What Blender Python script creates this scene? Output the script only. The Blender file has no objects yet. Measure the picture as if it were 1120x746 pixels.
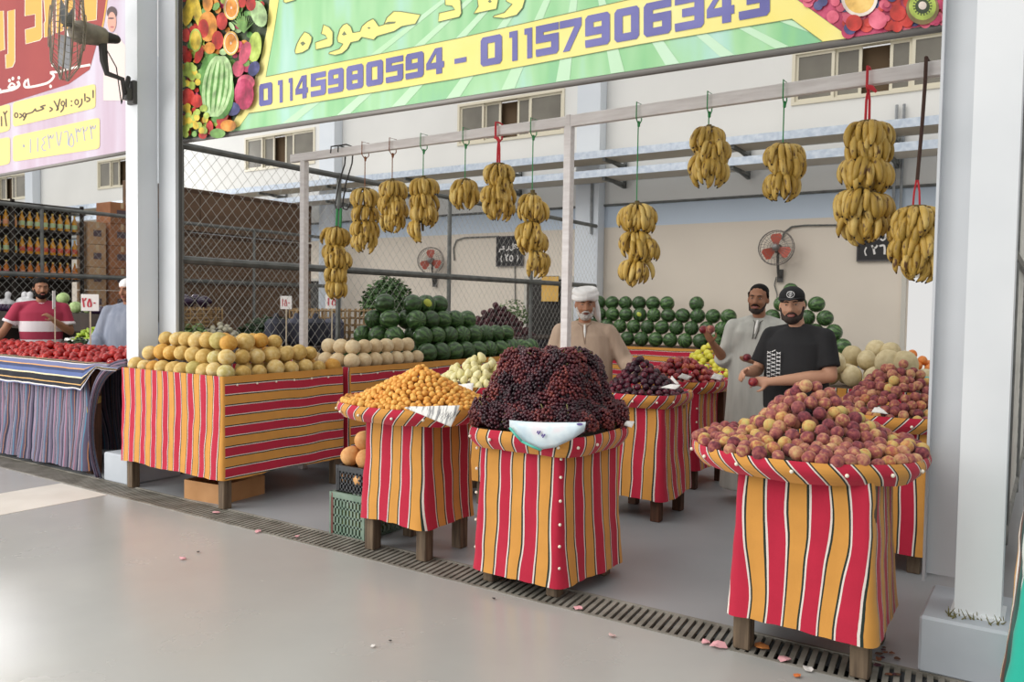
import bpy, math, random
from mathutils import Vector, Matrix, Euler, noise

RND = random.Random(11)
SC = bpy.context.scene
COL = SC.collection
PI = math.pi

# ---------------------------------------------------------------- camera model (1120 x 746)
F = 890.0
YAW, PIT, ROL = math.radians(-33.6), math.radians(-2.4), math.radians(.88)
CAM = Vector((0, 0, 1.6))
_f = Vector((math.sin(YAW) * math.cos(PIT), math.cos(YAW) * math.cos(PIT), math.sin(PIT)))
_r = Vector((math.cos(YAW), -math.sin(YAW), 0))
_u = _r.cross(_f)
_r2 = math.cos(ROL) * _r + math.sin(ROL) * _u
_u2 = -math.sin(ROL) * _r + math.cos(ROL) * _u


def ray(x, y):
    return _f + _r2 * ((x - 560) / F) + _u2 * ((373 - y) / F)


def gz(x, y, z=0.0):
    d = ray(x, y)
    return CAM + d * ((z - CAM.z) / d.z)


def gy(x, y, Y):
    d = ray(x, y)
    return CAM + d * (Y / d.y)


def gx(x, y, X):
    d = ray(x, y)
    return CAM + d * (X / d.x)


# ---------------------------------------------------------------- colours and materials
def lin(h):
    h = h.lstrip('#')
    out = []
    for i in (0, 2, 4):
        c = int(h[i:i + 2], 16) / 255
        out.append(c / 12.92 if c <= .04045 else ((c + .055) / 1.055) ** 2.4)
    return (*out, 1.0)


MATS = {}


def nodes_of(name):
    m = bpy.data.materials.new(name)
    m.use_nodes = True
    nt = m.node_tree
    return m, nt, nt.nodes['Principled BSDF']


def N(nt, typ, **kw):
    n = nt.nodes.new(typ)
    for k, v in kw.items():
        setattr(n, k, v)
    return n


def ramp(nt, stops, interp='LINEAR'):
    n = nt.nodes.new('ShaderNodeValToRGB')
    cr = n.color_ramp
    cr.interpolation = interp
    while len(cr.elements) < len(stops):
        cr.elements.new(.5)
    for e, (p, c) in zip(cr.elements, stops):
        e.position = p
        e.color = lin(c) if isinstance(c, str) else c
    return n


def add_bump(nt, b, scale, strength, dist=.01, coord='Object', detail=3.0):
    tc = N(nt, 'ShaderNodeTexCoord')
    nz = N(nt, 'ShaderNodeTexNoise')
    nz.inputs['Scale'].default_value = scale
    nz.inputs['Detail'].default_value = detail
    nt.links.new(tc.outputs[coord], nz.inputs['Vector'])
    bp = N(nt, 'ShaderNodeBump')
    bp.inputs['Strength'].default_value = strength
    bp.inputs['Distance'].default_value = dist
    nt.links.new(nz.outputs['Fac'], bp.inputs['Height'])
    nt.links.new(bp.outputs['Normal'], b.inputs['Normal'])


def flat(name, c, rough=.6, metal=0.0, spec=.5, bump=None, emit=0.0):
    if name in MATS:
        return MATS[name]
    m, nt, b = nodes_of(name)
    b.inputs['Base Color'].default_value = lin(c)
    b.inputs['Roughness'].default_value = rough
    b.inputs['Metallic'].default_value = metal
    b.inputs['Specular IOR Level'].default_value = spec
    if emit:
        b.inputs['Emission Color'].default_value = lin(c)
        b.inputs['Emission Strength'].default_value = emit
    if bump:
        add_bump(nt, b, *bump)
    MATS[name] = m
    return m


def noisy(name, stops, scale=5.0, rough=.6, detail=4.0, bump=None, stretch=None, rand=0.0, metal=0.0, spec=.5,
          sheen=0.0, coat=0.0, contrast=None, voronoi=False):
    """colour from a noise through a ramp; rand shifts the ramp per object"""
    if name in MATS:
        return MATS[name]
    m, nt, b = nodes_of(name)
    tc = N(nt, 'ShaderNodeTexCoord')
    src = tc.outputs['Object']
    if rand:
        oi = N(nt, 'ShaderNodeObjectInfo')
        add = N(nt, 'ShaderNodeVectorMath', operation='MULTIPLY_ADD')
        cb = N(nt, 'ShaderNodeCombineXYZ')
        for i in range(3):
            nt.links.new(oi.outputs['Random'], cb.inputs[i])
        add.inputs[1].default_value = (37.0, 53.0, 71.0)
        nt.links.new(cb.outputs[0], add.inputs[0])
        nt.links.new(src, add.inputs[2])
        src = add.outputs[0]
    if stretch:
        mp = N(nt, 'ShaderNodeMapping')
        mp.inputs['Scale'].default_value = stretch
        nt.links.new(src, mp.inputs['Vector'])
        src = mp.outputs[0]
    if voronoi:
        nz = N(nt, 'ShaderNodeTexVoronoi')
        nz.inputs['Scale'].default_value = scale
        out = nz.outputs['Distance']
    else:
        nz = N(nt, 'ShaderNodeTexNoise')
        nz.inputs['Scale'].default_value = scale
        nz.inputs['Detail'].default_value = detail
        out = nz.outputs['Fac']
    nt.links.new(src, nz.inputs['Vector'])
    if rand:
        mul = N(nt, 'ShaderNodeMath', operation='MULTIPLY_ADD')
        nt.links.new(oi.outputs['Random'], mul.inputs[0])
        mul.inputs[1].default_value = rand
        mul.inputs[2].default_value = -rand / 2
        ad = N(nt, 'ShaderNodeMath', operation='ADD')
        nt.links.new(out, ad.inputs[0])
        nt.links.new(mul.outputs[0], ad.inputs[1])
        out = ad.outputs[0]
    rp = ramp(nt, stops)
    nt.links.new(out, rp.inputs['Fac'])
    nt.links.new(rp.outputs['Color'], b.inputs['Base Color'])
    b.inputs['Roughness'].default_value = rough
    b.inputs['Metallic'].default_value = metal
    b.inputs['Specular IOR Level'].default_value = spec
    if sheen:
        b.inputs['Sheen Weight'].default_value = sheen
    if coat:
        b.inputs['Coat Weight'].default_value = coat
        b.inputs['Coat Roughness'].default_value = .15
    if bump:
        bp = N(nt, 'ShaderNodeBump')
        bp.inputs['Strength'].default_value = bump
        bp.inputs['Distance'].default_value = .004
        nt.links.new(nz.outputs[0], bp.inputs['Height'])
        nt.links.new(bp.outputs['Normal'], b.inputs['Normal'])
    MATS[name] = m
    return m


def stripes(name, stops, period, rough=.85, vary=.06):
    """woven stripes along the U of the cloth's own UV (metres)"""
    if name in MATS:
        return MATS[name]
    m, nt, b = nodes_of(name)
    uv = N(nt, 'ShaderNodeUVMap')
    uv.uv_map = 'cloth'
    sx = N(nt, 'ShaderNodeSeparateXYZ')
    nt.links.new(uv.outputs[0], sx.inputs[0])
    dv = N(nt, 'ShaderNodeMath', operation='DIVIDE')
    dv.inputs[1].default_value = period
    nt.links.new(sx.outputs[0], dv.inputs[0])
    fr = N(nt, 'ShaderNodeMath', operation='FRACT')
    nt.links.new(dv.outputs[0], fr.inputs[0])
    rp = ramp(nt, stops, 'CONSTANT')
    nt.links.new(fr.outputs[0], rp.inputs['Fac'])
    # a soft unevenness of the dye
    nz = N(nt, 'ShaderNodeTexNoise')
    nz.inputs['Scale'].default_value = 9.0
    nz.inputs['Detail'].default_value = 5.0
    nt.links.new(uv.outputs[0], nz.inputs['Vector'])
    mr = N(nt, 'ShaderNodeMapRange')
    mr.inputs[3].default_value = 1 - vary * 2
    mr.inputs[4].default_value = 1 + vary * 2
    nt.links.new(nz.outputs['Fac'], mr.inputs[0])
    mx = N(nt, 'ShaderNodeMix', data_type='RGBA', blend_type='MULTIPLY')
    mx.inputs[0].default_value = 1.0
    nt.links.new(rp.outputs['Color'], mx.inputs[6])
    nt.links.new(mr.outputs[0], mx.inputs[7])
    nt.links.new(mx.outputs[2], b.inputs['Base Color'])
    b.inputs['Roughness'].default_value = rough
    b.inputs['Specular IOR Level'].default_value = .15
    b.inputs['Sheen Weight'].default_value = .15
    wv = N(nt, 'ShaderNodeTexNoise')
    wv.inputs['Scale'].default_value = 160.0
    nt.links.new(uv.outputs[0], wv.inputs['Vector'])
    bp = N(nt, 'ShaderNodeBump')
    bp.inputs['Strength'].default_value = .25
    bp.inputs['Distance'].default_value = .002
    nt.links.new(wv.outputs['Fac'], bp.inputs['Height'])
    nt.links.new(bp.outputs['Normal'], b.inputs['Normal'])
    MATS[name] = m
    return m


# ---------------------------------------------------------------- mesh builder
class MB:
    def __init__(s):
        s.v, s.f, s.m, s.uv = [], [], [], []

    def add(s, vs, fs, mi=0, uvs=None):
        o = len(s.v)
        s.v += [tuple(p) for p in vs]
        for i, f in enumerate(fs):
            s.f.append([o + k for k in f])
            s.m.append(mi)
            s.uv.append(uvs[i] if uvs else None)
        return s

    def box(s, c, d, rot=None, mi=0, bev=0.0):
        x, y, z = (k / 2 for k in d)
        if bev > 0:
            b = min(bev, x * .9, y * .9, z * .9)
            vs, fs = [], []
            # chamfered box: 24 points
            for sx in (-1, 1):
                for sy in (-1, 1):
                    for sz in (-1, 1):
                        vs += [(sx * x, sy * (y - b), sz * (z - b)), (sx * (x - b), sy * y, sz * (z - b)), (sx * (x - b), sy * (y - b), sz * z)]
            idx = lambda sx, sy, sz, k: ((sx > 0) * 4 + (sy > 0) * 2 + (sz > 0)) * 3 + k
            fs += [[idx(1, -1, -1, 0), idx(1, 1, -1, 0), idx(1, 1, 1, 0), idx(1, -1, 1, 0)], [idx(-1, -1, -1, 0), idx(-1, -1, 1, 0), idx(-1, 1, 1, 0), idx(-1, 1, -1, 0)],
                   [idx(-1, 1, -1, 1), idx(-1, 1, 1, 1), idx(1, 1, 1, 1), idx(1, 1, -1, 1)], [idx(-1, -1, -1, 1), idx(1, -1, -1, 1), idx(1, -1, 1, 1), idx(-1, -1, 1, 1)],
                   [idx(-1, -1, 1, 2), idx(1, -1, 1, 2), idx(1, 1, 1, 2), idx(-1, 1, 1, 2)], [idx(-1, -1, -1, 2), idx(-1, 1, -1, 2), idx(1, 1, -1, 2), idx(1, -1, -1, 2)]]
            for a in (-1, 1):
                for q in (-1, 1):
                    fs += [[idx(a, q, -1, 0), idx(a, q, 1, 0), idx(a, q, 1, 1), idx(a, q, -1, 1)],
                           [idx(a, -1, q, 0), idx(a, 1, q, 0), idx(a, 1, q, 2), idx(a, -1, q, 2)],
                           [idx(-1, a, q, 1), idx(1, a, q, 1), idx(1, a, q, 2), idx(-1, a, q, 2)]]
                    for w in (-1, 1):
                        fs.append([idx(a, q, w, 0), idx(a, q, w, 1), idx(a, q, w, 2)])
        else:
            vs = [(i * x, j * y, k * z) for i in (-1, 1) for j in (-1, 1) for k in (-1, 1)]
            fs = [[0, 1, 3, 2], [4, 6, 7, 5], [0, 4, 5, 1], [2, 3, 7, 6], [0, 2, 6, 4], [1, 5, 7, 3]]
        M = (rot if isinstance(rot, Matrix) else Euler(rot).to_matrix()) if rot else Matrix.Identity(3)
        c = Vector(c)
        return s.add([M @ Vector(p) + c for p in vs], fs, mi)

    def tube(s, pts, r, n=8, mi=0, caps=True, closed=False):
        """r: a number or one per point"""
        pts = [Vector(p) for p in pts]
        rs = r if isinstance(r, (list, tuple)) else [r] * len(pts)
        L = len(pts)
        rings = []
        t0 = (pts[1] - pts[0]).normalized()
        up = Vector((0, 0, 1)) if abs(t0.z) < .9 else Vector((1, 0, 0))
        a = t0.cross(up).normalized()
        for i, p in enumerate(pts):
            if closed:
                t = (pts[(i + 1) % L] - pts[i - 1])
            else:
                t = pts[min(i + 1, L - 1)] - pts[max(i - 1, 0)]
            t.normalize()
            a = (a - t * a.dot(t))
            if a.length < 1e-6:
                a = t.orthogonal()
            a.normalize()
            b = t.cross(a)
            rings.append([p + (a * math.cos(2 * PI * k / n) + b * math.sin(2 * PI * k / n)) * rs[i] for k in range(n)])
        vs = [q for ring in rings for q in ring]
        fs = []
        for i in range(L if closed else L - 1):
            j = (i + 1) % L
            for k in range(n):
                fs.append([i * n + k, i * n + (k + 1) % n, j * n + (k + 1) % n, j * n + k])
        if caps and not closed:
            fs.append([k for k in reversed(range(n))])
            fs.append([(L - 1) * n + k for k in range(n)])
        return s.add(vs, fs, mi)

    def ell(s, c, r, rot=None, nu=14, nv=9, mi=0):
        if not isinstance(r, (list, tuple)):
            r = (r, r, r)
        M = (rot if isinstance(rot, Matrix) else Euler(rot).to_matrix()) if rot else Matrix.Identity(3)
        c = Vector(c)
        vs = [c + M @ Vector((0, 0, -r[2]))]
        for j in range(1, nv):
            th = PI * j / nv - PI / 2
            for i in range(nu):
                ph = 2 * PI * i / nu
                vs.append(c + M @ Vector((r[0] * math.cos(th) * math.cos(ph), r[1] * math.cos(th) * math.sin(ph), r[2] * math.sin(th))))
        vs.append(c + M @ Vector((0, 0, r[2])))
        fs = [[0, 1 + (i + 1) % nu, 1 + i] for i in range(nu)]
        for j in range(nv - 2):
            for i in range(nu):
                a, b = 1 + j * nu + i, 1 + j * nu + (i + 1) % nu
                fs.append([a, b, b + nu, a + nu])
        o = 1 + (nv - 2) * nu
        fs += [[o + i, o + (i + 1) % nu, len(vs) - 1] for i in range(nu)]
        return s.add(vs, fs, mi)

    def cap(s, a, b, r0, r1=None, n=12, mi=0, flat_ends=False):
        """tapered capsule (or flat-ended) between a and b"""
        a, b = Vector(a), Vector(b)
        r1 = r0 if r1 is None else r1
        if flat_ends:
            return s.tube([a, b], [r0, r1], n, mi)
        d = (b - a)
        L = d.length
        d.normalize()
        pts, rs = [], []
        for k in range(4):
            t = PI / 2 * k / 3
            pts.append(a - d * r0 * math.cos(t))
            rs.append(max(r0 * math.sin(t), r0 * .05))
        for k in range(4):
            t = PI / 2 * k / 3
            pts.append(b + d * r1 * math.sin(t))
            rs.append(max(r1 * math.cos(t), r1 * .05))
        return s.tube(pts, rs, n, mi)

    def loft(s, rings, mi=0, caps=True):
        n = len(rings[0])
        vs = [p for r in rings for p in r]
        fs = []
        for i in range(len(rings) - 1):
            for k in range(n):
                fs.append([i * n + k, i * n + (k + 1) % n, (i + 1) * n + (k + 1) % n, (i + 1) * n + k])
        if caps:
            fs += [list(reversed(range(n))), [(len(rings) - 1) * n + k for k in range(n)]]
        return s.add(vs, fs, mi)

    def poly(s, pts, mi=0):
        return s.add(pts, [list(range(len(pts)))], mi)

    def mesh(s, name, mats, smooth=True, off=None):
        me = bpy.data.meshes.new(name)
        vs = s.v
        if off is not None:
            vs = [(p[0] - off[0], p[1] - off[1], p[2] - off[2]) for p in vs]
        me.from_pydata(vs, [], s.f)
        if not isinstance(mats, (list, tuple)):
            mats = [mats]
        for m in mats:
            me.materials.append(m)
        if any(s.m):
            me.polygons.foreach_set('material_index', s.m)
        if any(u for u in s.uv):
            lay = me.uv_layers.new(name='cloth')
            k = 0
            for f, u in zip(s.f, s.uv):
                for j in range(len(f)):
                    lay.data[k].uv = u[j] if u else (0, 0)
                    k += 1
        me.validate()
        if smooth:
            me.polygons.foreach_set('use_smooth', [True] * len(me.polygons))
            if smooth == 'auto':
                me.set_sharp_from_angle(angle=math.radians(38))
        me.update()
        return me

    def obj(s, name, mats, parent=None, smooth='auto', off=None, loc=None):
        """off: world point that becomes the parent's origin"""
        o = bpy.data.objects.new(name, s.mesh(name, mats, smooth, off))
        COL.objects.link(o)
        if parent is not None:
            o.parent = parent
        if loc is not None:
            o.location = loc
        return o


def link(name, me, parent=None, loc=(0, 0, 0), rot=(0, 0, 0), sc=None):
    o = bpy.data.objects.new(name, me)
    COL.objects.link(o)
    if parent is not None:
        o.parent = parent
    o.location, o.rotation_euler = loc, rot
    if sc is not None:
        o.scale = sc if isinstance(sc, (tuple, list)) else (sc, sc, sc)
    return o


def tag(o, label=None, cat=None, group=None, kind=None):
    if label:
        o['label'] = label
    if cat:
        o['category'] = cat
    if group:
        o['group'] = group
    if kind:
        o['kind'] = kind
    return o


def thing(name, label, cat, loc=(0, 0, 0), rz=0.0, group=None):
    o = bpy.data.objects.new(name, None)
    COL.objects.link(o)
    o.location = loc
    o.rotation_euler = (0, 0, rz)
    o.empty_display_size = .1
    return tag(o, label, cat, group)


def copy_tree(o, parent=None):
    kids = list(o.children)
    c = o.copy()
    COL.objects.link(c)
    c.parent = parent
    for k in kids:
        copy_tree(k, c)
    return c


def nse(x, y=0.0, z=0.0):
    return noise.noise(Vector((x, y, z)))


# ---------------------------------------------------------------- common materials
RED, ORG, WHT, BLK = '#b92a42', '#d2964a', '#e2d8d0', '#2a352f'
CLOTH = stripes('striped_cloth', [(0, RED), (.405, WHT), (.452, BLK), (.50, ORG), (.885, BLK), (.94, WHT), (.985, RED)], .172)
CLOTH_W = stripes('striped_cloth_wide', [(0, RED), (.38, WHT), (.42, BLK), (.47, ORG), (.88, BLK), (.93, WHT), (.97, RED)], .160)
NAVY = stripes('navy_cloth', [(0, '#5d5468'), (.09, '#23283a'), (.16, '#8d8296'), (.25, '#a2566a'), (.28, '#6f6576'), (.40, '#2c3146'), (.47, '#b9aeb6'), (.50, '#71687b'),
                              (.62, '#4f86a0'), (.66, '#5b5266'), (.78, '#c0855c'), (.80, '#3a3a4c'), (.90, '#80778a')], .21)
NAVYTOP = stripes('navy_cloth_top', [(0, '#5a6a9a'), (.14, '#e8d8b0'), (.18, '#1c1d26'), (.36, '#ddb070'), (.40, '#20222e'), (.55, '#e6e0da'), (.60, '#6a7096'), (.85, '#d8a060'), (.89, '#3c4668')], .20)
GREY_ST = stripes('grey_cloth', [(0, '#7b8190'), (.3, '#2f3542'), (.42, '#a6a8b0'), (.6, '#4b5564'), (.8, '#8d8b94')], .12)
TEAL = stripes('teal_cloth', [(0, '#2fae98'), (.40, '#cf9a50'), (.44, '#e9e4dc'), (.50, '#5b3a2e'), (.56, '#15524a'), (.86, '#12403c'), (.94, '#dfe4e0')], .42)
WOOD_DK = noisy('weathered_wood', [(.3, '#4a3c30'), (.7, '#7c6a55')], 3.0, .85, stretch=(12, 12, 1.2), bump=.4)
WOOD_BR = noisy('stained_wood', [(.3, '#3a2417'), (.7, '#5c3a26')], 3.0, .8, stretch=(10, 10, 1.2), bump=.3)
STEEL_W = noisy('painted_steel', [(.35, '#d6dade'), (.65, '#e2e5e8')], 1.2, .45)
STEEL_G = noisy('painted_steel_grey', [(.35, '#bcc0c4'), (.65, '#c9ccd0')], 1.2, .5)
GALV = noisy('galvanised_pipe', [(.3, '#7d8082'), (.7, '#9fa2a4')], 8.0, .45, metal=.6)
PIPE_DK = noisy('dull_pipe', [(.3, '#5f615f'), (.7, '#7b7d7a')], 8.0, .55, metal=.3)
BLACKP = flat('black_plastic', '#1b1b1c', .45)
TACK = flat('pale_tack', '#f1ead8', .35)
PAPER = noisy('newsprint', [(.35, '#d9d7d2'), (.62, '#f0efec')], 30.0, .8)
CARD = noisy('cardboard', [(.3, '#a97a4c'), (.7, '#c09062')], 4.0, .85)
# ================================================================ SETTING
BAY = 6.507
YB = 13.0


def struct(name, mb, m, smooth=False, parent=None):
    o = mb.obj(name, m, parent, smooth)
    if parent is None:
        o['kind'] = 'structure'
    return o


# floor: grey epoxy, slightly glossy
def floor_mat(name, a, b_, r0, r1):
    m, nt, b = nodes_of(name)
    tc = N(nt, 'ShaderNodeTexCoord')
    nz = N(nt, 'ShaderNodeTexNoise')
    nz.inputs['Scale'].default_value = .9
    nz.inputs['Detail'].default_value = 6
    nt.links.new(tc.outputs['Object'], nz.inputs['Vector'])
    rp = ramp(nt, [(.3, a), (.7, b_)])
    nt.links.new(nz.outputs['Fac'], rp.inputs['Fac'])
    nt.links.new(rp.outputs['Color'], b.inputs['Base Color'])
    n2 = N(nt, 'ShaderNodeTexNoise')
    n2.inputs['Scale'].default_value = 2.5
    n2.inputs['Detail'].default_value = 5
    nt.links.new(tc.outputs['Object'], n2.inputs['Vector'])
    mr = N(nt, 'ShaderNodeMapRange')
    mr.inputs[3].default_value = r0
    mr.inputs[4].default_value = r1
    nt.links.new(n2.outputs['Fac'], mr.inputs[0])
    nt.links.new(mr.outputs[0], b.inputs['Roughness'])
    n3 = N(nt, 'ShaderNodeTexNoise')
    n3.inputs['Scale'].default_value = 4.0
    nt.links.new(tc.outputs['Object'], n3.inputs['Vector'])
    bp = N(nt, 'ShaderNodeBump')
    bp.inputs['Strength'].default_value = .06
    bp.inputs['Distance'].default_value = .02
    nt.links.new(n3.outputs['Fac'], bp.inputs['Height'])
    nt.links.new(bp.outputs['Normal'], b.inputs['Normal'])
    return m


FL_HALL = floor_mat('hall_floor_epoxy', '#a6a6a3', '#b2b1ad', .16, .34)
FL_SHOP_SHADE = floor_mat('shop_floor_epoxy_shade', '#8f9296', '#9a9da0', .30, .5)  # same epoxy as the hall, the shop's shade painted into its colour
mb = MB()
D0, D1 = 3.72, 4.0
mb.box((-12, -3.14, -.05), (60, 13.72, .1), mi=0)                 # hall floor up to the drain
mb.box((-12, 8.6, -.05), (60, 9.2, .1), mi=1)                     # shop floor behind the drain
mb.box((-12, 3.86, -.09), (60, .28, .02), mi=2)                   # bottom of the drain channel
mb.box((-12, 21.7, -.06), (60, 17.0, .1), mi=3)                   # ground outside behind the building
struct('floor', mb, [FL_HALL, FL_SHOP_SHADE, flat('drain_dark', '#262725', .9), flat('outside_ground', '#d8d2c6', .9)])
mb = MB()
mb.box((-6.8, .9, .0012), (.72, 5.6, .0024))
struct('trim_1', mb, noisy('white_floor_paint', [(.3, '#d8d2c8'), (.7, '#e4dfd6')], 3.0, .4))

# drain grate
t = thing('drain_grate', 'long dark steel drain grating let into the floor along the stall fronts', 'drain grate', (-4, D0, 0))
GR = noisy('grate_steel', [(.3, '#6b675e'), (.7, '#97938a')], 6.0, .6)
mb = MB()
x = -8.0
while x < 5.0:
    mb.box((x, .14, -.008), (.025, .25, .016), rot=(0, 0, .10))
    x += .044
mb.obj('grating', GR, t, False)
mb = MB()
for y in (.006, .274):
    mb.box((-2, y, -.006), (14, .018, .02))
mb.obj('edge_frame', GR, t, False)

# back wall with windows and doors
WX = [-29.53, -23.02, -16.52, -10.01, -3.505, 3.0]                # window starts
WW, WZ0, WZ1 = 2.45, 4.78, 5.60
DX = [-1.79, -1.79 - BAY, -1.79 - 2 * BAY]
DW, DH = .95, 2.12
holes = [(x, x + WW, WZ0, WZ1) for x in WX] + [(x, x + DW, 0.0, DH) for x in DX]


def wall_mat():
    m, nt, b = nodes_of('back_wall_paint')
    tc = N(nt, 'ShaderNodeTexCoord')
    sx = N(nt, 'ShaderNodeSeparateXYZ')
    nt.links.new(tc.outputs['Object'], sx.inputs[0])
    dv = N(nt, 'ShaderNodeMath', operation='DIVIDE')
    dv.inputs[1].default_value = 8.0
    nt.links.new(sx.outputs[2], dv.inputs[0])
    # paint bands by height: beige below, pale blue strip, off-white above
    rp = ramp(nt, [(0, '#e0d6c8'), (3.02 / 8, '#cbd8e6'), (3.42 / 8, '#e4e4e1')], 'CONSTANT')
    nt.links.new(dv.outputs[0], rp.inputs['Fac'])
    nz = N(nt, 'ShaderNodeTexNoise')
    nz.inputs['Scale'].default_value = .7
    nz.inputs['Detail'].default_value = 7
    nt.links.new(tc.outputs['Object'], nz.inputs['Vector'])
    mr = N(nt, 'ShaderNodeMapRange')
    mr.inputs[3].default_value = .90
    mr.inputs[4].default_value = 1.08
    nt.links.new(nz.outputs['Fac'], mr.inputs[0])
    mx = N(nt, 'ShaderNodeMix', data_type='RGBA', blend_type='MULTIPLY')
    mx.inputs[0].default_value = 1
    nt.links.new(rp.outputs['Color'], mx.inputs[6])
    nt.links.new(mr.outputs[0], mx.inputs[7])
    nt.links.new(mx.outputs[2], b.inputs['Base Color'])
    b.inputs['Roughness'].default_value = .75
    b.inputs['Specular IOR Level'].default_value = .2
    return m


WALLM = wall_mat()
xs = sorted({-36.0, 6.0} | {h[0] for h in holes} | {h[1] for h in holes})
zs = [0.0, DH, WZ0, WZ1, 8.0]
mb = MB()
for i in range(len(xs) - 1):
    for k in range(len(zs) - 1):
        cx, cz = (xs[i] + xs[i + 1]) / 2, (zs[k] + zs[k + 1]) / 2
        if any(a < cx < b and c < cz < d for a, b, c, d in holes):
            continue
        mb.box((cx, YB + .1, cz), (xs[i + 1] - xs[i], .2, zs[k + 1] - zs[k]))
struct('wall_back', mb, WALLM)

# windows: cream aluminium sliders, dark insect glass, one leaf slid open
CREAM = flat('cream_aluminium', '#d9d2bd', .4)
GLASSD = noisy('dusty_dark_glass', [(.3, '#6d6960'), (.7, '#837f74')], 1.5, .2)
RECESS = flat('window_recess_brown', '#5d4a34', .8)
for n, x0 in enumerate(WX):
    mb = MB()
    for z in (WZ0 + .025, WZ1 - .025):
        mb.box((x0 + WW / 2, YB + .05, z), (WW, .14, .05))
    for x in (x0 + .025, x0 + WW - .025):
        mb.box((x, YB + .05, (WZ0 + WZ1) / 2), (.05, .14, WZ1 - WZ0 - .1))
    w = struct('window_%d' % (n + 1), mb, CREAM)
    mb = MB()
    mb.box((x0 + WW / 2, YB + .19, (WZ0 + WZ1) / 2), (WW - .1, .02, WZ1 - WZ0 - .1))
    struct('recess', mb, RECESS, parent=w)
    zc, hh = (WZ0 + WZ1) / 2, WZ1 - WZ0 - .1
    for a, b in ((.05, .62), (.62, 1.0), (1.38, 1.68), (1.68, 2.4)):
        mb = MB()
        y = YB + (.03 if (a, b) in ((.05, .62), (1.68, 2.4)) else .07)
        for x in (a + .022, b - .022):
            mb.box((x0 + x, y, zc), (.044, .03, hh))
        for z in (WZ0 + .07, WZ1 - .07):
            mb.box((x0 + (a + b) / 2, y, z), (b - a - .088, .03, .04))
        s = struct('sash', mb, CREAM, parent=w)
        mb = MB()
        mb.box((x0 + (a + b) / 2, y, zc), (b - a - .088, .008, hh - .08))
        struct('pane', mb, GLASSD, parent=s)

# doors of the back wall: the near shop's stands open to daylight, the next is a dark steel one
for n, x0 in enumerate(DX):
    mb = MB()
    for x in (x0 - .03, x0 + DW + .03):
        mb.box((x, YB - .01, DH / 2), (.06, .06, DH))
    mb.box((x0 + DW / 2, YB - .01, DH + .03), (DW + .12, .06, .06))
    d = struct('door_%d' % (n + 1), mb, flat('door_frame', '#c9c5bb', .5))
    if n > 0:
        mb = MB()
        mb.box((x0 + DW / 2, YB + .06, DH / 2), (DW, .05, DH))
        struct('door_leaf', mb, flat('dark_door', '#26221f', .6), parent=d)
        mb = MB()
        mb.box((x0 + .12, YB + .02, 1.02), (.04, .04, .14))
        struct('door_handle', mb, GALV, parent=d)

# pilasters on the back wall at the column lines
PAINTB = noisy('pilaster_paint', [(.3, '#d3dae2'), (.7, '#dde3e9')], 1.0, .5)
for n, xc in enumerate((-6.93, -13.44, -19.95, -26.45, -.42)):
    mb = MB()
    mb.box((xc, YB - .13, 4.0), (.46, .24, 8.0))
    struct('trim_%d' % (n + 2), mb, PAINTB)
# horizontal conduit along the top of the beige paint
t = thing('wall_conduit', 'thin grey pipe running level along the back wall above the pale blue band', 'conduit', (-12, 12.97, 3.42))
mb = MB()
mb.tube([(-20, 0, 0), (11.9, 0, 0)], .022)
mb.obj('pipe', PIPE_DK, t)

# two long cable trays on brackets
TRAY = noisy('tray_steel', [(.3, '#b9c6d6'), (.7, '#dbe4ee')], 14.0, .35, metal=.25)
for lab, z, Y in (('upper galvanised cable tray carried high across the back wall on brackets', 4.155, 12.42),
                  ('lower galvanised cable tray carried under the other one on brackets', 3.84, 12.42)):
    t = thing('cable_tray', lab, 'cable tray', (-12, Y, z), group='cable trays')
    mb = MB()
    L = 29.0
    for y in (-.30, .30):
        mb.box((-2.6, y, 0), (L, .012, .12))
    mb.obj('side_rail', TRAY, t, False)
    mb = MB()
    mb.box((-2.6, 0, -.052), (L, .588, .012))
    mb.obj('tray_floor', flat('beige_tray_floor', '#d2cabd', .8), t, False)  # bottom plate plain beige, unlike the bluish rails
    x = -16
    while x < 12:
        mb = MB()
        mb.box((x, .14, -.085), (.05, .82, .05))
        mb.box((x, .53, -.02), (.05, .05, .26))
        mb.cap((x, .1, -.1), (x, .50, -.14), .02, n=6)
        mb.obj('bracket', PIPE_DK, t, False)
        x += 2.17

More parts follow.
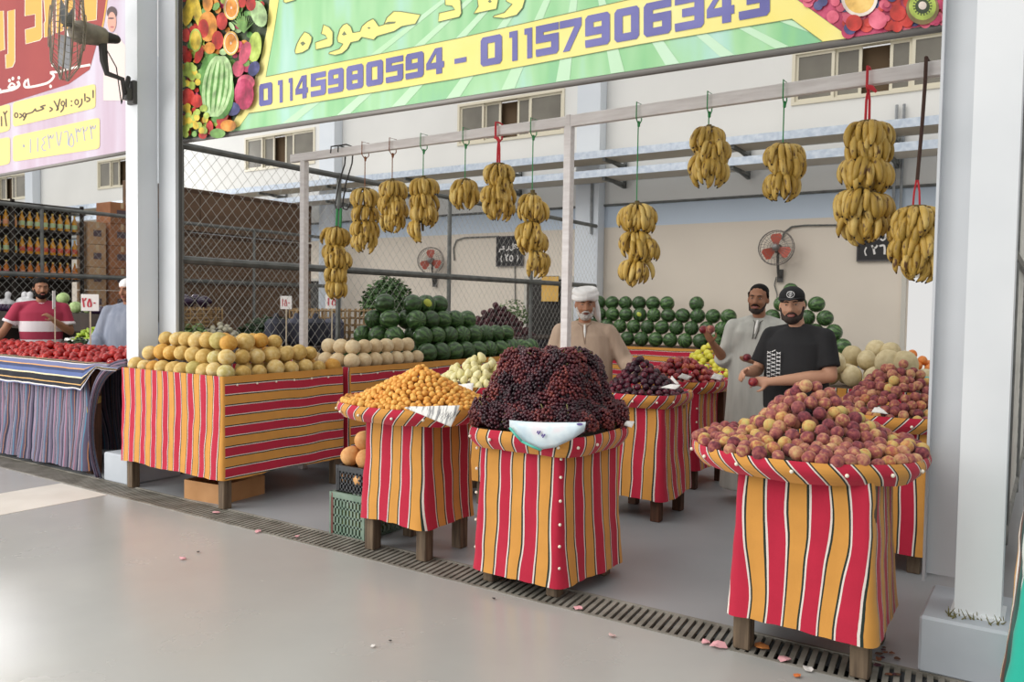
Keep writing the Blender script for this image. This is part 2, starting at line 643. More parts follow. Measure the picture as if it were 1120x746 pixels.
# ---------------------------------------------------------------- columns, plinths, jamb panels
PLM = noisy('plinth_paint', [(.3, '#aab1b9'), (.7, '#bcc2c9')], 2.0, .55)
for n, (x0, x1, jx0, jx1, pz0) in enumerate(((-6.83, -6.652, -6.65, -6.345, 1.10), (-.325, -.145, -.470, -.327, .36), (-13.34, -13.16, -13.15, -12.85, .36))):
    mb = MB()
    px0, px1 = (-7.0, -6.625) if n == 0 else ((-.45, .75) if n == 1 else (-13.5, -13.0))
    mb.box(((px0 + px1) / 2, 4.25, .1275), (px1 - px0, .52, .255), bev=.012)
    struct('trim_%d' % (n + 20), mb, PLM)
    mb = MB()
    mb.box(((x0 + x1) / 2, 4.116, 4.13), (x1 - x0, .012, 7.74))
    mb.box(((x0 + x1) / 2, 4.294, 4.13), (x1 - x0, .012, 7.74))
    mb.box((x1 - .012, 4.205, 4.13), (.02, .166, 7.74))
    mb.box((x0 + .012, 4.205, 4.13), (.02, .166, 7.74))
    mb.box(((x0 + x1) / 2, 4.2, .262), (x1 - x0 + .03, .22, .014))
    c = tag(struct('wall_column_%d' % (n + 1), mb, STEEL_W), kind='structure')
    mb = MB()
    mb.box(((jx0 + jx1) / 2, 4.315, (pz0 + 8) / 2), (jx1 - jx0, .012, 8 - pz0), mi=0)
    e = jx1 if n != 1 else jx0
    mb.box((e, 4.30, (pz0 - .03 + 8) / 2), (.012, .07, 8.03 - pz0), mi=0)
    struct('jamb_panel', mb, STEEL_G, parent=c)
    if n == 0:
        mb = MB()
        mb.box((jx1 + .012, 4.31, (pz0 + 8) / 2), (.012, .03, 8 - pz0))
        struct('rubber_strip', mb, flat('dark_seal', '#4c4c4a', .7), parent=c)
# weeds at the foot of the near column
mb = MB()
for i in range(34):
    x, y = RND.uniform(-.36, -.13), RND.uniform(4.03, 4.10)
    h = RND.uniform(.008, .04)
    a = RND.uniform(0, 6.28)
    mb.cap((x, y, .256), (x + .02 * math.cos(a), y + .012 * math.sin(a), .256 + h), .003, .001, n=4)
tag(mb.obj('weeds', flat('dry_weeds', '#6f6a3f', .9)), 'dry weeds growing at the foot of the steel column', 'weeds', kind='stuff')


# ---------------------------------------------------------------- fences between the shops
def fence(X, lab, y1=12.84):
    t = thing('chain_link_fence', lab, 'fence', (X, 4.55, 0))
    L = y1 - 4.55
    mb = MB()
    mb.tube([(0, 0, 3.04), (0, L, 3.04)], .032, 8)
    mb.obj('top_rail', PIPE_DK, t)
    mb = MB()
    mb.tube([(0, 0, 1.99), (0, L, 1.99)], .038, 8)
    mb.obj('middle_rail', PIPE_DK, t)
    mb = MB()
    mb.tube([(0, 0, .12), (0, L, .12)], .03, 8)
    mb.obj('bottom_rail', PIPE_DK, t)
    for y in (0.04, 2.03, 4.05, 6.1, L - .03):
        mb = MB()
        mb.tube([(0, y, 0), (0, y, 3.07)], .028, 8)
        mb.obj('fence_post', PIPE_DK, t)
    # diagonal wires, both ways
    mb = MB()
    dz, dy = .135, .12
    H = 2.9
    k = dy / dz
    n = int((L + H * k) / dy)
    for s in (0, 1):
        for i in range(n + 1):
            y0 = i * dy - H * k
            za, zb = .13, .13 + H
            pa, pb = y0, y0 + H * k
            if pa < 0:
                za += (0 - pa) / k
                pa = 0
            if pb > L:
                zb -= (pb - L) / k
                pb = L
            if pb - pa < .01:
                continue
            if s:
                pa, pb = L - pa, L - pb
            mb.tube([(.004 * (1 - 2 * s), pa, za), (.004 * (1 - 2 * s), pb, zb)], .0020, 4, caps=False)
    mb.obj('wire_mesh', noisy('fence_wire', [(.3, '#a3a29b'), (.7, '#c2c1ba')], 4.0, .5), t, False)
    return t


fence(-6.74, 'grey chain link fence dividing the melon shop from the tomato shop')
fence(-13.25, 'grey chain link fence in front of the bottle shelves and cartons')
fence(-.235, 'grey chain link fence running back behind the near steel column')

# ---------------------------------------------------------------- hanging frame for the bananas
FR = noisy('whitewashed_timber', [(.3, '#d6d0ce'), (.7, '#ebe7e6')], 4.0, .65, stretch=(1, 8, 8))
FA, FB, FC_ = gz(333, 172, 3.0), gz(623, 133, 3.0), gz(1033, 74, 3.0)
t = thing('banana_hanging_frame', 'white painted timber goalpost frame the banana bunches hang from', 'frame', (FA.x, FA.y, 0))
o = Vector((FA.x, FA.y, 0))


def beam(a, b, w, h):
    mb = MB()
    d = (b - a)
    rz = math.atan2(d.y, d.x)
    c = (a + b) / 2
    mb.box((0, 0, 0), (d.length, w, h), bev=.004)
    M = Matrix.Rotation(rz, 3, 'Z')
    mb.v = [tuple(M @ Vector(p) + c - o) for p in mb.v]
    return mb


dirx = (FB - FA).normalized()
beam(FA - dirx * .18, FB, .05, .075).obj('beam', FR, t)
beam(FB, FC_ + (FC_ - FB).normalized() * .25, .05, .085).obj('beam', FR, t)
mb = MB()
mb.box((FB.x - o.x, FB.y - o.y, 3.0), (.04, .06, .095), bev=.004)
mb.obj('joint_block', FR, t)
for p in (FA, FB):
    mb = MB()
    mb.box((p.x - o.x, p.y - o.y, 1.48), (.062, .062, 2.96), bev=.004)
    mb.obj('post', FR, t)
FRAME_D = [FA, FB, FC_]


def frame_point(px):
    """point on the frame's beam seen at column px of the photograph"""
    a, b = (FA, FB) if px < 623 else (FB, FC_)
    ra = ray(px, 120)
    # intersect in plan
    d = b - a
    det = ra.x * (-d.y) + ra.y * d.x
    s = (ra.x * a.y - ra.y * a.x) / det * 1.0
    s = -(ra.x * a.y - ra.y * a.x) / (ra.x * d.y - ra.y * d.x)
    return a + d * s


# ---------------------------------------------------------------- wall fans
def wall_fan(loc, rz, lab, size=.27, tilt=-.12):
    t = thing('wall_fan', lab, 'fan', loc, rz)
    cage = flat('fan_cage', '#6b6560', .4, .4)
    mb = MB()
    T = Matrix.Rotation(tilt, 3, 'X')
    P = lambda x, y, z: T @ Vector((x, y, z))
    for rr, y in ((size, 0), (size * .97, -.05), (size * .97, .05), (size * .6, -.085), (size * .25, -.09), (size * .6, .07)):
        mb.tube([P(rr * math.cos(k * PI / 14), y, rr * math.sin(k * PI / 14)) for k in range(28)], .006 if rr > .9 * size else .003, 5, closed=True)
    for k in range(28):
        a = k * 2 * PI / 28
        mb.tube([P(.03 * math.cos(a), -.09, .03 * math.sin(a)), P(size * .6 * math.cos(a), -.085, size * .6 * math.sin(a)), P(size * math.cos(a), 0, size * math.sin(a))], .0025, 4)
    mb.obj('cage', cage, t)
    for k in range(3):
        a = k * 2 * PI / 3 + .45
        mb = MB()
        pts = []
        for i, (r_, w, tw) in enumerate(((.03, .03, .5), (.1, .07, .45), (.17, .10, .35), (.22, .07, .3))):
            r_ *= size / .27
            for sgn in (-1, 1):
                q = Vector((r_, sgn * w * math.sin(tw) * .5, sgn * w * math.cos(tw)))
                q = Matrix.Rotation(a, 3, 'Y') @ q
                pts.append(P(*q))
        fs = [[2 * i, 2 * i + 1, 2 * i + 3, 2 * i + 2] for i in range(3)]
        pts2 = [p + P(0, .006, 0) for p in pts]
        fs2 = [[8 + j for j in reversed(f)] for f in fs]
        side = [[0, 2, 10, 8], [2, 4, 12, 10], [4, 6, 14, 12], [6, 7, 15, 14], [7, 5, 13, 15], [5, 3, 11, 13], [3, 1, 9, 11], [1, 0, 8, 9]]
        mb.add(pts + pts2, fs + fs2 + side)
        mb.obj('blade', flat('orange_red_blade', '#b84a32', .35), t)
    mb = MB()
    mb.cap(P(0, -.07, 0), P(0, .02, 0), .05)
    mb.obj('hub', flat('fan_hub', '#8c8a88', .4), t)
    mb = MB()
    mb.cap(P(0, .08, 0), P(0, .19, 0), .075, .055)
    mb.obj('motor_housing', flat('fan_motor', '#3a3a3c', .4), t)
    mb = MB()
    mb.tube([P(0, .12, -.03), (0, .10, -.22), (0, .16, -.40), (0, .245, -.44)], .022)
    mb.box((0, .262, -.42), (.09, .02, .2))
    mb.obj('bracket', flat('fan_bracket', '#4a4846', .5), t)
    return t


p = gy(849, 271, 12.71)
wall_fan(p, 0.0, 'round caged wall fan with orange blades above the two standing men')
p = gy(471, 285, 12.71)
wall_fan(p, .35, 'round caged wall fan with dark red blades seen through the chain link fence')


def cable(pts, lab, r=.014, name='hanging_cable'):
    mb = MB()
    mb.tube(pts, r, 6)
    return tag(mb.obj(name, PIPE_DK), lab, 'cable')


Yc = 12.975
cable([gy(855, 262, Yc), gy(858, 254, Yc), gy(866, 248, Yc), gy(880, 246.5, Yc), gy(938, 246, Yc)], 'grey conduit bending from the fan over to the dark shop plaque')
cable([gy(497, 285, Yc), gy(496, 272, Yc), gy(499, 263, Yc), gy(508, 260, Yc), gy(546, 258.5, Yc)], 'grey conduit bending toward the shop plaque behind the fence')
cable([gy(563, 291, Yc), gy(563.5, 330, Yc)], 'thin dark cable dropping straight below the plaque behind the fence', .01)
cable([gy(849, 303, Yc), gy(847, 312, Yc), gy(850, 322, Yc), gy(849, 335, Yc)], 'short black cable hanging below the wall fan', .008)
# pipes by the pilaster
for i, (px, lab) in enumerate(((631, 'vertical steel conduit on the back wall nearest the white post'), (637, 'vertical steel conduit next to the pilaster'), (646, 'vertical conduit on the pilaster face'))):
    b = gy(px, 270, 12.72 if i == 2 else 12.95)
    mb = MB()
    z1 = 3.8
    mb.tube([(b.x, b.y, 2.2 if i < 2 else 2.9), (b.x, b.y, z1)], .022, 6)
    tag(mb.obj('wall_mounted_conduit', GALV), lab, 'conduit', 'conduits beside the pilaster')
for i, (px, lab) in enumerate(((1000, 'vertical steel conduit rising behind the thick banana column'), (1008, 'second vertical steel conduit rising beside the open back door'))):
    b = gy(px - 22, 200, 12.95)
    mb = MB()
    mb.tube([(b.x, b.y, 2.9), (b.x, b.y, 4.6)], .022, 6)
    tag(mb.obj('wall_mounted_conduit', GALV), lab, 'conduit', 'conduits above the dark plaque')
# ================================================================ SIGNS AND LETTERING
from mathutils.geometry import tessellate_polygon


def smooth_pts(pts, k=4):
    if len(pts) < 3:
        return pts
    out = []
    P = [pts[0]] + list(pts) + [pts[-1]]
    for i in range(1, len(P) - 2):
        a, b, c, d = P[i - 1], P[i], P[i + 1], P[i + 2]
        for j in range(k):
            t = j / k
            out.append(tuple(.5 * ((2 * b[q]) + (-a[q] + c[q]) * t + (2 * a[q] - 5 * b[q] + 4 * c[q] - d[q]) * t * t + (-a[q] + 3 * b[q] - 3 * c[q] + d[q]) * t ** 3) for q in (0, 1)))
    out.append(tuple(pts[-1]))
    return out


def ribbon(mb, pts, w, mp, mi=0, closed=False, sm=True):
    """flat stroke of width w (in the 2-D units) mapped by mp to 3-D"""
    if sm and not closed:
        pts = smooth_pts(pts)
    n = len(pts)
    L, Rr = [], []
    for i in range(n):
        if closed:
            a, b = pts[i - 1], pts[(i + 1) % n]
        else:
            a, b = pts[max(i - 1, 0)], pts[min(i + 1, n - 1)]
        dx, dy = b[0] - a[0], b[1] - a[1]
        l = math.hypot(dx, dy) or 1
        nx, ny = -dy / l * w / 2, dx / l * w / 2
        L.append((pts[i][0] + nx, pts[i][1] + ny))
        Rr.append((pts[i][0] - nx, pts[i][1] - ny))
    vs = [mp(*p) for p in L] + [mp(*p) for p in Rr]
    m = n if closed else n - 1
    mb.add(vs, [[i, (i + 1) % n, n + (i + 1) % n, n + i] for i in range(m)], mi)


def fill(mb, pts, mp, mi=0):
    tri = tessellate_polygon([[Vector((p[0], p[1], 0)) for p in pts]])
    mb.add([mp(*p) for p in pts], [list(t) for t in tri], mi)


def oval(cx, cy, rx, ry, rot=0.0, n=18):
    c, s = math.cos(rot), math.sin(rot)
    return [(cx + rx * math.cos(k * 2 * PI / n) * c - ry * math.sin(k * 2 * PI / n) * s,
             cy + rx * math.cos(k * 2 * PI / n) * s + ry * math.sin(k * 2 * PI / n) * c) for k in range(n)]


def digit(mb, ch, x0, x1, top, bot, mp, mi=0, t=.33):
    """square-shouldered numerals; top/bot: functions of x"""
    cnt = [0]

    def q(u, v):
        x = x0 + (x1 - x0) * u
        p = mp(x, bot(x) + (top(x) - bot(x)) * v)
        cnt[0] += 1
        p.y -= .0002 * (cnt[0] // 4 % 12)
        return p
    tv = t * .72
    c = .10
    H = lambda v, a=0, b=1: mb.poly([q(a, v - tv / 2), q(b, v - tv / 2), q(b, v + tv / 2), q(a, v + tv / 2)], mi)
    V = lambda u, a, b: mb.poly([q(u - t / 2, a), q(u + t / 2, a), q(u + t / 2, b), q(u - t / 2, b)], mi)
    lo, mid, hi = tv / 2, .5, 1 - tv / 2
    l, r = t / 2, 1 - t / 2

    def chT(a=c, b=1 - c):
        mb.poly([q(a, 1), q(0, 1 - c), q(0, 1 - tv), q(1, 1 - tv), q(1, 1 - c), q(b, 1)], mi)

    def chB(a=c, b=1 - c):
        mb.poly([q(a, 0), q(b, 0), q(1, c), q(1, tv), q(0, tv), q(0, c)], mi)
    if ch == '0':
        chT(); chB(); V(l, tv, 1 - tv); V(r, tv, 1 - tv)
    elif ch == '1':
        mb.poly([q(.35, 0), q(1, 0), q(1, 1), q(.35, 1)], mi)
        mb.poly([q(0, .80), q(.35, .80), q(.35, 1), q(0, 1)], mi)
    elif ch == '4':
        V(.72, 0, 1)
        mb.poly([q(0, .22), q(1, .22), q(1, .22 + tv), q(0, .22 + tv)], mi)
        mb.poly([q(0, .22 + tv), q(.24, .22 + tv), q(.72, 1), q(.5, 1)], mi)
    elif ch == '5':
        H(hi); V(l, mid, 1 - tv); H(mid + tv * .2); V(r, tv, mid); chB(0.02)
    elif ch == '9':
        chT(); V(l, .42, 1 - tv); V(r, tv, 1 - tv); H(.48, 0, 1); chB(.02)
    elif ch == '8':
        chT(); chB(); V(l, tv, 1 - tv); V(r, tv, 1 - tv); H(mid)
    elif ch == '6':
        chT(c, 1); V(l, tv, 1 - tv); H(.53); V(r, tv, .53); chB()
    elif ch == '3':
        chT(0.02); chB(0.02); V(r, tv, 1 - tv); H(mid, .25, 1)
    elif ch == '7':
        H(hi)
        mb.poly([q(.15, 0), q(.45, 0), q(1, 1 - tv), q(.68, 1 - tv)], mi)


# ---------------------------------------------------------------- the big green banner
YBN = 4.40
mpB = lambda d: (lambda x, y: gy(x, y, YBN - d))
m, nt, b = nodes_of('green_banner_print')
tc = N(nt, 'ShaderNodeTexCoord')
mp_ = N(nt, 'ShaderNodeMapping')
mp_.inputs['Rotation'].default_value = (0, math.radians(38), 0)
mp_.inputs['Scale'].default_value = (1.2, 1, .25)
nt.links.new(tc.outputs['Object'], mp_.inputs['Vector'])
nz = N(nt, 'ShaderNodeTexNoise')
nz.inputs['Scale'].default_value = 2.2
nz.inputs['Detail'].default_value = 3
nt.links.new(mp_.outputs[0], nz.inputs['Vector'])
rp = ramp(nt, [(.25, '#6fae9c'), (.42, '#8cc78e'), (.52, '#a3d3a0'), (.62, '#a9d6c2'), (.78, '#c2e2da')])
nt.links.new(nz.outputs['Fac'], rp.inputs['Fac'])
nt.links.new(rp.outputs['Color'], b.inputs['Base Color'])
b.inputs['Roughness'].default_value = .35
GREENB = m
t = thing('shop_banner', 'big green shop banner with yellow phone number strip and printed fruit', 'banner', (-3.3, YBN, 3.0))
off = Vector(t.location)
BL, BR_ = gy(198.5, 152.3, YBN), gy(1042, 24, YBN)
slope = (BR_.z - BL.z) / (BR_.x - BL.x)
mb = MB()
zt = 4.75
x0, x1 = BL.x, BR_.x
vs = [(x0, YBN, BL.z), (x1, YBN, BR_.z), (x1, YBN, zt), (x0, YBN, zt)]
vs += [(p[0], p[1] + .02, p[2]) for p in vs]
mb.add(vs, [[0, 1, 2, 3], [7, 6, 5, 4], [0, 4, 5, 1], [1, 5, 6, 2], [2, 6, 7, 3], [3, 7, 4, 0]])
mb.m[1:] = [1] * 5
mb.obj('printed_sheet', [GREENB, flat('banner_back', '#e4e2de', .7)], t, False, off)
mb = MB()
for (a, c) in (((x0, BL.z - .018), (x1, BR_.z - .018)),):
    mb.tube([(a[0], YBN + .01, a[1]), (c[0], YBN + .01, c[1])], .02, 8)
mb.tube([(x0, YBN + .012, BL.z), (x0, YBN + .012, zt)], .018, 8)
mb.tube([(x1, YBN + .012, BR_.z), (x1, YBN + .012, zt)], .018, 8)
mb.obj('banner_frame', flat('banner_frame', '#8a8682', .5, .3), t, True, off)

mb = MB()                                  # pale printed rays fanning down the sheet
for k in range(22):
    xa = 278 + k * 30
    eb = lambda x: 141 - (x - 272) * .1525
    st = lambda x: 640 + (x - 640) * .42
    if k % 2 and xa + 14 < 930:
        mb.add([mpB(.0015)(st(xa), -14), mpB(.0015)(st(xa + 15), -14), mpB(.0015)(xa + 15, eb(xa + 15)), mpB(.0015)(xa, eb(xa))], [[3, 2, 1, 0]])
mb.obj('ray_print', noisy('pale_ray_print', [(.3, '#b4dcae'), (.7, '#c8e6cc')], 1.0, .35), t, False, off)
YEL = noisy('banner_yellow', [(.3, '#ecd968'), (.7, '#f0e79c')], 1.2, .35)
mb = MB()
mp1 = mpB(.003)
fill(mb, [(290.5, 84), (395, 63), (500, 42), (640, 11), (690, -2), (700, -14), (905, -14), (872, 0), (930, 41.5), (899, 45.5), (866, 20.8), (700, 48.5), (500, 86), (272, 124),
          (262, 138), (248, 145), (262, 122), (276, 95), (285, 65), (292, 32), (296, -14), (307, -14), (300, 32)], mp1)
mb.obj('yellow_strip', YEL, t, False, off)
mb = MB()
for pts in ([(290.5, 84), (500, 42), (690, -1)], [(272, 124), (500, 86), (700, 48.5), (866, 20.8), (899, 45)]):
    ribbon(mb, pts, .8, mpB(.0045), sm=False)
mb.obj('strip_outline', flat('strip_outline', '#7d8a5c', .5), t, False, off)

PUR = noisy('banner_number_glare_blue', [(.3, '#585796'), (.7, '#7473b2')], 2.0, .35)  # dark navy ink lightened, the glare on it put into the colour
top1 = lambda x: 90 + (x - 295) * (52.5 - 90) / 183
bot1 = lambda x: 114.5 + (x - 295) * (81 - 114.5) / 183
mb = MB()
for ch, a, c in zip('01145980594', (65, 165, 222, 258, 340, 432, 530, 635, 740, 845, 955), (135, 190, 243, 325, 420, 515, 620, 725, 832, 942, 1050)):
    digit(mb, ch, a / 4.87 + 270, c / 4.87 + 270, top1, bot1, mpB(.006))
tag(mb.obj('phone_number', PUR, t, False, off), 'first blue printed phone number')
mb = MB()
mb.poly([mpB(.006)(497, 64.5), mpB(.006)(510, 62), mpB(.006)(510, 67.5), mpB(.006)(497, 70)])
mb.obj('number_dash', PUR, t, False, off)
mb = MB()
top2 = lambda x: 39 + (x - 538) * -.209
bot2 = lambda x: 71 + (x - 538) * -.180
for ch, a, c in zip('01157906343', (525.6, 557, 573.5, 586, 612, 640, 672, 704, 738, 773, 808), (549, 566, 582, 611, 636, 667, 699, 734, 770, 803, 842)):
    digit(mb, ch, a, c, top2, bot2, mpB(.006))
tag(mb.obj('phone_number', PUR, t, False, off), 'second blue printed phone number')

LETY = flat('banner_letter_yellow', '#f4ea86', .35)
LETO = flat('banner_letter_outline', '#6f7a58', .4)
cv = lambda L, s=7.0, ox=310, oy=0: [(x / s + ox, y / s + oy) for x, y in L]
words_ = [cv([(160, 243), (195, 258), (217, 285), (213, 318), (190, 375), (145, 402), (92, 412), (86, 388), (100, 340), (128, 285)]),
          cv([(305, 188), (350, 208), (378, 245), (376, 335), (358, 355), (246, 380), (243, 325), (335, 293), (318, 268), (288, 258)]),
          cv([(485, 178), (515, 205), (530, 250), (585, 240), (600, 200), (640, 165), (685, 142), (702, 160), (728, 200), (768, 188), (790, 135), (842, 86), (900, 88), (1048, 112), (1010, 182), (905, 202), (850, 238),
              (716, 277), (690, 304), (598, 284), (575, 312), (515, 325), (488, 375), (450, 408), (395, 422), (343, 412), (350, 400), (425, 375), (455, 335), (416, 322), (410, 292), (430, 222), (455, 190)]),
          cv([(185, -35), (250, -30), (305, 0), (312, 100), (295, 130), (135, 168), (140, 100), (262, 72), (240, 45), (188, 38)], 7, 460),
          cv([(430, -40), (600, -40), (580, 68), (405, 105), (440, 48)], 7, 460),
          cv([(655, -30), (730, -40), (800, -10), (780, 60), (735, 115), (640, 140), (552, 132), (560, 120), (640, 95), (700, 30), (655, 10)], 7, 460),
          cv([(0, -40), (110, -40), (90, 0), (20, 22), (0, 15)], 7, 310)]
holes_ = [cv([(128, 328), (150, 316), (170, 333), (145, 352)]), cv([(446, 266), (466, 238), (484, 264), (462, 272)]), cv([(640, 213), (655, 206), (668, 213), (655, 223)]), cv([(765, 187), (800, 166), (862, 165), (852, 179), (800, 187)]),
          cv([(515, 12), (530, -5), (545, 12), (530, 22)], 7, 460)]
mb = MB()
for w in words_:
    fill(mb, w, mpB(.005), 0)
    ribbon(mb, w, .9, mpB(.007), 1, closed=True)
for h in holes_:
    fill(mb, h, mpB(.006), 1)
tag(mb.obj('arabic_lettering', [LETY, LETO], t, False, off), 'pale yellow outlined Arabic shop name')

# printed fruit at both ends (flat prints on the sheet)
def print_mat(k, v):
    r_, g_, b_ = (int(v[i:i + 2], 16) for i in (1, 3, 5))
    sh = lambda f, w: '#%02x%02x%02x' % tuple(int(max(0, min(255, c * f + w))) for c in (r_, g_, b_))
    return noisy('print_' + k, [(.30, sh(.62, 0)), (.5, sh(.92, 0)), (.68, sh(.9, 40))], 9.0, .35, detail=6)


PC = {k: print_mat(k, v) for k, v in dict(red='#d2382e', orange='#ee9a3a', rind='#f6c66a', green='#5f9a45', lime='#b9cf5c', dark='#3a4a2c', pink='#e0607a', navy='#4a4c80',
                                                       yellow='#f0d04a', pale='#bfe0a0', brown='#8f7a4a', white='#f4e6da', magenta='#c23a62', leaf='#7fae5a').items()}
keys = list(PC)


class Print:
    def __init__(s, mpf, d0=.003):
        s.mb, s.d, s.mpf = MB(), d0, mpf

    def fill(s, pts, k):
        s.d += .00012
        fill(s.mb, pts, s.mpf(s.d), keys.index(k))


def cl(L, s=4.66, ox=195, oy=0):
    return [(x / s + ox, y / s + oy) for x, y in L]


pr = Print(mpB)
pr.fill([(199.6, -14), (296, -14), (292, 32), (285, 65), (276, 95), (262, 122), (248, 145), (199.6, 152)], 'dark')
E_ = lambda x, y, rx, ry, k, rot=0.0: pr.fill(oval(x / 4.66 + 195, y / 4.66, rx / 4.66, ry / 4.66, rot), k)
rr = random.Random(4)
for i in range(330):                       # leaves and small fruit filling the ground of the print
    x, y = rr.uniform(25, 440), rr.uniform(-40, 690)
    if x > 440 - max(0, y - 120) * .38:
        continue
    if y > 700 - (x - 20) * .1:
        continue
    E_(x, y, rr.uniform(12, 24), rr.uniform(10, 20), rr.choice(['green', 'leaf', 'red', 'lime', 'magenta', 'pale', 'orange']), rr.uniform(0, 3))
for x, y, rx, ry, k, ro in ((60, 40, 28, 95, 'yellow', .25), (95, 50, 22, 95, 'yellow', -.2), (35, 60, 18, 90, 'yellow', .5), (150, 135, 48, 78, 'orange', 0), (128, 145, 28, 48, 'red', 0), (222, 108, 28, 45, 'red', 0),
                            (200, 205, 30, 48, 'red', 0), (105, 280, 20, 45, 'red', .3), (38, 180, 22, 35, 'red', 0), (45, 290, 25, 35, 'red', 0), (160, 245, 28, 30, 'orange', 0), (150, 15, 26, 45, 'orange', 0),
                            (410, 70, 40, 70, 'pale', -.3), (390, 240, 34, 78, 'lime', .1), (340, 270, 28, 60, 'pink', .3), (305, 350, 30, 40, 'pink', 0), (345, 420, 45, 40, 'pink', 0), (335, 480, 50, 80, 'magenta', 0),
                            (385, 350, 28, 40, 'navy', .4), (370, 20, 25, 35, 'red', 0), (325, 10, 20, 30, 'red', 0), (275, 555, 40, 35, 'navy', 0), (225, 600, 26, 42, 'red', .5), (255, 640, 40, 30, 'orange', 0),
                            (160, 650, 18, 36, 'red', 0), (125, 688, 22, 20, 'red', 0), (48, 495, 36, 45, 'red', 0), (95, 515, 30, 34, 'red', 0), (200, 680, 40, 25, 'leaf', 0)):
    E_(x, y, rx, ry, k, ro)
for x, y in ((270, 40), (268, 220)):       # halved oranges
    E_(x, y, 40, 62, 'rind'); E_(x, y, 33, 53, 'white'); E_(x, y, 30, 49, 'orange'); E_(x, y, 4, 7, 'white')
E_(88, 205, 32, 60, 'lime'); E_(88, 205, 26, 50, 'yellow')
for a in range(12):                        # pineapple leaves
    an = -2.6 + a * .18
    pr.fill(cl([(335, 170), (335 + 75 * math.cos(an), 165 + 110 * math.sin(an)), (345, 150)]), 'leaf')
E_(195, 440, 88, 170, 'green', -.12)       # watermelon with pale bands
for k in (-.75, -.45, -.1, .25, .58, .85):
    ring = [(195 + k * 86 * math.cos(j * PI / 12) + 18 * math.sin(j * PI / 12), 440 - 160 * math.sin(j * PI / 12)) for j in range(-5, 6)]
    L = [(x - 8, y) for x, y in ring] + [(x + 8, y) for x, y in reversed(ring)]
    pr.fill(cl(L), 'pale')
for (cx, cy, w, h, n) in ((60, 390, 45, 60, 20), (85, 610, 62, 80, 34)):   # green grapes
    for i in range(n):
        E_(cx + rr.uniform(-w, w), cy + rr.uniform(-h, h), 15, 17, rr.choice(['lime', 'lime', 'yellow']))
tag(pr.mb.obj('fruit_print', [PC[k] for k in keys], t, False, off), 'printed heap of mixed fruit with a watermelon')
pr = Print(mpB)
# berries and kiwi at the far end
pr.fill([(872, -14), (1041, -14), (1041, 24), (930, 41), (873, 0)], 'magenta')
for i in range(150):
    x, y = rr.uniform(875, 1038), rr.uniform(-12, 40)
    if y > 41 - (x - 930) * .15 - 3 or y > (x - 873) * .72 - 4:
        continue
    r_ = rr.uniform(3, 8)
    pr.fill(oval(x, y, r_, r_), rr.choice(['red', 'pink', 'magenta', 'navy', 'red', 'pink']))
for x, y, r_, k in ((940, -2, 20, 'white'), (940, -2, 16.5, 'rind'), (1009, 9, 18, 'brown'), (1009, 7, 15, 'lime'), (1009, 7, 8, 'dark'), (1009, 6, 4.5, 'white'), (934, 25, 9, 'red'), (960, 22, 10, 'pink'), (982, 14, 9, 'red')):
    pr.fill(oval(x, y, r_, r_, n=24), k)
for k in range(18):
    a = k * PI / 9
    pr.fill([(1009 + 7 * math.cos(a), 6.5 + 7 * math.sin(a)), (1009 + 10.5 * math.cos(a + .08), 6.5 + 10.5 * math.sin(a + .08)), (1009 + 10.5 * math.cos(a - .08), 6.5 + 10.5 * math.sin(a - .08))], 'dark')
tag(pr.mb.obj('fruit_print', [PC[k] for k in keys], t, False, off), 'printed berries with a halved kiwi')

# ---------------------------------------------------------------- the red banner of the next shop
t = thing('shop_banner', 'red and lilac shop banner with gold lettering behind the column fan', 'banner', (-8.5, YBN, 3.0))
off = Vector(t.location)
A_, B_ = gy(-60, 201, YBN), gy(140, 164.5, YBN)
mb = MB()
vs = [(A_.x, YBN, A_.z), (B_.x, YBN, B_.z), (B_.x, YBN, zt + .2), (A_.x, YBN, zt + .2)]
vs += [(p[0], p[1] + .02, p[2]) for p in vs]
mb.add(vs, [[0, 1, 2, 3], [7, 6, 5, 4], [0, 4, 5, 1], [1, 5, 6, 2], [2, 6, 7, 3], [3, 7, 4, 0]])
mb.obj('printed_sheet', noisy('lilac_banner_print', [(.3, '#b9a0b0'), (.5, '#c6b4c4'), (.7, '#cfc8d6')], .9, .4, stretch=(3, 1, .4)), t, False, off)
mb = MB()
fill(mb, [(-59, -20), (119, -20), (113, 22), (98, 76), (75, 92), (0, 116), (-59, 130)], mpB(.002))
mb.obj('red_field', noisy('red_banner_print', [(.3, '#94383c'), (.7, '#a84a44')], .8, .4), t, False, off)
mb = MB()
ribbon(mb, [(119.5, -20), (113.5, 22), (107, 50)], 1.6, mpB(.003), 0)
c1 = lambda L: cv(L, 7.85, 0, 0)
gold = [c1([(-60, 98), (30, 93), (40, 425), (-60, 460)]), c1([(66, 97), (128, 80), (128, 530), (108, 575), (50, 588), (46, 470), (68, 462)]),
        c1([(215, -60), (360, -60), (362, 320), (343, 345), (220, 378), (216, 255), (302, 230), (302, 122), (213, 138)]), c1([(372, -60), (450, -60), (455, 300), (380, 322), (378, 200), (388, 178)]),
        c1([(480, -60), (560, -60), (545, 262), (482, 285)]), c1([(575, -60), (640, -60), (645, 235), (570, 250)]), c1([(690, -60), (835, -60), (828, 170), (700, 190)])]
for g in gold:
    fill(mb, g, mpB(.003), 0)
    ribbon(mb, g, .7, mpB(.004), 1, closed=True)
fill(mb, oval(75, 36, 2.2, 5.5), mpB(.004), 1)
tag(mb.obj('gold_lettering', [flat('banner_gold', '#e7ae55', .35), flat('banner_white', '#f3e7df', .4)], t, False, off), 'big gold letters with white edges')
c5 = lambda L: cv(L, 6.78, 0, 80)
mb = MB()
mpW = mpB(.003)
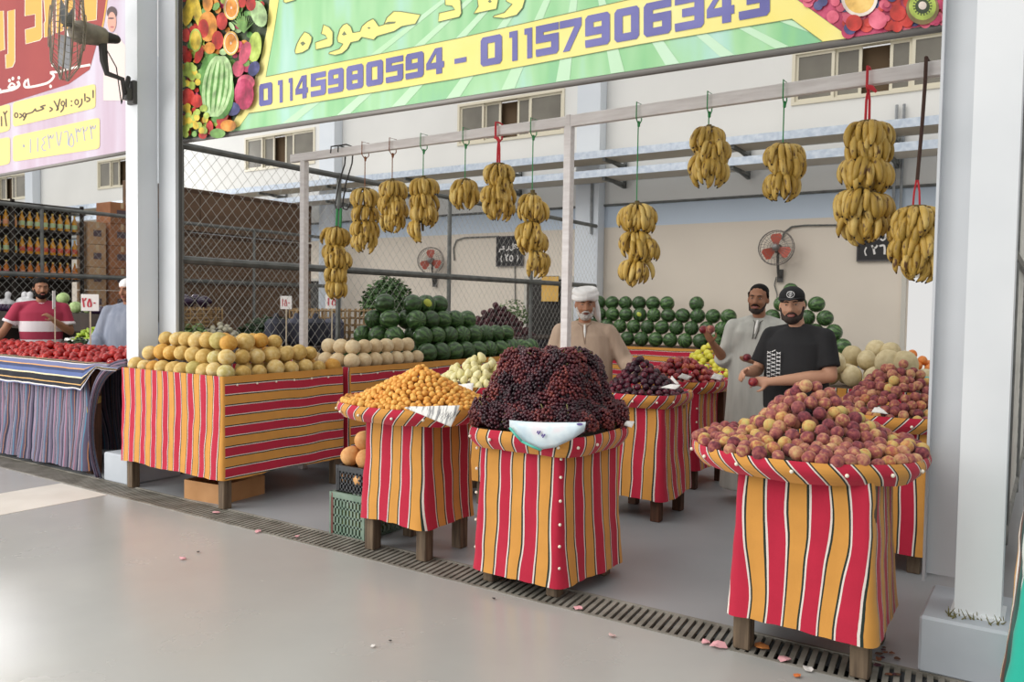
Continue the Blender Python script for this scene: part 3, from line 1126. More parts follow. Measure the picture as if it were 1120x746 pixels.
for L, w in (([(195, 50), (180, 85), (200, 105), (300, 88), (365, 65), (400, 20), (375, -5), (440, -10), (520, -35), (670, -62)], 2.6), ([(215, 95), (205, 40)], 2.2), ([(-60, 158), (0, 140), (95, 120), (140, 90), (130, 60)], 3.2),
             ([(60, 110), (85, 75), (110, 95), (60, 110)], 2), ([(5, 140), (0, 115)], 2)):
    ribbon(mb, c5(L), w, mpW)
for x, y in ((375, 98), (390, -60), (70, 55), (95, 40), (140, 35)):
    fill(mb, oval(x / 6.78, 80 + y / 6.78, 1.5, 2), mpW)
tag(mb.obj('white_lettering', flat('banner_white', '#f3e7df', .4), t, False, off), 'white Arabic line under the gold letters')
mb = MB()


def pill(a, b, c, d):                      # rounded quad: top-left, top-right, bottom-right, bottom-left
    P = [Vector((*p, 0)) for p in (a, b, c, d)]
    out = []
    for i in range(4):
        p, q, n_ = P[i], P[i - 1], P[(i + 1) % 4]
        u, v = (q - p).normalized() * 4, (n_ - p).normalized() * 4
        for k in range(5):
            s_ = k / 4
            out.append(tuple((p + u * (1 - s_) ** 2 + v * s_ ** 2)[:2]))
    fill(mb, out, mpB(.0035))


pill((14, 112), (104.5, 91.5), (104.5, 118), (14, 139))
pill((14, 149), (109, 128.5), (109, 162.5), (14, 177))
pill((-40, 126), (11, 113.5), (11, 142.5), (-40, 156))
pill((-40, 160), (11, 149.5), (11, 179), (-40, 190))
mb.obj('yellow_label', flat('banner_pill_yellow', '#f2d98a', .4), t, False, off)
mb = MB()
for L in ([(690, 125), (690, 185)], [(640, 178), (664, 188), (660, 205), (640, 212)], [(628, 150), (630, 208)], [(606, 188), (604, 228), (580, 255)], [(490, 190), (490, 252)], [(470, 240), (468, 265), (448, 290)],
          [(400, 205), (430, 265), (415, 275)], [(445, 190), (425, 268)], [(368, 252), (388, 268), (366, 285)], [(338, 238), (300, 250), (325, 262), (270, 282), (262, 265), (240, 290), (195, 305), (185, 330), (172, 352)],
          [(145, 300), (164, 316), (142, 334)]):
    ribbon(mb, c5(L), 1.6, mpB(.0048))
for x, y, r_ in ((568, 215, 13), (466, 225, 12), (182, 312, 11), (120, 312, 12)):
    ribbon(mb, c5(oval(x, y, r_, r_ * 1.4)), 1.4, mpB(.0048), closed=True)
for x, y in ((530, 208), (530, 240)):
    fill(mb, c5(oval(x, y, 6, 7)), mpB(.0048))
for L in ([(10, 320), (12, 395)], [(25, 285), (35, 305), (45, 290), (55, 280)], [(35, 300), (48, 395)]):
    ribbon(mb, c5(L), 1.5, mpB(.0048))
tag(mb.obj('dark_lettering', flat('banner_dark_ink', '#5b4f45', .5), t, False, off), 'dark Arabic words on the yellow label')
mb = MB()


def arab(ch, x, y, h, w):
    q = lambda u, v: (x + w * u, y - h * v)
    S = {'1': [[(.5, 1), (.5, 0)]], '2': [[(.05, 1), (.2, .72), (.6, .75), (.85, 1)], [(.12, .85), (.4, 0)]], '3': [[(.0, 1), (.12, .74), (.32, .78), (.45, .95)], [(.45, .95), (.6, .74), (.82, .78), (.95, 1)], [(.08, .85), (.3, 0)]],
         '4': [[(.85, 1), (.25, .82), (.6, .55), (.1, .3), (.4, .02), (.9, .06)]], '6': [[(.05, .9), (.75, .95), (.85, 0)]], '7': [[(.05, 1), (.5, 0), (.95, 1)]], '5': [[(.5, .95), (.1, .4), (.25, .05), (.75, .05), (.9, .4), (.5, .95)]], '0': [[(.4, .55), (.6, .5), (.5, .4), (.4, .55)]]}
    return [[q(*p) for p in s] for s in S[ch]]


for ch, x, y in zip('32356734110', (668, 612, 560, 508, 470, 415, 355, 305, 258, 205, 155), (490, 502, 512, 545, 535, 540, 560, 575, 582, 592, 590)):
    for s_ in arab(ch, x, y, 105, 42):
        ribbon(mb, c5(s_), 1.2, mpB(.0048))
tag(mb.obj('number_lettering', flat('banner_grey_ink', '#a7adc0', .5), t, False, off), 'pale grey Arabic numerals on the lower yellow label')
mb = MB()
fill(mb, oval(122, 22, 5.2, 13), mpB(.003), 2)
fill(mb, oval(122.3, 14, 5.6, 7), mpB(.004), 1)
fill(mb, oval(122.3, 24, 4.8, 11), mpB(.0045), 0)
fill(mb, oval(121.5, 20, 3.4, .9), mpB(.005), 1)
fill(mb, oval(122.6, 29.5, 2.2, .9), mpB(.005), 3)
fill(mb, [(113, 62), (118, 38), (127, 36), (137, 50), (137, 110), (113, 110)], mpB(.0025), 2)
tag(mb.obj('portrait_print', [flat('print_skin', '#d8a290', .5), flat('print_hair', '#5a4a4c', .5), flat('print_shirt', '#e6d2cc', .5), flat('print_lip', '#b0646a', .5)], t, False, off), 'printed head and shoulders of a dark haired person')
mb = MB()
mb.tube([(A_.x, YBN + .01, A_.z - .015), (B_.x, YBN + .01, B_.z - .015)], .018, 8)
mb.obj('banner_frame', flat('banner_frame', '#8a8682', .5, .3), t, True, off)


# ---------------------------------------------------------------- dark shop plaques on the back wall
def plaque(cx, cz, lab, last):
    t = thing('shop_number_plaque', lab, 'sign', (cx, 12.975, cz))
    w, h = .60, .56
    mb = MB()
    mb.box((0, 0, 0), (w, .02, h), bev=.006)
    mb.obj('board', flat('plaque_black', '#1d1a1c', .35), t)
    mb = MB()
    for s_ in (-1, 1):
        mb.box((s_ * w / 2, -.008, 0), (.02, .022, h + .02))
        mb.box((0, -.008, s_ * h / 2), (w - .02, .022, .02))
    mb.obj('frame', flat('plaque_frame', '#4a4648', .4), t, False)
    mp = lambda x, y: ((x - 365) / 590 * w, -.0125, -(y - 385) / 550 * h)
    mb = MB()
    for L, W in (([(590, 330), (555, 300), (585, 285), (600, 320), (480, 335)], 20), ([(530, 285), (490, 265), (470, 290), (520, 330), (440, 335)], 20), ([(435, 235), (442, 335), (410, 372), (375, 350)], 22), ([(345, 290), (345, 340), (285, 375)], 22),
                 ([(255, 340), (200, 345), (150, 350), (130, 400)], 20), ([(230, 330), (240, 295), (210, 300), (225, 335)], 18), ([(192, 465), (170, 525), (192, 588)], 18), ([(540, 460), (557, 520), (535, 580)], 18),
                 ([(265, 440), (282, 474), (318, 474), (338, 440)], 26), ([(283, 460), (305, 572)], 28)):
        ribbon(mb, L, W, mp)
    if last == 6:
        ribbon(mb, [(366, 455), (430, 452), (438, 575)], 28, mp)
    else:
        ribbon(mb, oval(405, 520, 34, 50), 24, mp, closed=True)
    mb.obj('lettering', flat('plaque_white', '#e4e0dc', .5), t, False)


plaque(-2.165, 2.645, 'black shop plaque numbered twenty-six in white Arabic between the two banana columns', 6)
plaque(-8.70, 2.665, 'black shop plaque numbered twenty-five in white Arabic behind the chain link fence', 5)
# ================================================================ STALLS
def resample(poly, step, rad=.03):
    """closed outline with rounded corners, resampled; returns [(x, y, nx, ny, s, edge)]"""
    n = len(poly)
    pts = []
    for i in range(n):
        p, a, b = Vector(poly[i]), Vector(poly[i - 1]), Vector(poly[(i + 1) % n])
        u, v = (a - p).normalized(), (b - p).normalized()
        for k in range(5):
            s = k / 4
            pts.append((p + u * rad * (1 - s) ** 2 + v * rad * s ** 2, i if k > 2 else (i - 1) % n))
    out = []
    s = 0
    m = len(pts)
    for i in range(m):
        p, e = pts[i]
        q, e2 = pts[(i + 1) % m]
        L = (q - p).length
        k = max(1, int(L / step))
        t = (q - p).normalized()
        for j in range(k):
            r_ = p.lerp(q, j / k)
            out.append([r_.x, r_.y, t.y, -t.x, s + L * j / k, e])
        s += L
    # smooth the normals
    M = len(out)
    sm = []
    for i in range(M):
        nx = sum(out[(i + k) % M][2] for k in (-2, -1, 0, 1, 2))
        ny = sum(out[(i + k) % M][3] for k in (-2, -1, 0, 1, 2))
        l = math.hypot(nx, ny) or 1
        sm.append((out[i][0], out[i][1], nx / l, ny / l, out[i][4], out[i][5]))
    return sm, s


def skirt(mb, poly, z0, z1, wave=.02, freq=5.0, flare=.03, horiz=(), seed=0.0, rows=16, skip=(), sag=.02, lean=.02):
    """hanging cloth around an anticlockwise outline; horiz: edges whose stripes lie level"""
    pts, total = resample(poly, .022)
    n = len(pts)
    grid = []
    for j in range(rows + 1):
        t = j / rows
        row = []
        for (x, y, nx, ny, s, e) in pts:
            zb = z0 + sag * nse(s * 2.3, seed, 3.1) + .006 * nse(s * 14, seed)
            z = z1 + (zb - z1) * t
            d = flare * t * t + wave * (.25 + .75 * t) * nse(s * freq, seed, t * 1.1) + wave * .4 * nse(s * freq * 2.7, seed + 5, t * 2) + .006 * nse(s * 3, seed, z * 9)
            row.append((x + nx * d, y + ny * d, z))
        grid.append(row)
    vs = [p for r in grid for p in r]
    fs, uvs = [], []

    def uv(i, j, s, e):
        z = grid[j][i % n][2]
        if e in horiz:
            return ((1.9 - z) * 1.0 + .012 * nse(s * 3, seed, 7) + .02, s)
        return (s + lean * nse(s * 2, z * 2.2, seed) + .01 * nse(s * 9, z * 5, seed), z)
    for j in range(rows):
        for i in range(n):
            e = pts[i][5]
            if e in skip:
                continue
            k = (i + 1) % n
            s0, s1 = pts[i][4], pts[i][4] + (pts[k][4] - pts[i][4] if k else total - pts[i][4])
            fs.append([j * n + i, (j + 1) * n + i, (j + 1) * n + k, j * n + k])
            uvs.append([uv(i, j, s0, e), uv(i, j + 1, s0, e), uv(k, j + 1, s1, e), uv(k, j, s1, e)])
    mb.add(vs, fs, 0, uvs)
    return pts


def superell(cx, cy, a, b, n_, k=72):
    out = []
    for i in range(k):
        t = 2 * PI * i / k
        c, s = math.cos(t), math.sin(t)
        out.append((cx + a * abs(c) ** (2 / n_) * (1 if c >= 0 else -1), cy + b * abs(s) ** (2 / n_) * (1 if s >= 0 else -1)))
    return out


def rim_band(mb, outline, z0, z1, slant=.8, bulge=.015, seed=0.0, drop=.0):
    n = len(outline)
    L = [0]
    for i in range(n):
        a, b = outline[i], outline[(i + 1) % n]
        L.append(L[-1] + math.hypot(b[0] - a[0], b[1] - a[1]))
    cx, cy = sum(p[0] for p in outline) / n, sum(p[1] for p in outline) / n
    rows = 6
    vs, fs, uvs = [], [], []
    for j in range(rows + 1):
        t = j / rows
        for i, p in enumerate(outline):
            d = Vector((p[0] - cx, p[1] - cy))
            d.normalize()
            off = bulge * math.sin(PI * min(1, t * 1.05)) - .035 * t * t + .006 * nse(L[i] * 6, t, seed)
            vs.append((p[0] + d.x * off, p[1] + d.y * off, z1 + (z0 - z1) * t + (.012 * nse(L[i] * 4, seed, 1) if j == rows else .006 * nse(L[i] * 3, seed + 2))))
    for j in range(rows):
        for i in range(n):
            k = (i + 1) % n
            fs.append([j * n + i, (j + 1) * n + i, (j + 1) * n + k, j * n + k])
            u = lambda q, jj: (L[q] + slant * (j + jj) / rows * (z1 - z0) + .02 * nse(L[q] * 3, seed), (j + jj) / rows)
            uvs.append([u(i, 0), u(i, 1), u(i + 1, 1), u(i + 1, 0)])
    mb.add(vs, fs, 0, uvs)
    # cloth folded inside the rim
    vs = [(p[0], p[1], z1) for p in outline] + [(cx + (p[0] - cx) * .93, cy + (p[1] - cy) * .93, z1 - .02) for p in outline]
    uvs = [[(L[i], 1), (L[i + 1], 1), (L[i + 1], 1.05), (L[i], 1.05)] for i in range(n)]
    mb.add(vs, [[i, (i + 1) % n, n + (i + 1) % n, n + i] for i in range(n)], 0, uvs)


def make_stall(name, label, foot, zc, ztop, legs, rim=None, horiz=(), wave=.018, freq=5, flare=.03, mat_=None, seed=1.0, cat='fruit stall', group=None, skip=(), leg_w=.075,
               tacks=(), slant=.8, sag=.02, wood=None, rim_h=.10, lean=.02, recess=0.0):
    """foot: anticlockwise outline of the cloth box; zc: lower cloth edge; ztop: table top height"""
    cx, cy = sum(p[0] for p in foot) / len(foot), sum(p[1] for p in foot) / len(foot)
    t = thing(name, label, cat, (cx, cy, 0), 0, group)
    loc = [(x - cx, y - cy) for x, y in foot]
    wood = wood or WOOD_DK
    for (x, y) in legs:
        x += .012 * (1 if x < cx else -1)
        y += .012 * (1 if y < cy else -1)
        mb = MB()
        mb.box((x - cx, y - cy, ztop / 2 - .02), (leg_w, leg_w, ztop - .04), bev=.006)
        mb.obj('leg', wood, t)
    mb = MB()
    inner = [(x * .96, y * .96) for x, y in loc]
    n = len(inner)
    mb.add([(x, y, ztop - .035 - recess) for x, y in inner] + [(x, y, ztop - .005 - recess) for x, y in inner], [list(reversed(range(n))), list(range(n, 2 * n))] + [[i, (i + 1) % n, n + (i + 1) % n, n + i] for i in range(n)])
    mb.obj('table_top', wood, t, False)
    mb = MB()
    skirt(mb, loc, zc, ztop, wave, freq, flare, horiz, seed, skip=skip, sag=sag, lean=lean)
    mb.obj('cloth_skirt', mat_ or CLOTH, t, True)
    if rim:
        rx, ry, a, b_, n_ = rim
        out = superell(rx - cx, ry - cy, a, b_, n_)
        mb = MB()
        rim_band(mb, out, ztop - rim_h + .03, ztop + .03, slant, seed=seed)
        mb.obj('cloth_rim', mat_ or CLOTH, t, True)
        mb = MB()
        sm = [(rx - cx + (x - rx + cx) * .95, ry - cy + (y - ry + cy) * .95) for x, y in out]
        k = len(sm)
        mb.add([(x, y, ztop - .03) for x, y in sm] + [(x, y, ztop + .005) for x, y in sm], [list(reversed(range(k))), list(range(k, 2 * k))] + [[i, (i + 1) % k, k + (i + 1) % k, k + i] for i in range(k)])
        mb.obj('tray_board', wood, t, False)
    for (x, y, z) in tacks:
        link('tack', TACK_ME, t, (x - cx, y - cy, z))
    return t


mb = MB()
mb.ell((0, 0, 0), .009, nu=8, nv=5)
TACK_ME = mb.mesh('tack', TACK)

rect = lambda x0, x1, y0, y1: [(x0, y0), (x1, y0), (x1, y1), (x0, y1)]


def rim_tacks(rim, z, n, a0=PI, a1=2 * PI):
    rx, ry, a, b, k = rim
    out = []
    for i in range(n):
        t = a0 + (a1 - a0) * (i + .5) / n
        c, s = math.cos(t), math.sin(t)
        out.append((rx + (a + .012) * abs(c) ** (2 / k) * (1 if c >= 0 else -1), ry + (b + .012) * abs(s) ** (2 / k) * (1 if s >= 0 else -1), z))
    return out


# front peach stall (large, nearest the steel column)
PR = (-.985, 4.12, .535, .52, 2.2)
make_stall('fruit_stall', 'striped cloth peach stall nearest the steel column, on two visible wooden legs', rect(-1.205, -.615, 3.73, 4.32), .175, .92, [(-1.185, 3.785), (-.64, 3.785), (-1.17, 4.26), (-.655, 4.26)], PR,
           mat_=CLOTH, seed=2.0, tacks=rim_tacks(PR, .905, 7, PI * 1.08, 1.98 * PI), slant=-.9, flare=.042, wave=.012, leg_w=.08, lean=.05)
# grape stall
GRM = (-2.445, 4.10, .385, .378, 5.0)
make_stall('fruit_stall', 'striped cloth grape stall reaching almost to the floor', [(-2.745, 3.81), (-2.205, 3.81), (-2.135, 4.42), (-2.70, 4.42)], .075, .88, [(-2.70, 3.855), (-2.245, 3.855), (-2.20, 4.36), (-2.66, 4.36)], GRM, mat_=CLOTH, seed=5.0,
           tacks=rim_tacks(GRM, .855, 6, PI * 1.05, 2.05 * PI) + [(-2.193, 3.80, z) for z in (.18, .30, .42, .55, .68, .78)] + [(-2.757, 3.80, z) for z in (.2, .36, .52, .66, .78)], flare=.045, wave=.02, slant=.1, rim_h=.115)
# apricot stall
AR = (-3.47, 4.12, .535, .46, 2.3)
make_stall('fruit_stall', 'striped cloth apricot stall beside the stacked plastic crates', rect(-3.70, -3.20, 3.86, 4.34), .215, .94, [(-3.685, 3.90), (-3.23, 3.91), (-3.685, 4.30), (-3.225, 4.29)], AR, mat_=CLOTH, seed=8.0,
           tacks=rim_tacks(AR, .915, 7, PI * 1.02, 1.9 * PI), flare=.042, wave=.018, slant=.9, leg_w=.08)
# melon stall (long), its end turned to the aisle
make_stall('fruit_stall', 'long striped cloth stall stacked with yellow netted melons', [(-6.625, 3.93), (-5.245, 3.93), (-5.245, 5.20), (-6.30, 5.20), (-6.30, 4.05), (-6.625, 4.05)], .235, 1.035,
           [(-6.56, 3.985), (-5.30, 3.985), (-5.29, 5.16), (-6.25, 5.16)], None, horiz=(1,), mat_=CLOTH_W, seed=11.0, recess=.05, wave=.012, flare=.012, sag=.03,
           tacks=[(-6.63 + .2 * i + .1, 3.945, .96) for i in range(7)] + [(-5.235, 4.05 + .19 * i, .965) for i in range(6)])
# second long stall behind it
make_stall('fruit_stall', 'long striped cloth stall behind the yellow melons carrying pale melons and watermelons', [(-6.60, 5.60), (-5.82, 5.60), (-5.82, 5.27), (-5.245, 5.27), (-5.245, 9.3), (-6.60, 9.3)], .25, 1.035, [(-6.55, 5.66), (-5.29, 5.32), (-5.29, 7.2), (-5.29, 9.2), (-6.55, 9.2)], None,
           horiz=(3,), mat_=CLOTH_W, seed=14.0, recess=.035, wave=.012, flare=.012, tacks=[(-5.235, 5.4 + .22 * i, .965) for i in range(9)])
# pear stall, largely hidden between the apricots and the grapes
PRM = (-4.02, 5.55, .44, .40, 3)
make_stall('fruit_stall', 'striped cloth pear stall tucked behind the apricot and grape stalls', rect(-4.28, -3.76, 5.28, 5.82), .2, .93, [(-4.24, 5.33), (-3.80, 5.33), (-3.80, 5.78), (-4.24, 5.78)], PRM, seed=17.0)
# plum stall
PLR = (-2.66, 5.90, .34, .36, 3.2)
make_stall('fruit_stall', 'striped cloth plum stall between the grapes and the nectarine stall', rect(-2.93, -2.40, 5.64, 6.17), .17, .93, [(-2.88, 5.69), (-2.43, 5.67), (-2.43, 6.12), (-2.83, 6.10)], PLR, seed=20.0, wave=.028, flare=.05,
           tacks=rim_tacks(PLR, .91, 5, 1.1 * PI, 1.95 * PI), wood=WOOD_BR)
# nectarine stall
NR = (-2.86, 7.20, .42, .42, 2.8)
make_stall('fruit_stall', 'striped cloth nectarine stall in front of the man in the grey robe', rect(-3.13, -2.58, 6.86, 7.55), .17, .93, [(-3.09, 6.91), (-2.62, 6.90), (-2.55, 7.42), (-3.09, 7.5)], NR, seed=23.0, wave=.022,
           tacks=rim_tacks(NR, .91, 6, 1.05 * PI, 1.95 * PI) + [(-2.585, 6.85, .25 + .12 * i) for i in range(5)], wood=WOOD_BR)
# apple stall behind it
make_stall('fruit_stall', 'striped cloth stall of yellow apples behind the nectarines', rect(-3.35, -2.80, 8.15, 8.75), .17, .95, [(-3.3, 8.2), (-2.85, 8.2), (-2.85, 8.7), (-3.3, 8.7)], (-3.08, 8.45, .42, .42, 3), seed=26.0)
# rear peach stall
RR_ = (-.83, 5.80, .40, .46, 2.4)
make_stall('fruit_stall', 'striped cloth stall with the second heap of peaches, behind the front peach stall', rect(-1.06, -.60, 5.46, 6.10), .12, .94, [(-1.02, 5.51), (-.65, 5.51), (-.65, 6.05), (-1.02, 6.05)], RR_, seed=29.0,
           tacks=rim_tacks(RR_, .92, 6, 1.1 * PI, 1.95 * PI), slant=.9)
# cream melon stall at the far side
make_stall('fruit_stall', 'striped cloth stall of cream melons and oranges near the open back door', rect(-1.64, -.58, 6.75, 7.75), .12, 1.0, [(-1.58, 6.8), (-.63, 6.8), (-.63, 7.7), (-1.58, 7.7)], None, seed=32.0)
# back watermelon stalls
make_stall('fruit_stall', 'striped cloth stall along the back wall under the long watermelon stack', rect(-7.0 + .42, -3.75, 11.45, 12.35), .2, 1.02, [(-6.5, 11.5), (-3.8, 11.5), (-3.8, 12.3), (-6.5, 12.3)], None, horiz=(0,), mat_=CLOTH_W, seed=35.0)
make_stall('fruit_stall', 'grey striped cloth stall under the watermelon stack behind the two standing men', rect(-3.62, -2.22, 11.2, 12.1), .1, 1.02, [(-3.55, 11.25), (-2.3, 11.25), (-2.3, 12.05), (-3.55, 12.05)], None, mat_=GREY_ST, seed=38.0)

# ---------------------------------------------------------------- tomato stall of the next shop
t = make_stall('vegetable_stall', 'tomato stall hung with a gathered dark blue striped cloth, beside the column', rect(-10.6, -7.30, 4.02, 4.62), .05, 1.0, [(-7.36, 4.10), (-10.5, 4.1), (-10.5, 4.56), (-7.36, 4.56)], None, mat_=NAVY, seed=41.0,
               wave=.045, freq=7, flare=.06, cat='vegetable stall', skip=(1,), wood=WOOD_BR, leg_w=.10)
cx, cy = t.location.x, t.location.y
# top cloth: a band folded over the front edge and draped round the corner
mb = MB()
rows = [(.16, 1.03), (.02, 1.04), (-.03, 1.025), (-.055, .99), (-.07, .92), (-.085, .84), (-.09, .785)]
xs_ = [-10.7 + i * .05 for i in range(int(4.02 / .05) + 1)]
vs, fs, uvs = [], [], []
for j, (dy, z) in enumerate(rows):
    for i, x in enumerate(xs_):
        w = .012 * nse(x * 6, j * .3) * j / 3
        zz = z + .006 * nse(x * 3, 2) + (.02 * nse(x * 4, 9) if j == len(rows) - 1 else 0)
        k_ = min(1, max(0, (-7.12 - x) / .12)) * .82 + .18     # short drop past the corner
        zz = 1.04 + (zz - 1.04) * (k_ if j > 1 else 1)
        vs.append((x - cx, 4.02 + (dy if j < 2 else dy * (.4 + .6 * k_)) + w - cy if x < -6.95 else min(4.02 + dy, 4.085) - cy, zz))
n = len(xs_)
for j in range(len(rows) - 1):
    for i in range(n - 1):
        fs.append([j * n + i, (j + 1) * n + i, (j + 1) * n + i + 1, j * n + i + 1])
        uvs.append([(j * .055, xs_[i]), ((j + 1) * .055, xs_[i]), ((j + 1) * .055, xs_[i + 1]), (j * .055, xs_[i + 1])])
mb.add(vs, fs, 0, uvs)
mb.obj('top_cloth', NAVYTOP, t, True)
# the end of the cloth gathered and swept down the corner, leaving the end open
mb = MB()
ca = [(139, 393), (125, 396), (112, 404), (103, 418), (98, 440), (96, 470), (99, 500), (105, 522)]
cb = [(139, 402), (128, 405), (118, 412), (110, 426), (105, 446), (103, 474), (106, 500), (112, 523)]
vs, fs, uvs = [], [], []
for k, (A, B) in enumerate(zip(smooth_pts(ca, 3), smooth_pts(cb, 3))):
    for j in range(6):
        a_ = j / 5
        Y_ = 3.945 + .07 * a_ + .012 * math.sin(a_ * 9 + k * .2)
        p = gy(A[0] + (B[0] - A[0]) * a_, A[1] + (B[1] - A[1]) * a_, Y_)
        vs.append((p.x - cx, p.y - cy, p.z))
n = len(vs) // 6
for k in range(n - 1):
    for j in range(5):
        fs.append([k * 6 + j, (k + 1) * 6 + j, (k + 1) * 6 + j + 1, k * 6 + j + 1])
        uvs.append([(j * .035, k * .2), (j * .035, k * .2 + .2), (j * .035 + .035, k * .2 + .2), (j * .035 + .035, k * .2)])
mb.add(vs, fs, 0, uvs)
o = mb.obj('cloth_tail', NAVY, t, True)
sol = o.modifiers.new('thick', 'SOLIDIFY')
sol.thickness = .006
mb = MB()
mb.box((-7.08 - cx, 4.33 - cy, 1.012), (.46, .55, .02))
mb.obj('end_board', WOOD_BR, t, False)
# rag tied round the leg
mb = MB()
for k in range(5):
    mb.tube([(-7.36 - cx + .062 * math.cos(a * PI / 5), 4.10 - cy + .062 * math.sin(a * PI / 5), .66 + k * .012 + .004 * math.sin(a)) for a in range(10)], .010, 6, closed=True)
mb.cap((-7.33 - cx, 4.03 - cy, .67), (-7.31 - cx, 4.02 - cy, .58), .012, .006)
mb.obj('tied_rag', flat('yellow_rag', '#a58a4a', .9), t)
# ================================================================ FRUIT
def fruit_mesh(name, m, r=(1, 1, 1), dimple=.0, cleft=0.0, ribs=0, ribd=0.0, seed=0, nu=16, nv=11, lump=0.03, neck=0.0):
    mb = MB()
    mb.ell((0, 0, 0), 1.0, nu=nu, nv=nv)
    out = []
    for x, y, z in mb.v:
        v = Vector((x, y, z))
        k = 1 + lump * nse(x * 1.3 + seed, y * 1.3, z * 1.3)
        a = math.atan2(y, x)
        rad = math.hypot(x, y)
        if ribs:
            k += ribd * (abs(math.cos(a * ribs / 2)) - .6) * rad
        if cleft:
            k -= cleft * math.exp(-(a / .28) ** 2) * (rad ** .5) * (.4 + .6 * max(0, z))
        zz = z
        if dimple:
            zz -= dimple * math.exp(-(rad / .28) ** 2) * (1 if z > 0 else -.5)
        if neck and z > 0:
            rad_k = 1 - neck * z ** 1.5
            x, y = x * rad_k, y * rad_k
            zz *= 1 + neck * .7
        out.append((x * k * r[0], y * k * r[1], zz * k * r[2]))
    mb.v = out
    return mb.mesh(name, m, True)


def surf_points(h, box, r, n_try, gap=1.84, seed=1, facing=None):
    """points of a heap's skin: h(x, y) the heap's height (None outside), box the plan limits"""
    rg = random.Random(seed)
    acc, cell = [], {}
    d = gap * r
    x0, x1, y0, y1 = box
    e = .01

    def grad(x, y):
        a, b, c, d_ = h(x + e, y), h(x - e, y), h(x, y + e), h(x, y - e)
        c0 = h(x, y)
        gx_ = ((a if a is not None else c0 - e) - (b if b is not None else c0 - e)) / (2 * e)
        gy_ = ((c if c is not None else c0 - e) - (d_ if d_ is not None else c0 - e)) / (2 * e)
        return gx_, gy_
    for _ in range(n_try):
        x, y = rg.uniform(x0, x1), rg.uniform(y0, y1)
        z = h(x, y)
        if z is None:
            continue
        gx_, gy_ = grad(x, y)
        nv = Vector((-gx_, -gy_, 1))
        if rg.random() > min(1, nv.length / 2.5) and nv.length < 2.5:
            continue
        nv.normalize()
        p = Vector((x, y, z)) - nv * r * rg.uniform(.75, 1.15)
        key = (int(p.x // d), int(p.y // d), int(p.z // d))
        ok = True
        for i in (-1, 0, 1):
            for j in (-1, 0, 1):
                for k in (-1, 0, 1):
                    for q in cell.get((key[0] + i, key[1] + j, key[2] + k), ()):
                        if (q - p).length < d:
                            ok = False
                            break
                    if not ok:
                        break
                if not ok:
                    break
            if not ok:
                break
        if ok:
            cell.setdefault(key, []).append(p)
            acc.append((p, nv))
    return acc


def visible(acc, limit=300, lo=-.25):
    out = []
    for p, nv in acc:
        d = (CAM - p)
        if nv.dot(d.normalized()) > lo:
            out.append((d.length, p, nv))
    out.sort(key=lambda q: q[0])
    return [(p, nv) for _, p, nv in out[:limit]]


def heap(name, cat, group, variants, h, box, r, n_try, labels, seed=1, limit=298, gap=1.84, inner=None, inner_mat=None, inner_name=None, inner_label=None, sc=(.92, 1.06), lo=-.25, upright=False, base=.95, sides=None):
    """variants: [(mesh, colour words)], labels: f(colour, tier) -> text; the skin of a heap, one object per fruit"""
    rg = random.Random(seed)
    every = visible(surf_points(h, box, r, n_try, gap, seed), 100000, lo)
    acc, rest = every[:limit], every[limit:]
    zs_ = [p.z for p, _ in acc]
    z0, z1 = min(zs_), max(zs_)
    top = max(acc, key=lambda q: q[0].z)[0]
    for p, nv in acc:
        k = rg.choices(range(len(variants)), [v[2] for v in variants])[0]
        me, col = variants[k][0], variants[k][1]
        o = bpy.data.objects.new(name, me)
        COL.objects.link(o)
        o.location = p
        s = r * rg.uniform(*sc)
        o.scale = (s, s, s)
        o.rotation_euler = (rg.uniform(-.5, .5), rg.uniform(-.5, .5), rg.uniform(0, 6.3)) if upright else (rg.uniform(0, 6.3), rg.uniform(0, 6.3), rg.uniform(0, 6.3))
        q = (p.z - z0) / max(z1 - z0, 1e-6)
        tier = 'lowest layer' if q < .22 else 'lower slope' if q < .5 else 'upper slope' if q < .8 else 'crest'
        lab = labels(col, tier)
        if sides:
            dx, dy = p.x - top.x, p.y - top.y
            lab += ', ' + (sides[0] if dx < -abs(dy) else sides[1] if dx > abs(dy) else 'facing the hall' if dy < 0 else 'facing the shop')
        if p == top:
            lab = 'topmost %s crowning the %s' % (name, group.split(' on ')[-1] if ' on ' in group else group)
        tag(o, lab, cat, group)
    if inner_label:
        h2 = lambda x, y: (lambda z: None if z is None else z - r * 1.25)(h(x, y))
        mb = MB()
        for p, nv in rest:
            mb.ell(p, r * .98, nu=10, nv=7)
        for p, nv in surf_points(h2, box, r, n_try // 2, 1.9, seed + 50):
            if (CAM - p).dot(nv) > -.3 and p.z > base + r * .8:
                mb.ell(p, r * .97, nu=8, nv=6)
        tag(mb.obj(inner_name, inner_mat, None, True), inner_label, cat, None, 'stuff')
    return acc


def mound(cx, cy, a, b, z0, hh, p=1.6, n_=2.2, flat_top=0.0, wob=.03, seed=0.0, ox=0.0, oy=0.0):
    """heap over a superellipse; p: how peaked; the summit shifted by ox, oy"""
    def h(x, y):
        u, v = (x - cx) / a, (y - cy) / b
        q = (abs(u) ** n_ + abs(v) ** n_) ** (1 / n_)
        if q > 1:
            return None
        q2 = math.hypot((x - cx - ox * (1 - q)) / a, (y - cy - oy * (1 - q)) / b)
        q2 = max(0, (min(1, q2) - flat_top) / (1 - flat_top))
        return z0 + hh * (1 - q2 ** p) + wob * nse(x * 7, y * 7, seed) * (1 - q2)
    return h


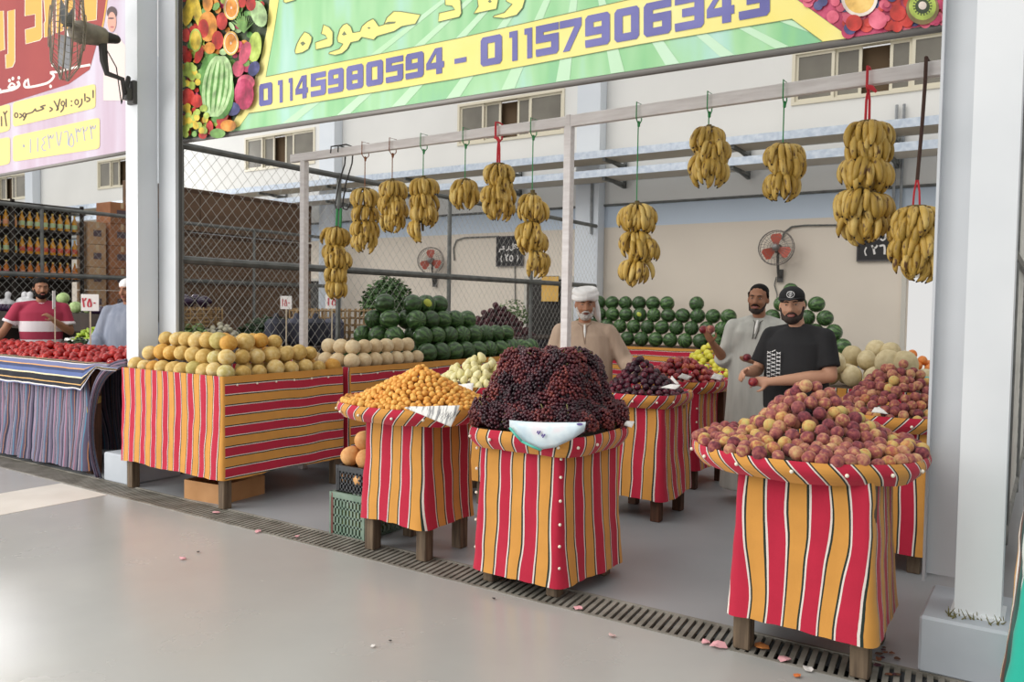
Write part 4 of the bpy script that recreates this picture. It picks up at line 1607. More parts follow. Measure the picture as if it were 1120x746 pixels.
# materials
PEACH = [noisy('peach_' + k, st, 1.6, .75, detail=5, rand=.34, sheen=.12, spec=.2) for k, st in
         (('red', [(.25, '#5c2b35'), (.45, '#87454b'), (.62, '#a46354'), (.8, '#c4a06c')]), ('yellow', [(.25, '#a3584e'), (.42, '#bd8656'), (.58, '#c9a866'), (.8, '#b9b06c')]),
          ('orange', [(.25, '#753f47'), (.45, '#9d5c56'), (.6, '#b78264'), (.8, '#c8a876')]))]
V_PEACH = [(fruit_mesh('peach', PEACH[0], (1, 1, .95), .16, .10, seed=1), 'dusky red', 4), (fruit_mesh('peach', PEACH[1], (1, 1, .93), .16, .10, seed=2), 'yellow green', 2.4),
           (fruit_mesh('peach', PEACH[2], (1, .98, .96), .16, .10, seed=3), 'orange flushed', 4)]
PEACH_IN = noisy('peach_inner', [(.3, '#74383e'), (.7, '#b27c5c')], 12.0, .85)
APR = noisy('apricot_skin', [(.25, '#d98f3a'), (.5, '#e6a94c'), (.75, '#eebd64')], 1.5, .6, rand=.35)
V_APR = [(fruit_mesh('apricot', APR, (1, .96, .98), .12, .09, seed=4, nu=14, nv=9), 'pale orange', 1)]
PEAR = noisy('pear_skin', [(.3, '#dfd694'), (.7, '#efe8b8')], 1.4, .5, rand=.2)
V_PEAR = [(fruit_mesh('pear', PEAR, (.86, .86, 1.05), .05, 0, seed=5, neck=.38), 'cream', 1)]
PLUM = noisy('plum_skin', [(.3, '#2a1422'), (.55, '#4a1a2c'), (.75, '#7a2a3c')], 1.6, .3, rand=.4)
V_PLUM = [(fruit_mesh('plum', PLUM, (1, .95, 1), .08, .06, seed=6), 'dark purple', 1)]
NECT = noisy('nectarine_skin', [(.3, '#5a1822'), (.5, '#8c2430'), (.65, '#a8403a'), (.8, '#c9784a')], 1.4, .35, rand=.4)
V_NECT = [(fruit_mesh('nectarine', NECT, (1, 1, .95), .14, .09, seed=7), 'deep red', 1)]
APPLE = noisy('apple_skin', [(.3, '#c9c33a'), (.6, '#dfd84e'), (.8, '#e6dc70')], 1.2, .35, rand=.3)
V_APPLE = [(fruit_mesh('apple', APPLE, (1, 1, .9), .25, 0, seed=8), 'yellow', 1)]
ORANGE = noisy('orange_skin', [(.3, '#d9782a'), (.7, '#e8924a')], 2.5, .5, rand=.2)
V_OR = [(fruit_mesh('orange', ORANGE, (1, 1, .95), .05, seed=9), 'bright orange', 1)]
TOM = noisy('tomato_skin', [(.3, '#8a1112'), (.6, '#ab1c18'), (.85, '#bf3226')], 1.2, .22, rand=.3, spec=.35)
V_TOM = [(fruit_mesh('tomato', TOM, (1, 1, .86), .15, ribs=5, ribd=.04, seed=10), 'glossy red', 1)]

# ---------------------------------------------------------------- peaches, front heap and rear heap
h1 = mound(-.985, 4.12, .525, .51, .955, .345, 1.05, 2.2, .03, .035, 1.0, ox=-.06, oy=.02)
_h1 = h1


def h1(x, y):
    z = _h1(x, y)
    if z is None:
        return None
    rim = min(1, (1.0 - ((abs(x + .985) / .525) ** 2.2 + (abs(y - 4.12) / .51) ** 2.2) ** (1 / 2.2)) / .1)
    dx, dy = x + 1.0, y - 4.16
    q = math.hypot(dx / (.46 if dx > 0 else .36), dy / .42)
    cone = .985 + .315 * max(0, 1 - q ** .95)
    return max(.965 + .045 * rim, cone) + .018 * nse(x * 9, y * 9, 4)


heap('peach', 'peach', 'peaches heaped on the front peach stall', V_PEACH, h1, (-1.55, -.4, 3.55, 4.68), .0325, 120000,
     lambda c, t: '%s peach in the %s of the front peach heap' % (c, t), seed=3, inner_mat=PEACH_IN, inner_name='inner_peach_heap', inner_label='peaches packed below the surface of the front peach heap', limit=299, gap=1.62, sides=('on the grape side', 'on the column side'))
h2 = mound(-.83, 5.80, .39, .44, .97, .34, 1.15, 2.2, .05, .03, 2.0)
heap('peach', 'peach', 'peaches heaped on the rear peach stall', V_PEACH, h2, (-1.45, -.4, 5.3, 6.3), .032, 60000,
     lambda c, t: '%s peach in the %s of the rear peach heap' % (c, t), seed=4, inner_mat=PEACH_IN, inner_name='inner_peach_heap', inner_label='peaches packed below the surface of the rear peach heap', limit=240, gap=1.62, sides=('towards the men', 'towards the column'))
# ---------------------------------------------------------------- apricots
h3 = mound(-3.47, 4.12, .52, .44, .965, .25, 1.0, 2.3, .03, .02, 3.0, ox=.02)
h3b = lambda x, y: (lambda z: None if z is None else max(z, .992))(h3(x, y))
heap('apricot', 'apricot', 'apricots heaped on the apricot stall', V_APR, h3b, (-4.02, -2.92, 3.6, 4.6), .0208, 200000,
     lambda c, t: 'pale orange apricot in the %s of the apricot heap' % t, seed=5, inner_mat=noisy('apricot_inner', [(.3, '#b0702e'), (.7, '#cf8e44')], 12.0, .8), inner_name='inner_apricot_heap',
     inner_label='apricots packed below and behind the surface of the apricot heap', limit=300, gap=1.66, sides=('on the crate side', 'on the grape side'))
# ---------------------------------------------------------------- pears, plums, nectarines, apples
h4 = mound(-4.02, 5.55, .42, .38, .95, .27, 1.1, 2.5, .05, .02, 4.0)
heap('pear', 'pear', 'cream pears heaped between apricots and grapes', V_PEAR, h4, (-4.5, -3.5, 5.1, 6.0), .040, 30000, lambda c, t: 'cream pear in the %s of the heap behind the apricots' % t, seed=6, limit=110, gap=1.62, sides=('on the melon side', 'on the grape side'),
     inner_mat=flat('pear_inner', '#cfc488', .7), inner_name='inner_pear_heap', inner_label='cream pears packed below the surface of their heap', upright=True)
h5 = mound(-2.66, 5.90, .33, .34, .95, .30, 1.0, 2.6, .05, .02, 5.0, ox=-.06)
heap('plum', 'plum', 'plums heaped on the plum stall', V_PLUM, h5, (-3.05, -2.25, 5.5, 6.3), .0275, 50000, lambda c, t: 'dark plum in the %s of the heap beside the grapes' % t, seed=7, limit=230, gap=1.68, sides=('near the turbaned man', 'on the aisle side'),
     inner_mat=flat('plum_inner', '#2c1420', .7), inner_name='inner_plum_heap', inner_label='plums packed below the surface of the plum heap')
h6 = mound(-2.88, 7.20, .40, .40, .95, .22, 1.3, 2.6, .1, .03, 6.0)
heap('nectarine', 'nectarine', 'nectarines heaped on the nectarine stall', V_NECT, h6, (-3.4, -2.3, 6.7, 7.7), .035, 40000, lambda c, t: 'deep red nectarine in the %s before the man in grey' % t, seed=8, limit=170, gap=1.68, sides=('near the plums', 'near his robe'),
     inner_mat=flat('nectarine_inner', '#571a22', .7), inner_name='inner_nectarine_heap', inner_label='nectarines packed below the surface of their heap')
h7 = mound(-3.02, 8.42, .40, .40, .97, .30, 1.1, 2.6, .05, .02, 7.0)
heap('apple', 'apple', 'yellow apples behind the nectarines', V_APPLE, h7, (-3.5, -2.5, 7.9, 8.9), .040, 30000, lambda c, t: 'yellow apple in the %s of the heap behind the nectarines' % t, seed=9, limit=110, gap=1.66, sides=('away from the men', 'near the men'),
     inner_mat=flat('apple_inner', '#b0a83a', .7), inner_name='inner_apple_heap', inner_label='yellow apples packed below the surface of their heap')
# ---------------------------------------------------------------- oranges at the far side
h8 = mound(-.91, 7.32, .24, .24, 1.03, .29, 1.3, 2.4, .1, .02, 8.0)
heap('orange', 'orange', 'oranges beside the cream melons', V_OR, h8, (-1.25, -.6, 7.0, 7.7), .040, 20000, lambda c, t: 'bright orange in the %s of the orange pile before the open door' % t, seed=10, limit=60, gap=1.7)
# ---------------------------------------------------------------- tomatoes
h9 = lambda x, y: None if not (-10.5 < x < -6.90 and 4.04 < y < 4.58) else 1.05 + .10 * min(1, (y - 4.02) / .35) * min(1, (x + 10.6) / .2) * min(1, (-6.93 - x) / .2) + .03 * nse(x * 5, y * 5)
heap('tomato', 'tomato', 'tomatoes heaped on the dark blue stall', V_TOM, h9, (-10.5, -6.9, 4.03, 4.6), .042, 50000, lambda c, t: 'glossy red tomato in the %s of the tomato heap' % t, seed=11, limit=299, base=1.035, gap=1.66, sides=('away from the column', 'near the column'), sc=(.85, 1.12),
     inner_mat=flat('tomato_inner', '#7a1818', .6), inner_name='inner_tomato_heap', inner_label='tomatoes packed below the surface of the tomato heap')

# ---------------------------------------------------------------- yellow netted melons in stepped rows
MEL = [noisy('netted_melon_' + k, st, 2.2, .7, detail=8, rand=.25, bump=.35) for k, st in
       (('yellow', [(.3, '#bc984e'), (.55, '#d2b470'), (.75, '#dcc692')]), ('gold', [(.3, '#c08834'), (.55, '#cf9e48'), (.75, '#d8b46c')]), ('green', [(.3, '#a8984e'), (.55, '#c0b06c'), (.75, '#d2c696')]))]
V_MEL = [(fruit_mesh('melon', MEL[0], (1, 1, .96), .06, seed=11), 'pale yellow'), (fruit_mesh('melon', MEL[1], (1, 1, .97), .06, seed=12), 'golden'), (fruit_mesh('melon', MEL[2], (1, 1, .95), .06, seed=13), 'greenish yellow')]
ORD = 'first second third fourth fifth sixth seventh eighth ninth tenth eleventh twelfth thirteenth fourteenth fifteenth sixteenth seventeenth eighteenth'.split()
rg = random.Random(21)
mr_ = .071
TT = 1.035


def put(me, name, p, r, lab, cat, group, rot=None):
    o = bpy.data.objects.new(name, me)
    COL.objects.link(o)
    o.location = p
    o.scale = (r, r, r)
    o.rotation_euler = rot or (rg.uniform(-.6, .6), rg.uniform(-.6, .6), rg.uniform(0, 6.3))
    return tag(o, lab, cat, group)


LAY = ['lowest', 'second', 'top']
for L in range(3):
    ins = L * .075
    z = TT - .048 + mr_ * .97 + L * .112
    xa, xb = -6.60 + mr_ + ins + L * .03, -5.25 - mr_ - ins
    ya, yb = 3.94 + mr_ + ins, 5.20 - mr_ - ins * 2.5 - (.15 if L == 2 else 0)
    n = int(round((xb - xa) / (2 * mr_ * 1.0)))
    for i in range(n + 1):
        k = rg.choices((0, 1, 2), (7, 2, 1))[0]
        put(V_MEL[k][0], 'melon', (xa + (xb - xa) * i / n, ya + rg.uniform(-.012, .012), z + rg.uniform(-.014, .012)), mr_ * rg.uniform(.86, 1.06),
            '%s melon, %s from the aisle corner in the %s row facing the hall' % (V_MEL[k][1], ORD[n - i], LAY[L]), 'melon', 'yellow netted melons on the long stall')
    m_ = int((yb - ya) / (2 * mr_ * 1.0))
    for i in range(1, m_ + 1):
        k = rg.choices((0, 1, 2), (7, 2, 1))[0]
        put(V_MEL[k][0], 'melon', (xb + rg.uniform(-.012, .012), ya + (yb - ya) * i / m_, z + rg.uniform(-.014, .012)), mr_ * rg.uniform(.86, 1.06),
            '%s melon, %s from the aisle corner in the %s row along the side' % (V_MEL[k][1], ORD[i], LAY[L]), 'melon', 'yellow netted melons on the long stall')
    for i in range(1, m_):                 # the line just inside the one along the side
        k = rg.choices((0, 1, 2), (7, 2, 1))[0]
        put(V_MEL[k][0], 'melon', (xb - .142, ya + .14 + (yb - ya - .14) * i / m_, z + rg.uniform(-.004, .014)), mr_ * rg.uniform(.88, 1.0),
            '%s melon, %s from the aisle corner inside the side row, %s layer' % (V_MEL[k][1], ORD[i], LAY[L]), 'melon', 'yellow netted melons on the long stall')
    if L >= 1:                             # second line of each step, seen over the first
        for i in range(n):
            k = rg.choices((0, 1, 2), (6, 2, 3))[0]
            put(V_MEL[k][0], 'melon', (xa + (xb - xa - .14) * i / n, ya + .14 + rg.uniform(-.008, .008), z + rg.uniform(-.006, .01)), mr_ * rg.uniform(.86, .98),
                '%s melon, %s from the aisle corner in the inner line, %s layer' % (V_MEL[k][1], ORD[n - i], LAY[L]), 'melon', 'yellow netted melons on the long stall')
# pale melons on the second stall
PALE = noisy('pale_melon_skin', [(.3, '#c9b088'), (.6, '#dcc8a2'), (.8, '#e2d4b4')], 2.0, .75, detail=8, rand=.2, bump=.3)
ME_PALE = fruit_mesh('melon', PALE, (1, 1, .97), .06, seed=14)
for L in range(2):
    for i in range(7 - L):
        put(ME_PALE, 'melon', (-5.33 - L * .06, 5.38 + L * .07 + i * .152, TT - .033 + .078 + L * .125), .078 * rg.uniform(.9, 1.0), 'pale beige melon, %s from the yellow melons in the %s row' % (ORD[i], LAY[L]), 'melon', 'pale melons on the second stall')
    for i in range(3 if L == 0 else 2):
        put(ME_PALE, 'melon', (-5.49 - L * .03 - .155 * i, 5.36 + L * .07, TT - .033 + .078 + L * .125), .076, 'pale beige melon, %s inward in the %s row beside the yellow ones' % (ORD[i], LAY[L]), 'melon', 'pale melons on the second stall')
# cream melons at the far side
CRM = noisy('cream_melon_skin', [(.3, '#bfae84'), (.6, '#d2c298'), (.8, '#ddd0ac')], 2.0, .6, detail=6, rand=.3)
ME_CRM = fruit_mesh('melon', CRM, (1, 1, 1.12), .04, ribs=8, ribd=.03, seed=15)
for i, (px, py, Y, r_, lab) in enumerate(((913, 397, 6.9, .085, 'cream ribbed melon nearest the man in the black shirt'), (932, 390, 7.2, .085, 'cream ribbed melon set back beside the first one'), (958, 384, 7.25, .085, 'cream melon at the crest of the pale pile'),
                                          (948, 394, 7.05, .075, 'small cream melon under the crest of the pale pile'), (971, 397, 6.85, .095, 'long cream melon standing behind the rear peaches'), (989, 399, 6.85, .10, 'biggest cream melon of the pile, beside the oranges'),
                                          (974, 386, 7.2, .08, 'cream melon between the crest and the oranges'), (998, 413, 6.82, .07, 'low cream melon above the teal bag'))):
    put(ME_CRM, 'melon', gy(px, py, Y), r_, lab, 'melon', 'cream melons by the open door', (rg.uniform(-.3, .3), rg.uniform(-.3, .3), rg.uniform(0, 6)))
for i, (x, y) in enumerate(((-1.5, 6.95), (-1.33, 6.93), (-1.16, 6.92), (-.98, 6.9), (-.80, 6.93), (-1.4, 7.12), (-1.2, 7.12))):
    put(ME_CRM, 'melon', (x, y, 1.005 + .085), .08, 'cream melon in the lowest layer of the pile by the open door', 'melon', 'cream melons by the open door')

# ---------------------------------------------------------------- watermelons
m, nt, b = nodes_of('watermelon_rind')
tc = N(nt, 'ShaderNodeTexCoord')
oi = N(nt, 'ShaderNodeObjectInfo')
sx = N(nt, 'ShaderNodeSeparateXYZ')
nt.links.new(tc.outputs['Object'], sx.inputs[0])
at = N(nt, 'ShaderNodeMath', operation='ARCTAN2')
nt.links.new(sx.outputs[1], at.inputs[0])
nt.links.new(sx.outputs[0], at.inputs[1])
nz = N(nt, 'ShaderNodeTexNoise')
nz.inputs['Scale'].default_value = 3.0
nz.inputs['Detail'].default_value = 4
nt.links.new(tc.outputs['Object'], nz.inputs['Vector'])
ma = N(nt, 'ShaderNodeMath', operation='MULTIPLY_ADD')
nt.links.new(nz.outputs['Fac'], ma.inputs[0])
ma.inputs[1].default_value = 1.1
nt.links.new(at.outputs[0], ma.inputs[2])
ml = N(nt, 'ShaderNodeMath', operation='MULTIPLY')
nt.links.new(ma.outputs[0], ml.inputs[0])
ml.inputs[1].default_value = 9.0
sn = N(nt, 'ShaderNodeMath', operation='SINE')
nt.links.new(ml.outputs[0], sn.inputs[0])
ad = N(nt, 'ShaderNodeMath', operation='MULTIPLY_ADD')
nt.links.new(oi.outputs['Random'], ad.inputs[0])
ad.inputs[1].default_value = .9
nt.links.new(sn.outputs[0], ad.inputs[2])
mr = N(nt, 'ShaderNodeMapRange')
mr.inputs[1].default_value = -1
mr.inputs[2].default_value = 1.9
nt.links.new(ad.outputs[0], mr.inputs[0])
rp = ramp(nt, [(.0, '#26371e'), (.45, '#334d2a'), (.75, '#446538'), (1, '#5c7d46')])
nt.links.new(mr.outputs[0], rp.inputs['Fac'])
nt.links.new(rp.outputs['Color'], b.inputs['Base Color'])
b.inputs['Roughness'].default_value = .32
WMM = m
WPATCH = flat('watermelon_yellow_spot', '#b9c24a', .45)
ME_WM = [fruit_mesh('watermelon', WMM, (1, 1, 1.06), .04, seed=16, nu=20, nv=14), fruit_mesh('watermelon', WMM, (1, 1, 1.0), .04, seed=17, nu=20, nv=14)]


def spot(o, d, size=.55, k=1.0):
    """pale yellow spot on the skin: a cap of the melon's own surface"""
    mb = MB()
    d = Vector(d).normalized()
    a = d.orthogonal().normalized()
    b_ = d.cross(a)
    vs = [d * 1.035]
    for q in range(1, 4):
        for i in range(12):
            t = size * q / 3
            v = d * math.cos(t) + (a * math.cos(i * PI / 6) * .75 + b_ * math.sin(i * PI / 6)) * math.sin(t)
            vs.append(v.normalized() * (1.035 if q < 3 else .99))
    fs = [[0, 1 + i, 1 + (i + 1) % 12] for i in range(12)]
    for q in range(2):
        for i in range(12):
            fs.append([1 + q * 12 + i, 1 + (q + 1) * 12 + i, 1 + (q + 1) * 12 + (i + 1) % 12, 1 + q * 12 + (i + 1) % 12])
    mb.add(vs, fs)
    c = mb.obj('yellow_spot', WPATCH, o, True)
    c['label'] = 'yellow spot'
    return c


wr = .108
rg = random.Random(5)
LAYN = ['lowest', 'second', 'third', 'fourth', 'top']
G_W1 = 'watermelons on the second stall'
rows_w = [(6.50, 10), (6.52, 8), (6.50, 5), (6.52, 3), ]
for L, (y0, n) in enumerate(rows_w):
    for line in range(2 if L < 3 else 1):
        for i in range(n - line):
            p = (-5.37 - L * .115 - line * .22, y0 + L * .05 + i * .222 + line * .1, TT - .033 + wr + L * .168)
            o = put(rg.choice(ME_WM), 'watermelon', p, wr * rg.uniform(.93, 1.0),
                    'watermelon %s along the %s row of the fence stack, %s line' % (ORD[i], LAYN[L], ('front', 'inner')[line]), 'watermelon', G_W1, (rg.uniform(1.2, 1.9), 0, rg.uniform(0, 6.3)))
            if line == 0 and L == 3 and i == 1:
                o.rotation_euler = (0, 0, 0)
                o['label'] = 'watermelon with a big yellow spot at the top of the fence stack'
                spot(o, (.75, -.6, .15), .52)
# the stack's near end
for L in range(4):
    for i in range(4 - L):
        p = (-5.37 - .115 * L - .225 * (i + 1), 6.33 + .05 * L + (0.0 if L else -.02), TT - .033 + wr + L * .168)
        put(rg.choice(ME_WM), 'watermelon', p, wr * rg.uniform(.92, .99), 'watermelon %s inward in the %s row at the near end of the fence stack' % (ORD[i], LAYN[L]), 'watermelon', G_W1, (rg.uniform(1.2, 1.9), 0, rg.uniform(0, 6.3)))
# back wall stack
G_W2 = 'watermelons stacked along the back wall'
for L in range(4):
    n = (12, 12, 11, 9)[L]
    for i in range(n):
        if L == 3 and i in (6, 8):
            continue
        p = (-6.50 + L * .06 + i * .238 + (.0 if L < 3 else .12), 11.62 + L * .09, 1.02 + .115 + L * .185)
        o = put(rg.choice(ME_WM), 'watermelon', p, .115 * rg.uniform(.95, 1.0), 'watermelon %s from the pilaster in the %s row of the back wall stack' % (ORD[i], LAYN[L]), 'watermelon', G_W2, (rg.uniform(1.2, 1.9), 0, rg.uniform(0, 6.3)))
        if (L, i) in ((0, 3), (2, 4)):
            o.rotation_euler = (0, 0, 0)
            o['label'] = 'watermelon with a yellow spot in the %s row of the back wall stack' % LAYN[L]
            spot(o, (.3, -.95, .1), .4)
# stack behind the two men
G_W3 = 'watermelons stacked behind the two standing men'
for L in range(5):
    n = (6, 5, 4, 3, 1)[L]
    for i in range(n):
        p = (-3.50 + L * .10 + i * .238, 11.4 + L * .09, 1.02 + .115 + L * .188)
        put(rg.choice(ME_WM), 'watermelon', p, .115 * rg.uniform(.95, 1.0), 'watermelon %s along the %s row of the stack behind the two men' % (ORD[i], LAYN[L]), 'watermelon', G_W3, (rg.uniform(1.2, 1.9), 0, rg.uniform(0, 6.3)))

# ---------------------------------------------------------------- grapes: each bunch its own mesh of berries
GRAPE = [noisy('grape_skin_' + k, st, 26.0, .34, detail=2, rand=.15) for k, st in (('purple', [(.3, '#1c0f18'), (.5, '#371622'), (.72, '#5e2630')]), ('red', [(.3, '#32121c'), (.5, '#5c2028'), (.72, '#8a4238')]))]
STEMG = flat('grape_stem', '#6f6a3a', .8)


def grape_mesh(seed, m):
    rg = random.Random(seed)
    mb = MB()
    pts = []
    L = .17
    for i in range(2200):
        t = rg.random()
        w = .058 * math.sin(PI * min(1, .18 + t * .80)) ** .7
        a = rg.uniform(0, 6.28)
        rr_ = w * (.75 + .25 * rg.random())
        p = Vector((rr_ * math.cos(a), rr_ * math.sin(a) * .8, -t * L))
        if all((p - q).length > .0155 for q in pts):
            pts.append(p)
    for p in pts:
        r_ = .0098 * rg.uniform(.9, 1.08)
        mb.ell(p, (r_, r_, r_ * 1.08), nu=7, nv=5)
    mb.tube([(0, 0, .03), (.004, .002, -.05), (0, 0, -.12)], [.003, .003, .001], 5, mi=1)
    return mb.mesh('grape_bunch', [m, STEMG], True)


GV = [(grape_mesh(i, GRAPE[i % 2]), ('dark purple', 'reddish purple')[i % 2]) for i in range(6)]
def ghz(x, y):
    q = (abs((x + 2.445) / .378) ** 4 + abs((y - 4.10) / .370) ** 4) ** .25
    if q > 1:
        return None
    return .94 + .42 * (1 - max(0, (q - .60) / .40) ** 1.5) + .045 * nse(x * 11, y * 11, 3.3) * (1 - q * .6)
rg = random.Random(77)
acc = visible(surf_points(ghz, (-2.9, -2.0, 3.65, 4.55), .046, 14000, 1.55, 31), 200, -.35)
zmin, zmax = min(p.z for p, _ in acc), max(p.z for p, _ in acc)
for p, nv in acc:
    k = rg.randrange(6)
    p = Vector((p.x, p.y, max(p.z, 1.005)))
    o = bpy.data.objects.new('grape_bunch', GV[k][0])
    COL.objects.link(o)
    # the bunch lies on the heap, its tip pointing down the slope
    dn = Vector((0, 0, -1)) - nv * nv.dot(Vector((0, 0, -1)))
    if dn.length < .2:
        a = rg.uniform(0, 6.28)
        dn = Vector((math.cos(a), math.sin(a), 0))
    if p.z < 1.09:
        dn = nv.cross(Vector((0, 0, 1)))
    dn.normalize()
    dn = (dn + nv.cross(dn) * rg.uniform(-.7, .7) * (p.z > 1.09)).normalized()
    yv = nv
    zv = -dn
    xv = yv.cross(zv).normalized()
    yv = zv.cross(xv)
    M = Matrix((xv, yv, zv)).transposed()
    o.rotation_euler = M.to_euler()
    o.location = p - nv * .012 - dn * .075
    s = rg.uniform(.9, 1.08)
    o.scale = (s, s, s)
    q = (p.z - zmin) / (zmax - zmin)
    tier = 'along the rim' if q < .2 else 'on the lower side' if q < .5 else 'on the upper side' if q < .82 else 'on the crest'
    side = 'apricot side' if p.x < -2.60 else 'plum side' if p.x > -2.34 else 'middle'
    tag(o, '%s bunch of grapes %s of the tall grape heap, %s' % (GV[k][1], tier, side), 'grapes', 'grape bunches heaped on the grape stall')
ring_ = superell(-2.445, 4.10, .358, .345, 4.5, 72)
for i in range(0, 72, 3):                    # bunches lying along the rim
    x, y = ring_[i]
    if y > 4.42:
        continue
    tx, ty = ring_[(i + 1) % 72][0] - ring_[i - 1][0], ring_[(i + 1) % 72][1] - ring_[i - 1][1]
    k = rg.randrange(6)
    o = bpy.data.objects.new('grape_bunch', GV[k][0])
    COL.objects.link(o)
    zv = Vector((-tx, -ty, rg.uniform(-.15, .15))).normalized()
    yv = (Vector((x + 2.445, y - 4.10, .6)).normalized())
    yv = (yv - zv * yv.dot(zv)).normalized()
    xv = yv.cross(zv)
    o.rotation_euler = Matrix((xv, yv, zv)).transposed().to_euler()
    o.location = Vector((x, y, .965 + rg.uniform(0, .02))) + zv * .085
    side = 'apricot side' if x < -2.60 else 'plum side' if x > -2.34 else 'middle'
    tag(o, '%s bunch of grapes lying in the outermost ring of the tall heap, %s' % (GV[k][1], side), 'grapes', 'grape bunches heaped on the grape stall')
mb = MB()
h_in = lambda x, y: (lambda z: None if z is None else z - .085)(ghz(x, y))
for p, nv in surf_points(h_in, (-2.9, -2.0, 3.65, 4.55), .014, 16000, 1.6, 33):
    if p.z > .92:
        mb.ell(p, .014, nu=7, nv=5)
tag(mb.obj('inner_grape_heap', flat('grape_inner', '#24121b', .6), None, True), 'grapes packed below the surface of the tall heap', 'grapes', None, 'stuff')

# ---------------------------------------------------------------- bananas on the hanging frame
m, nt, b = nodes_of('banana_skin')
tc = N(nt, 'ShaderNodeTexCoord')
oi = N(nt, 'ShaderNodeObjectInfo')
vm = N(nt, 'ShaderNodeVectorMath', operation='MULTIPLY_ADD')
cb = N(nt, 'ShaderNodeCombineXYZ')
for i in range(3):
    nt.links.new(oi.outputs['Random'], cb.inputs[i])
nt.links.new(cb.outputs[0], vm.inputs[0])
vm.inputs[1].default_value = (31, 47, 59)
nt.links.new(tc.outputs['Object'], vm.inputs[2])
nz = N(nt, 'ShaderNodeTexNoise')
nz.inputs['Scale'].default_value = 45
nz.inputs['Detail'].default_value = 4
mpn = N(nt, 'ShaderNodeMapping')
mpn.inputs['Scale'].default_value = (1, 1, .4)
nt.links.new(vm.outputs[0], mpn.inputs[0])
nt.links.new(mpn.outputs[0], nz.inputs['Vector'])
spots = ramp(nt, [(.57, (0, 0, 0, 1)), (.68, (1, 1, 1, 1))])
nt.links.new(nz.outputs['Fac'], spots.inputs['Fac'])
n2 = N(nt, 'ShaderNodeTexNoise')
n2.inputs['Scale'].default_value = 9
nt.links.new(vm.outputs[0], n2.inputs['Vector'])
rp = ramp(nt, [(.3, '#a88838'), (.5, '#c29e48'), (.7, '#d2b568')])
ad = N(nt, 'ShaderNodeMath', operation='MULTIPLY_ADD')
nt.links.new(oi.outputs['Random'], ad.inputs[0])
ad.inputs[1].default_value = .3
nt.links.new(n2.outputs['Fac'], ad.inputs[2])
sb = N(nt, 'ShaderNodeMath', operation='SUBTRACT')
nt.links.new(ad.outputs[0], sb.inputs[0])
sb.inputs[1].default_value = .15
nt.links.new(sb.outputs[0], rp.inputs['Fac'])
mx = N(nt, 'ShaderNodeMix', data_type='RGBA')
nt.links.new(spots.outputs['Color'], mx.inputs[0])
nt.links.new(rp.outputs['Color'], mx.inputs[6])
mx.inputs[7].default_value = lin('#5a3a1c')
nt.links.new(mx.outputs[2], b.inputs['Base Color'])
b.inputs['Roughness'].default_value = .5
BANM = m
BSTEM = flat('banana_stem', '#6a5a34', .85)
BTIP = flat('banana_tip', '#2e2318', .9)


def banana_mesh(bend, seed):
    """hangs from the origin: out along +x, then down, tip turning back in"""
    mb = MB()
    L = .165
    pts, rs = [], []
    for i in range(10):
        t = i / 9
        a = -.15 + bend * t ** .75          # heading, 0 = outward, pi/2 = down
        if i == 0:
            p = Vector((0, 0, 0))
        else:
            p = pts[-1] + Vector((math.cos(a), .0, -math.sin(a))) * (L / 9)
        pts.append(p)
        rs.append(.0188 * (math.sin(PI * min(1, .12 + .84 * t)) ** .42) if 0 < i < 9 else (.008 if i == 0 else .006))
    rs[1] = .009
    rs[2] = .0145
    mb.tube(pts, rs, 7)
    mb.cap(pts[-1], pts[-1] + (pts[-1] - pts[-2]) * .35, .0055, .004, 6, mi=1)
    return mb.mesh('banana', [BANM, BTIP], True)


BAN = [banana_mesh(2.0, 1), banana_mesh(2.2, 2), banana_mesh(2.42, 3)]
ROPE = {'green': flat('green_twine', '#3f8f58', .8), 'red': flat('red_ribbon', '#c42c38', .7), 'black': flat('black_hook', '#24211f', .5), 'dark': flat('dark_rope', '#4a342c', .8), 'rust': flat('rust_cord', '#8a5638', .8)}


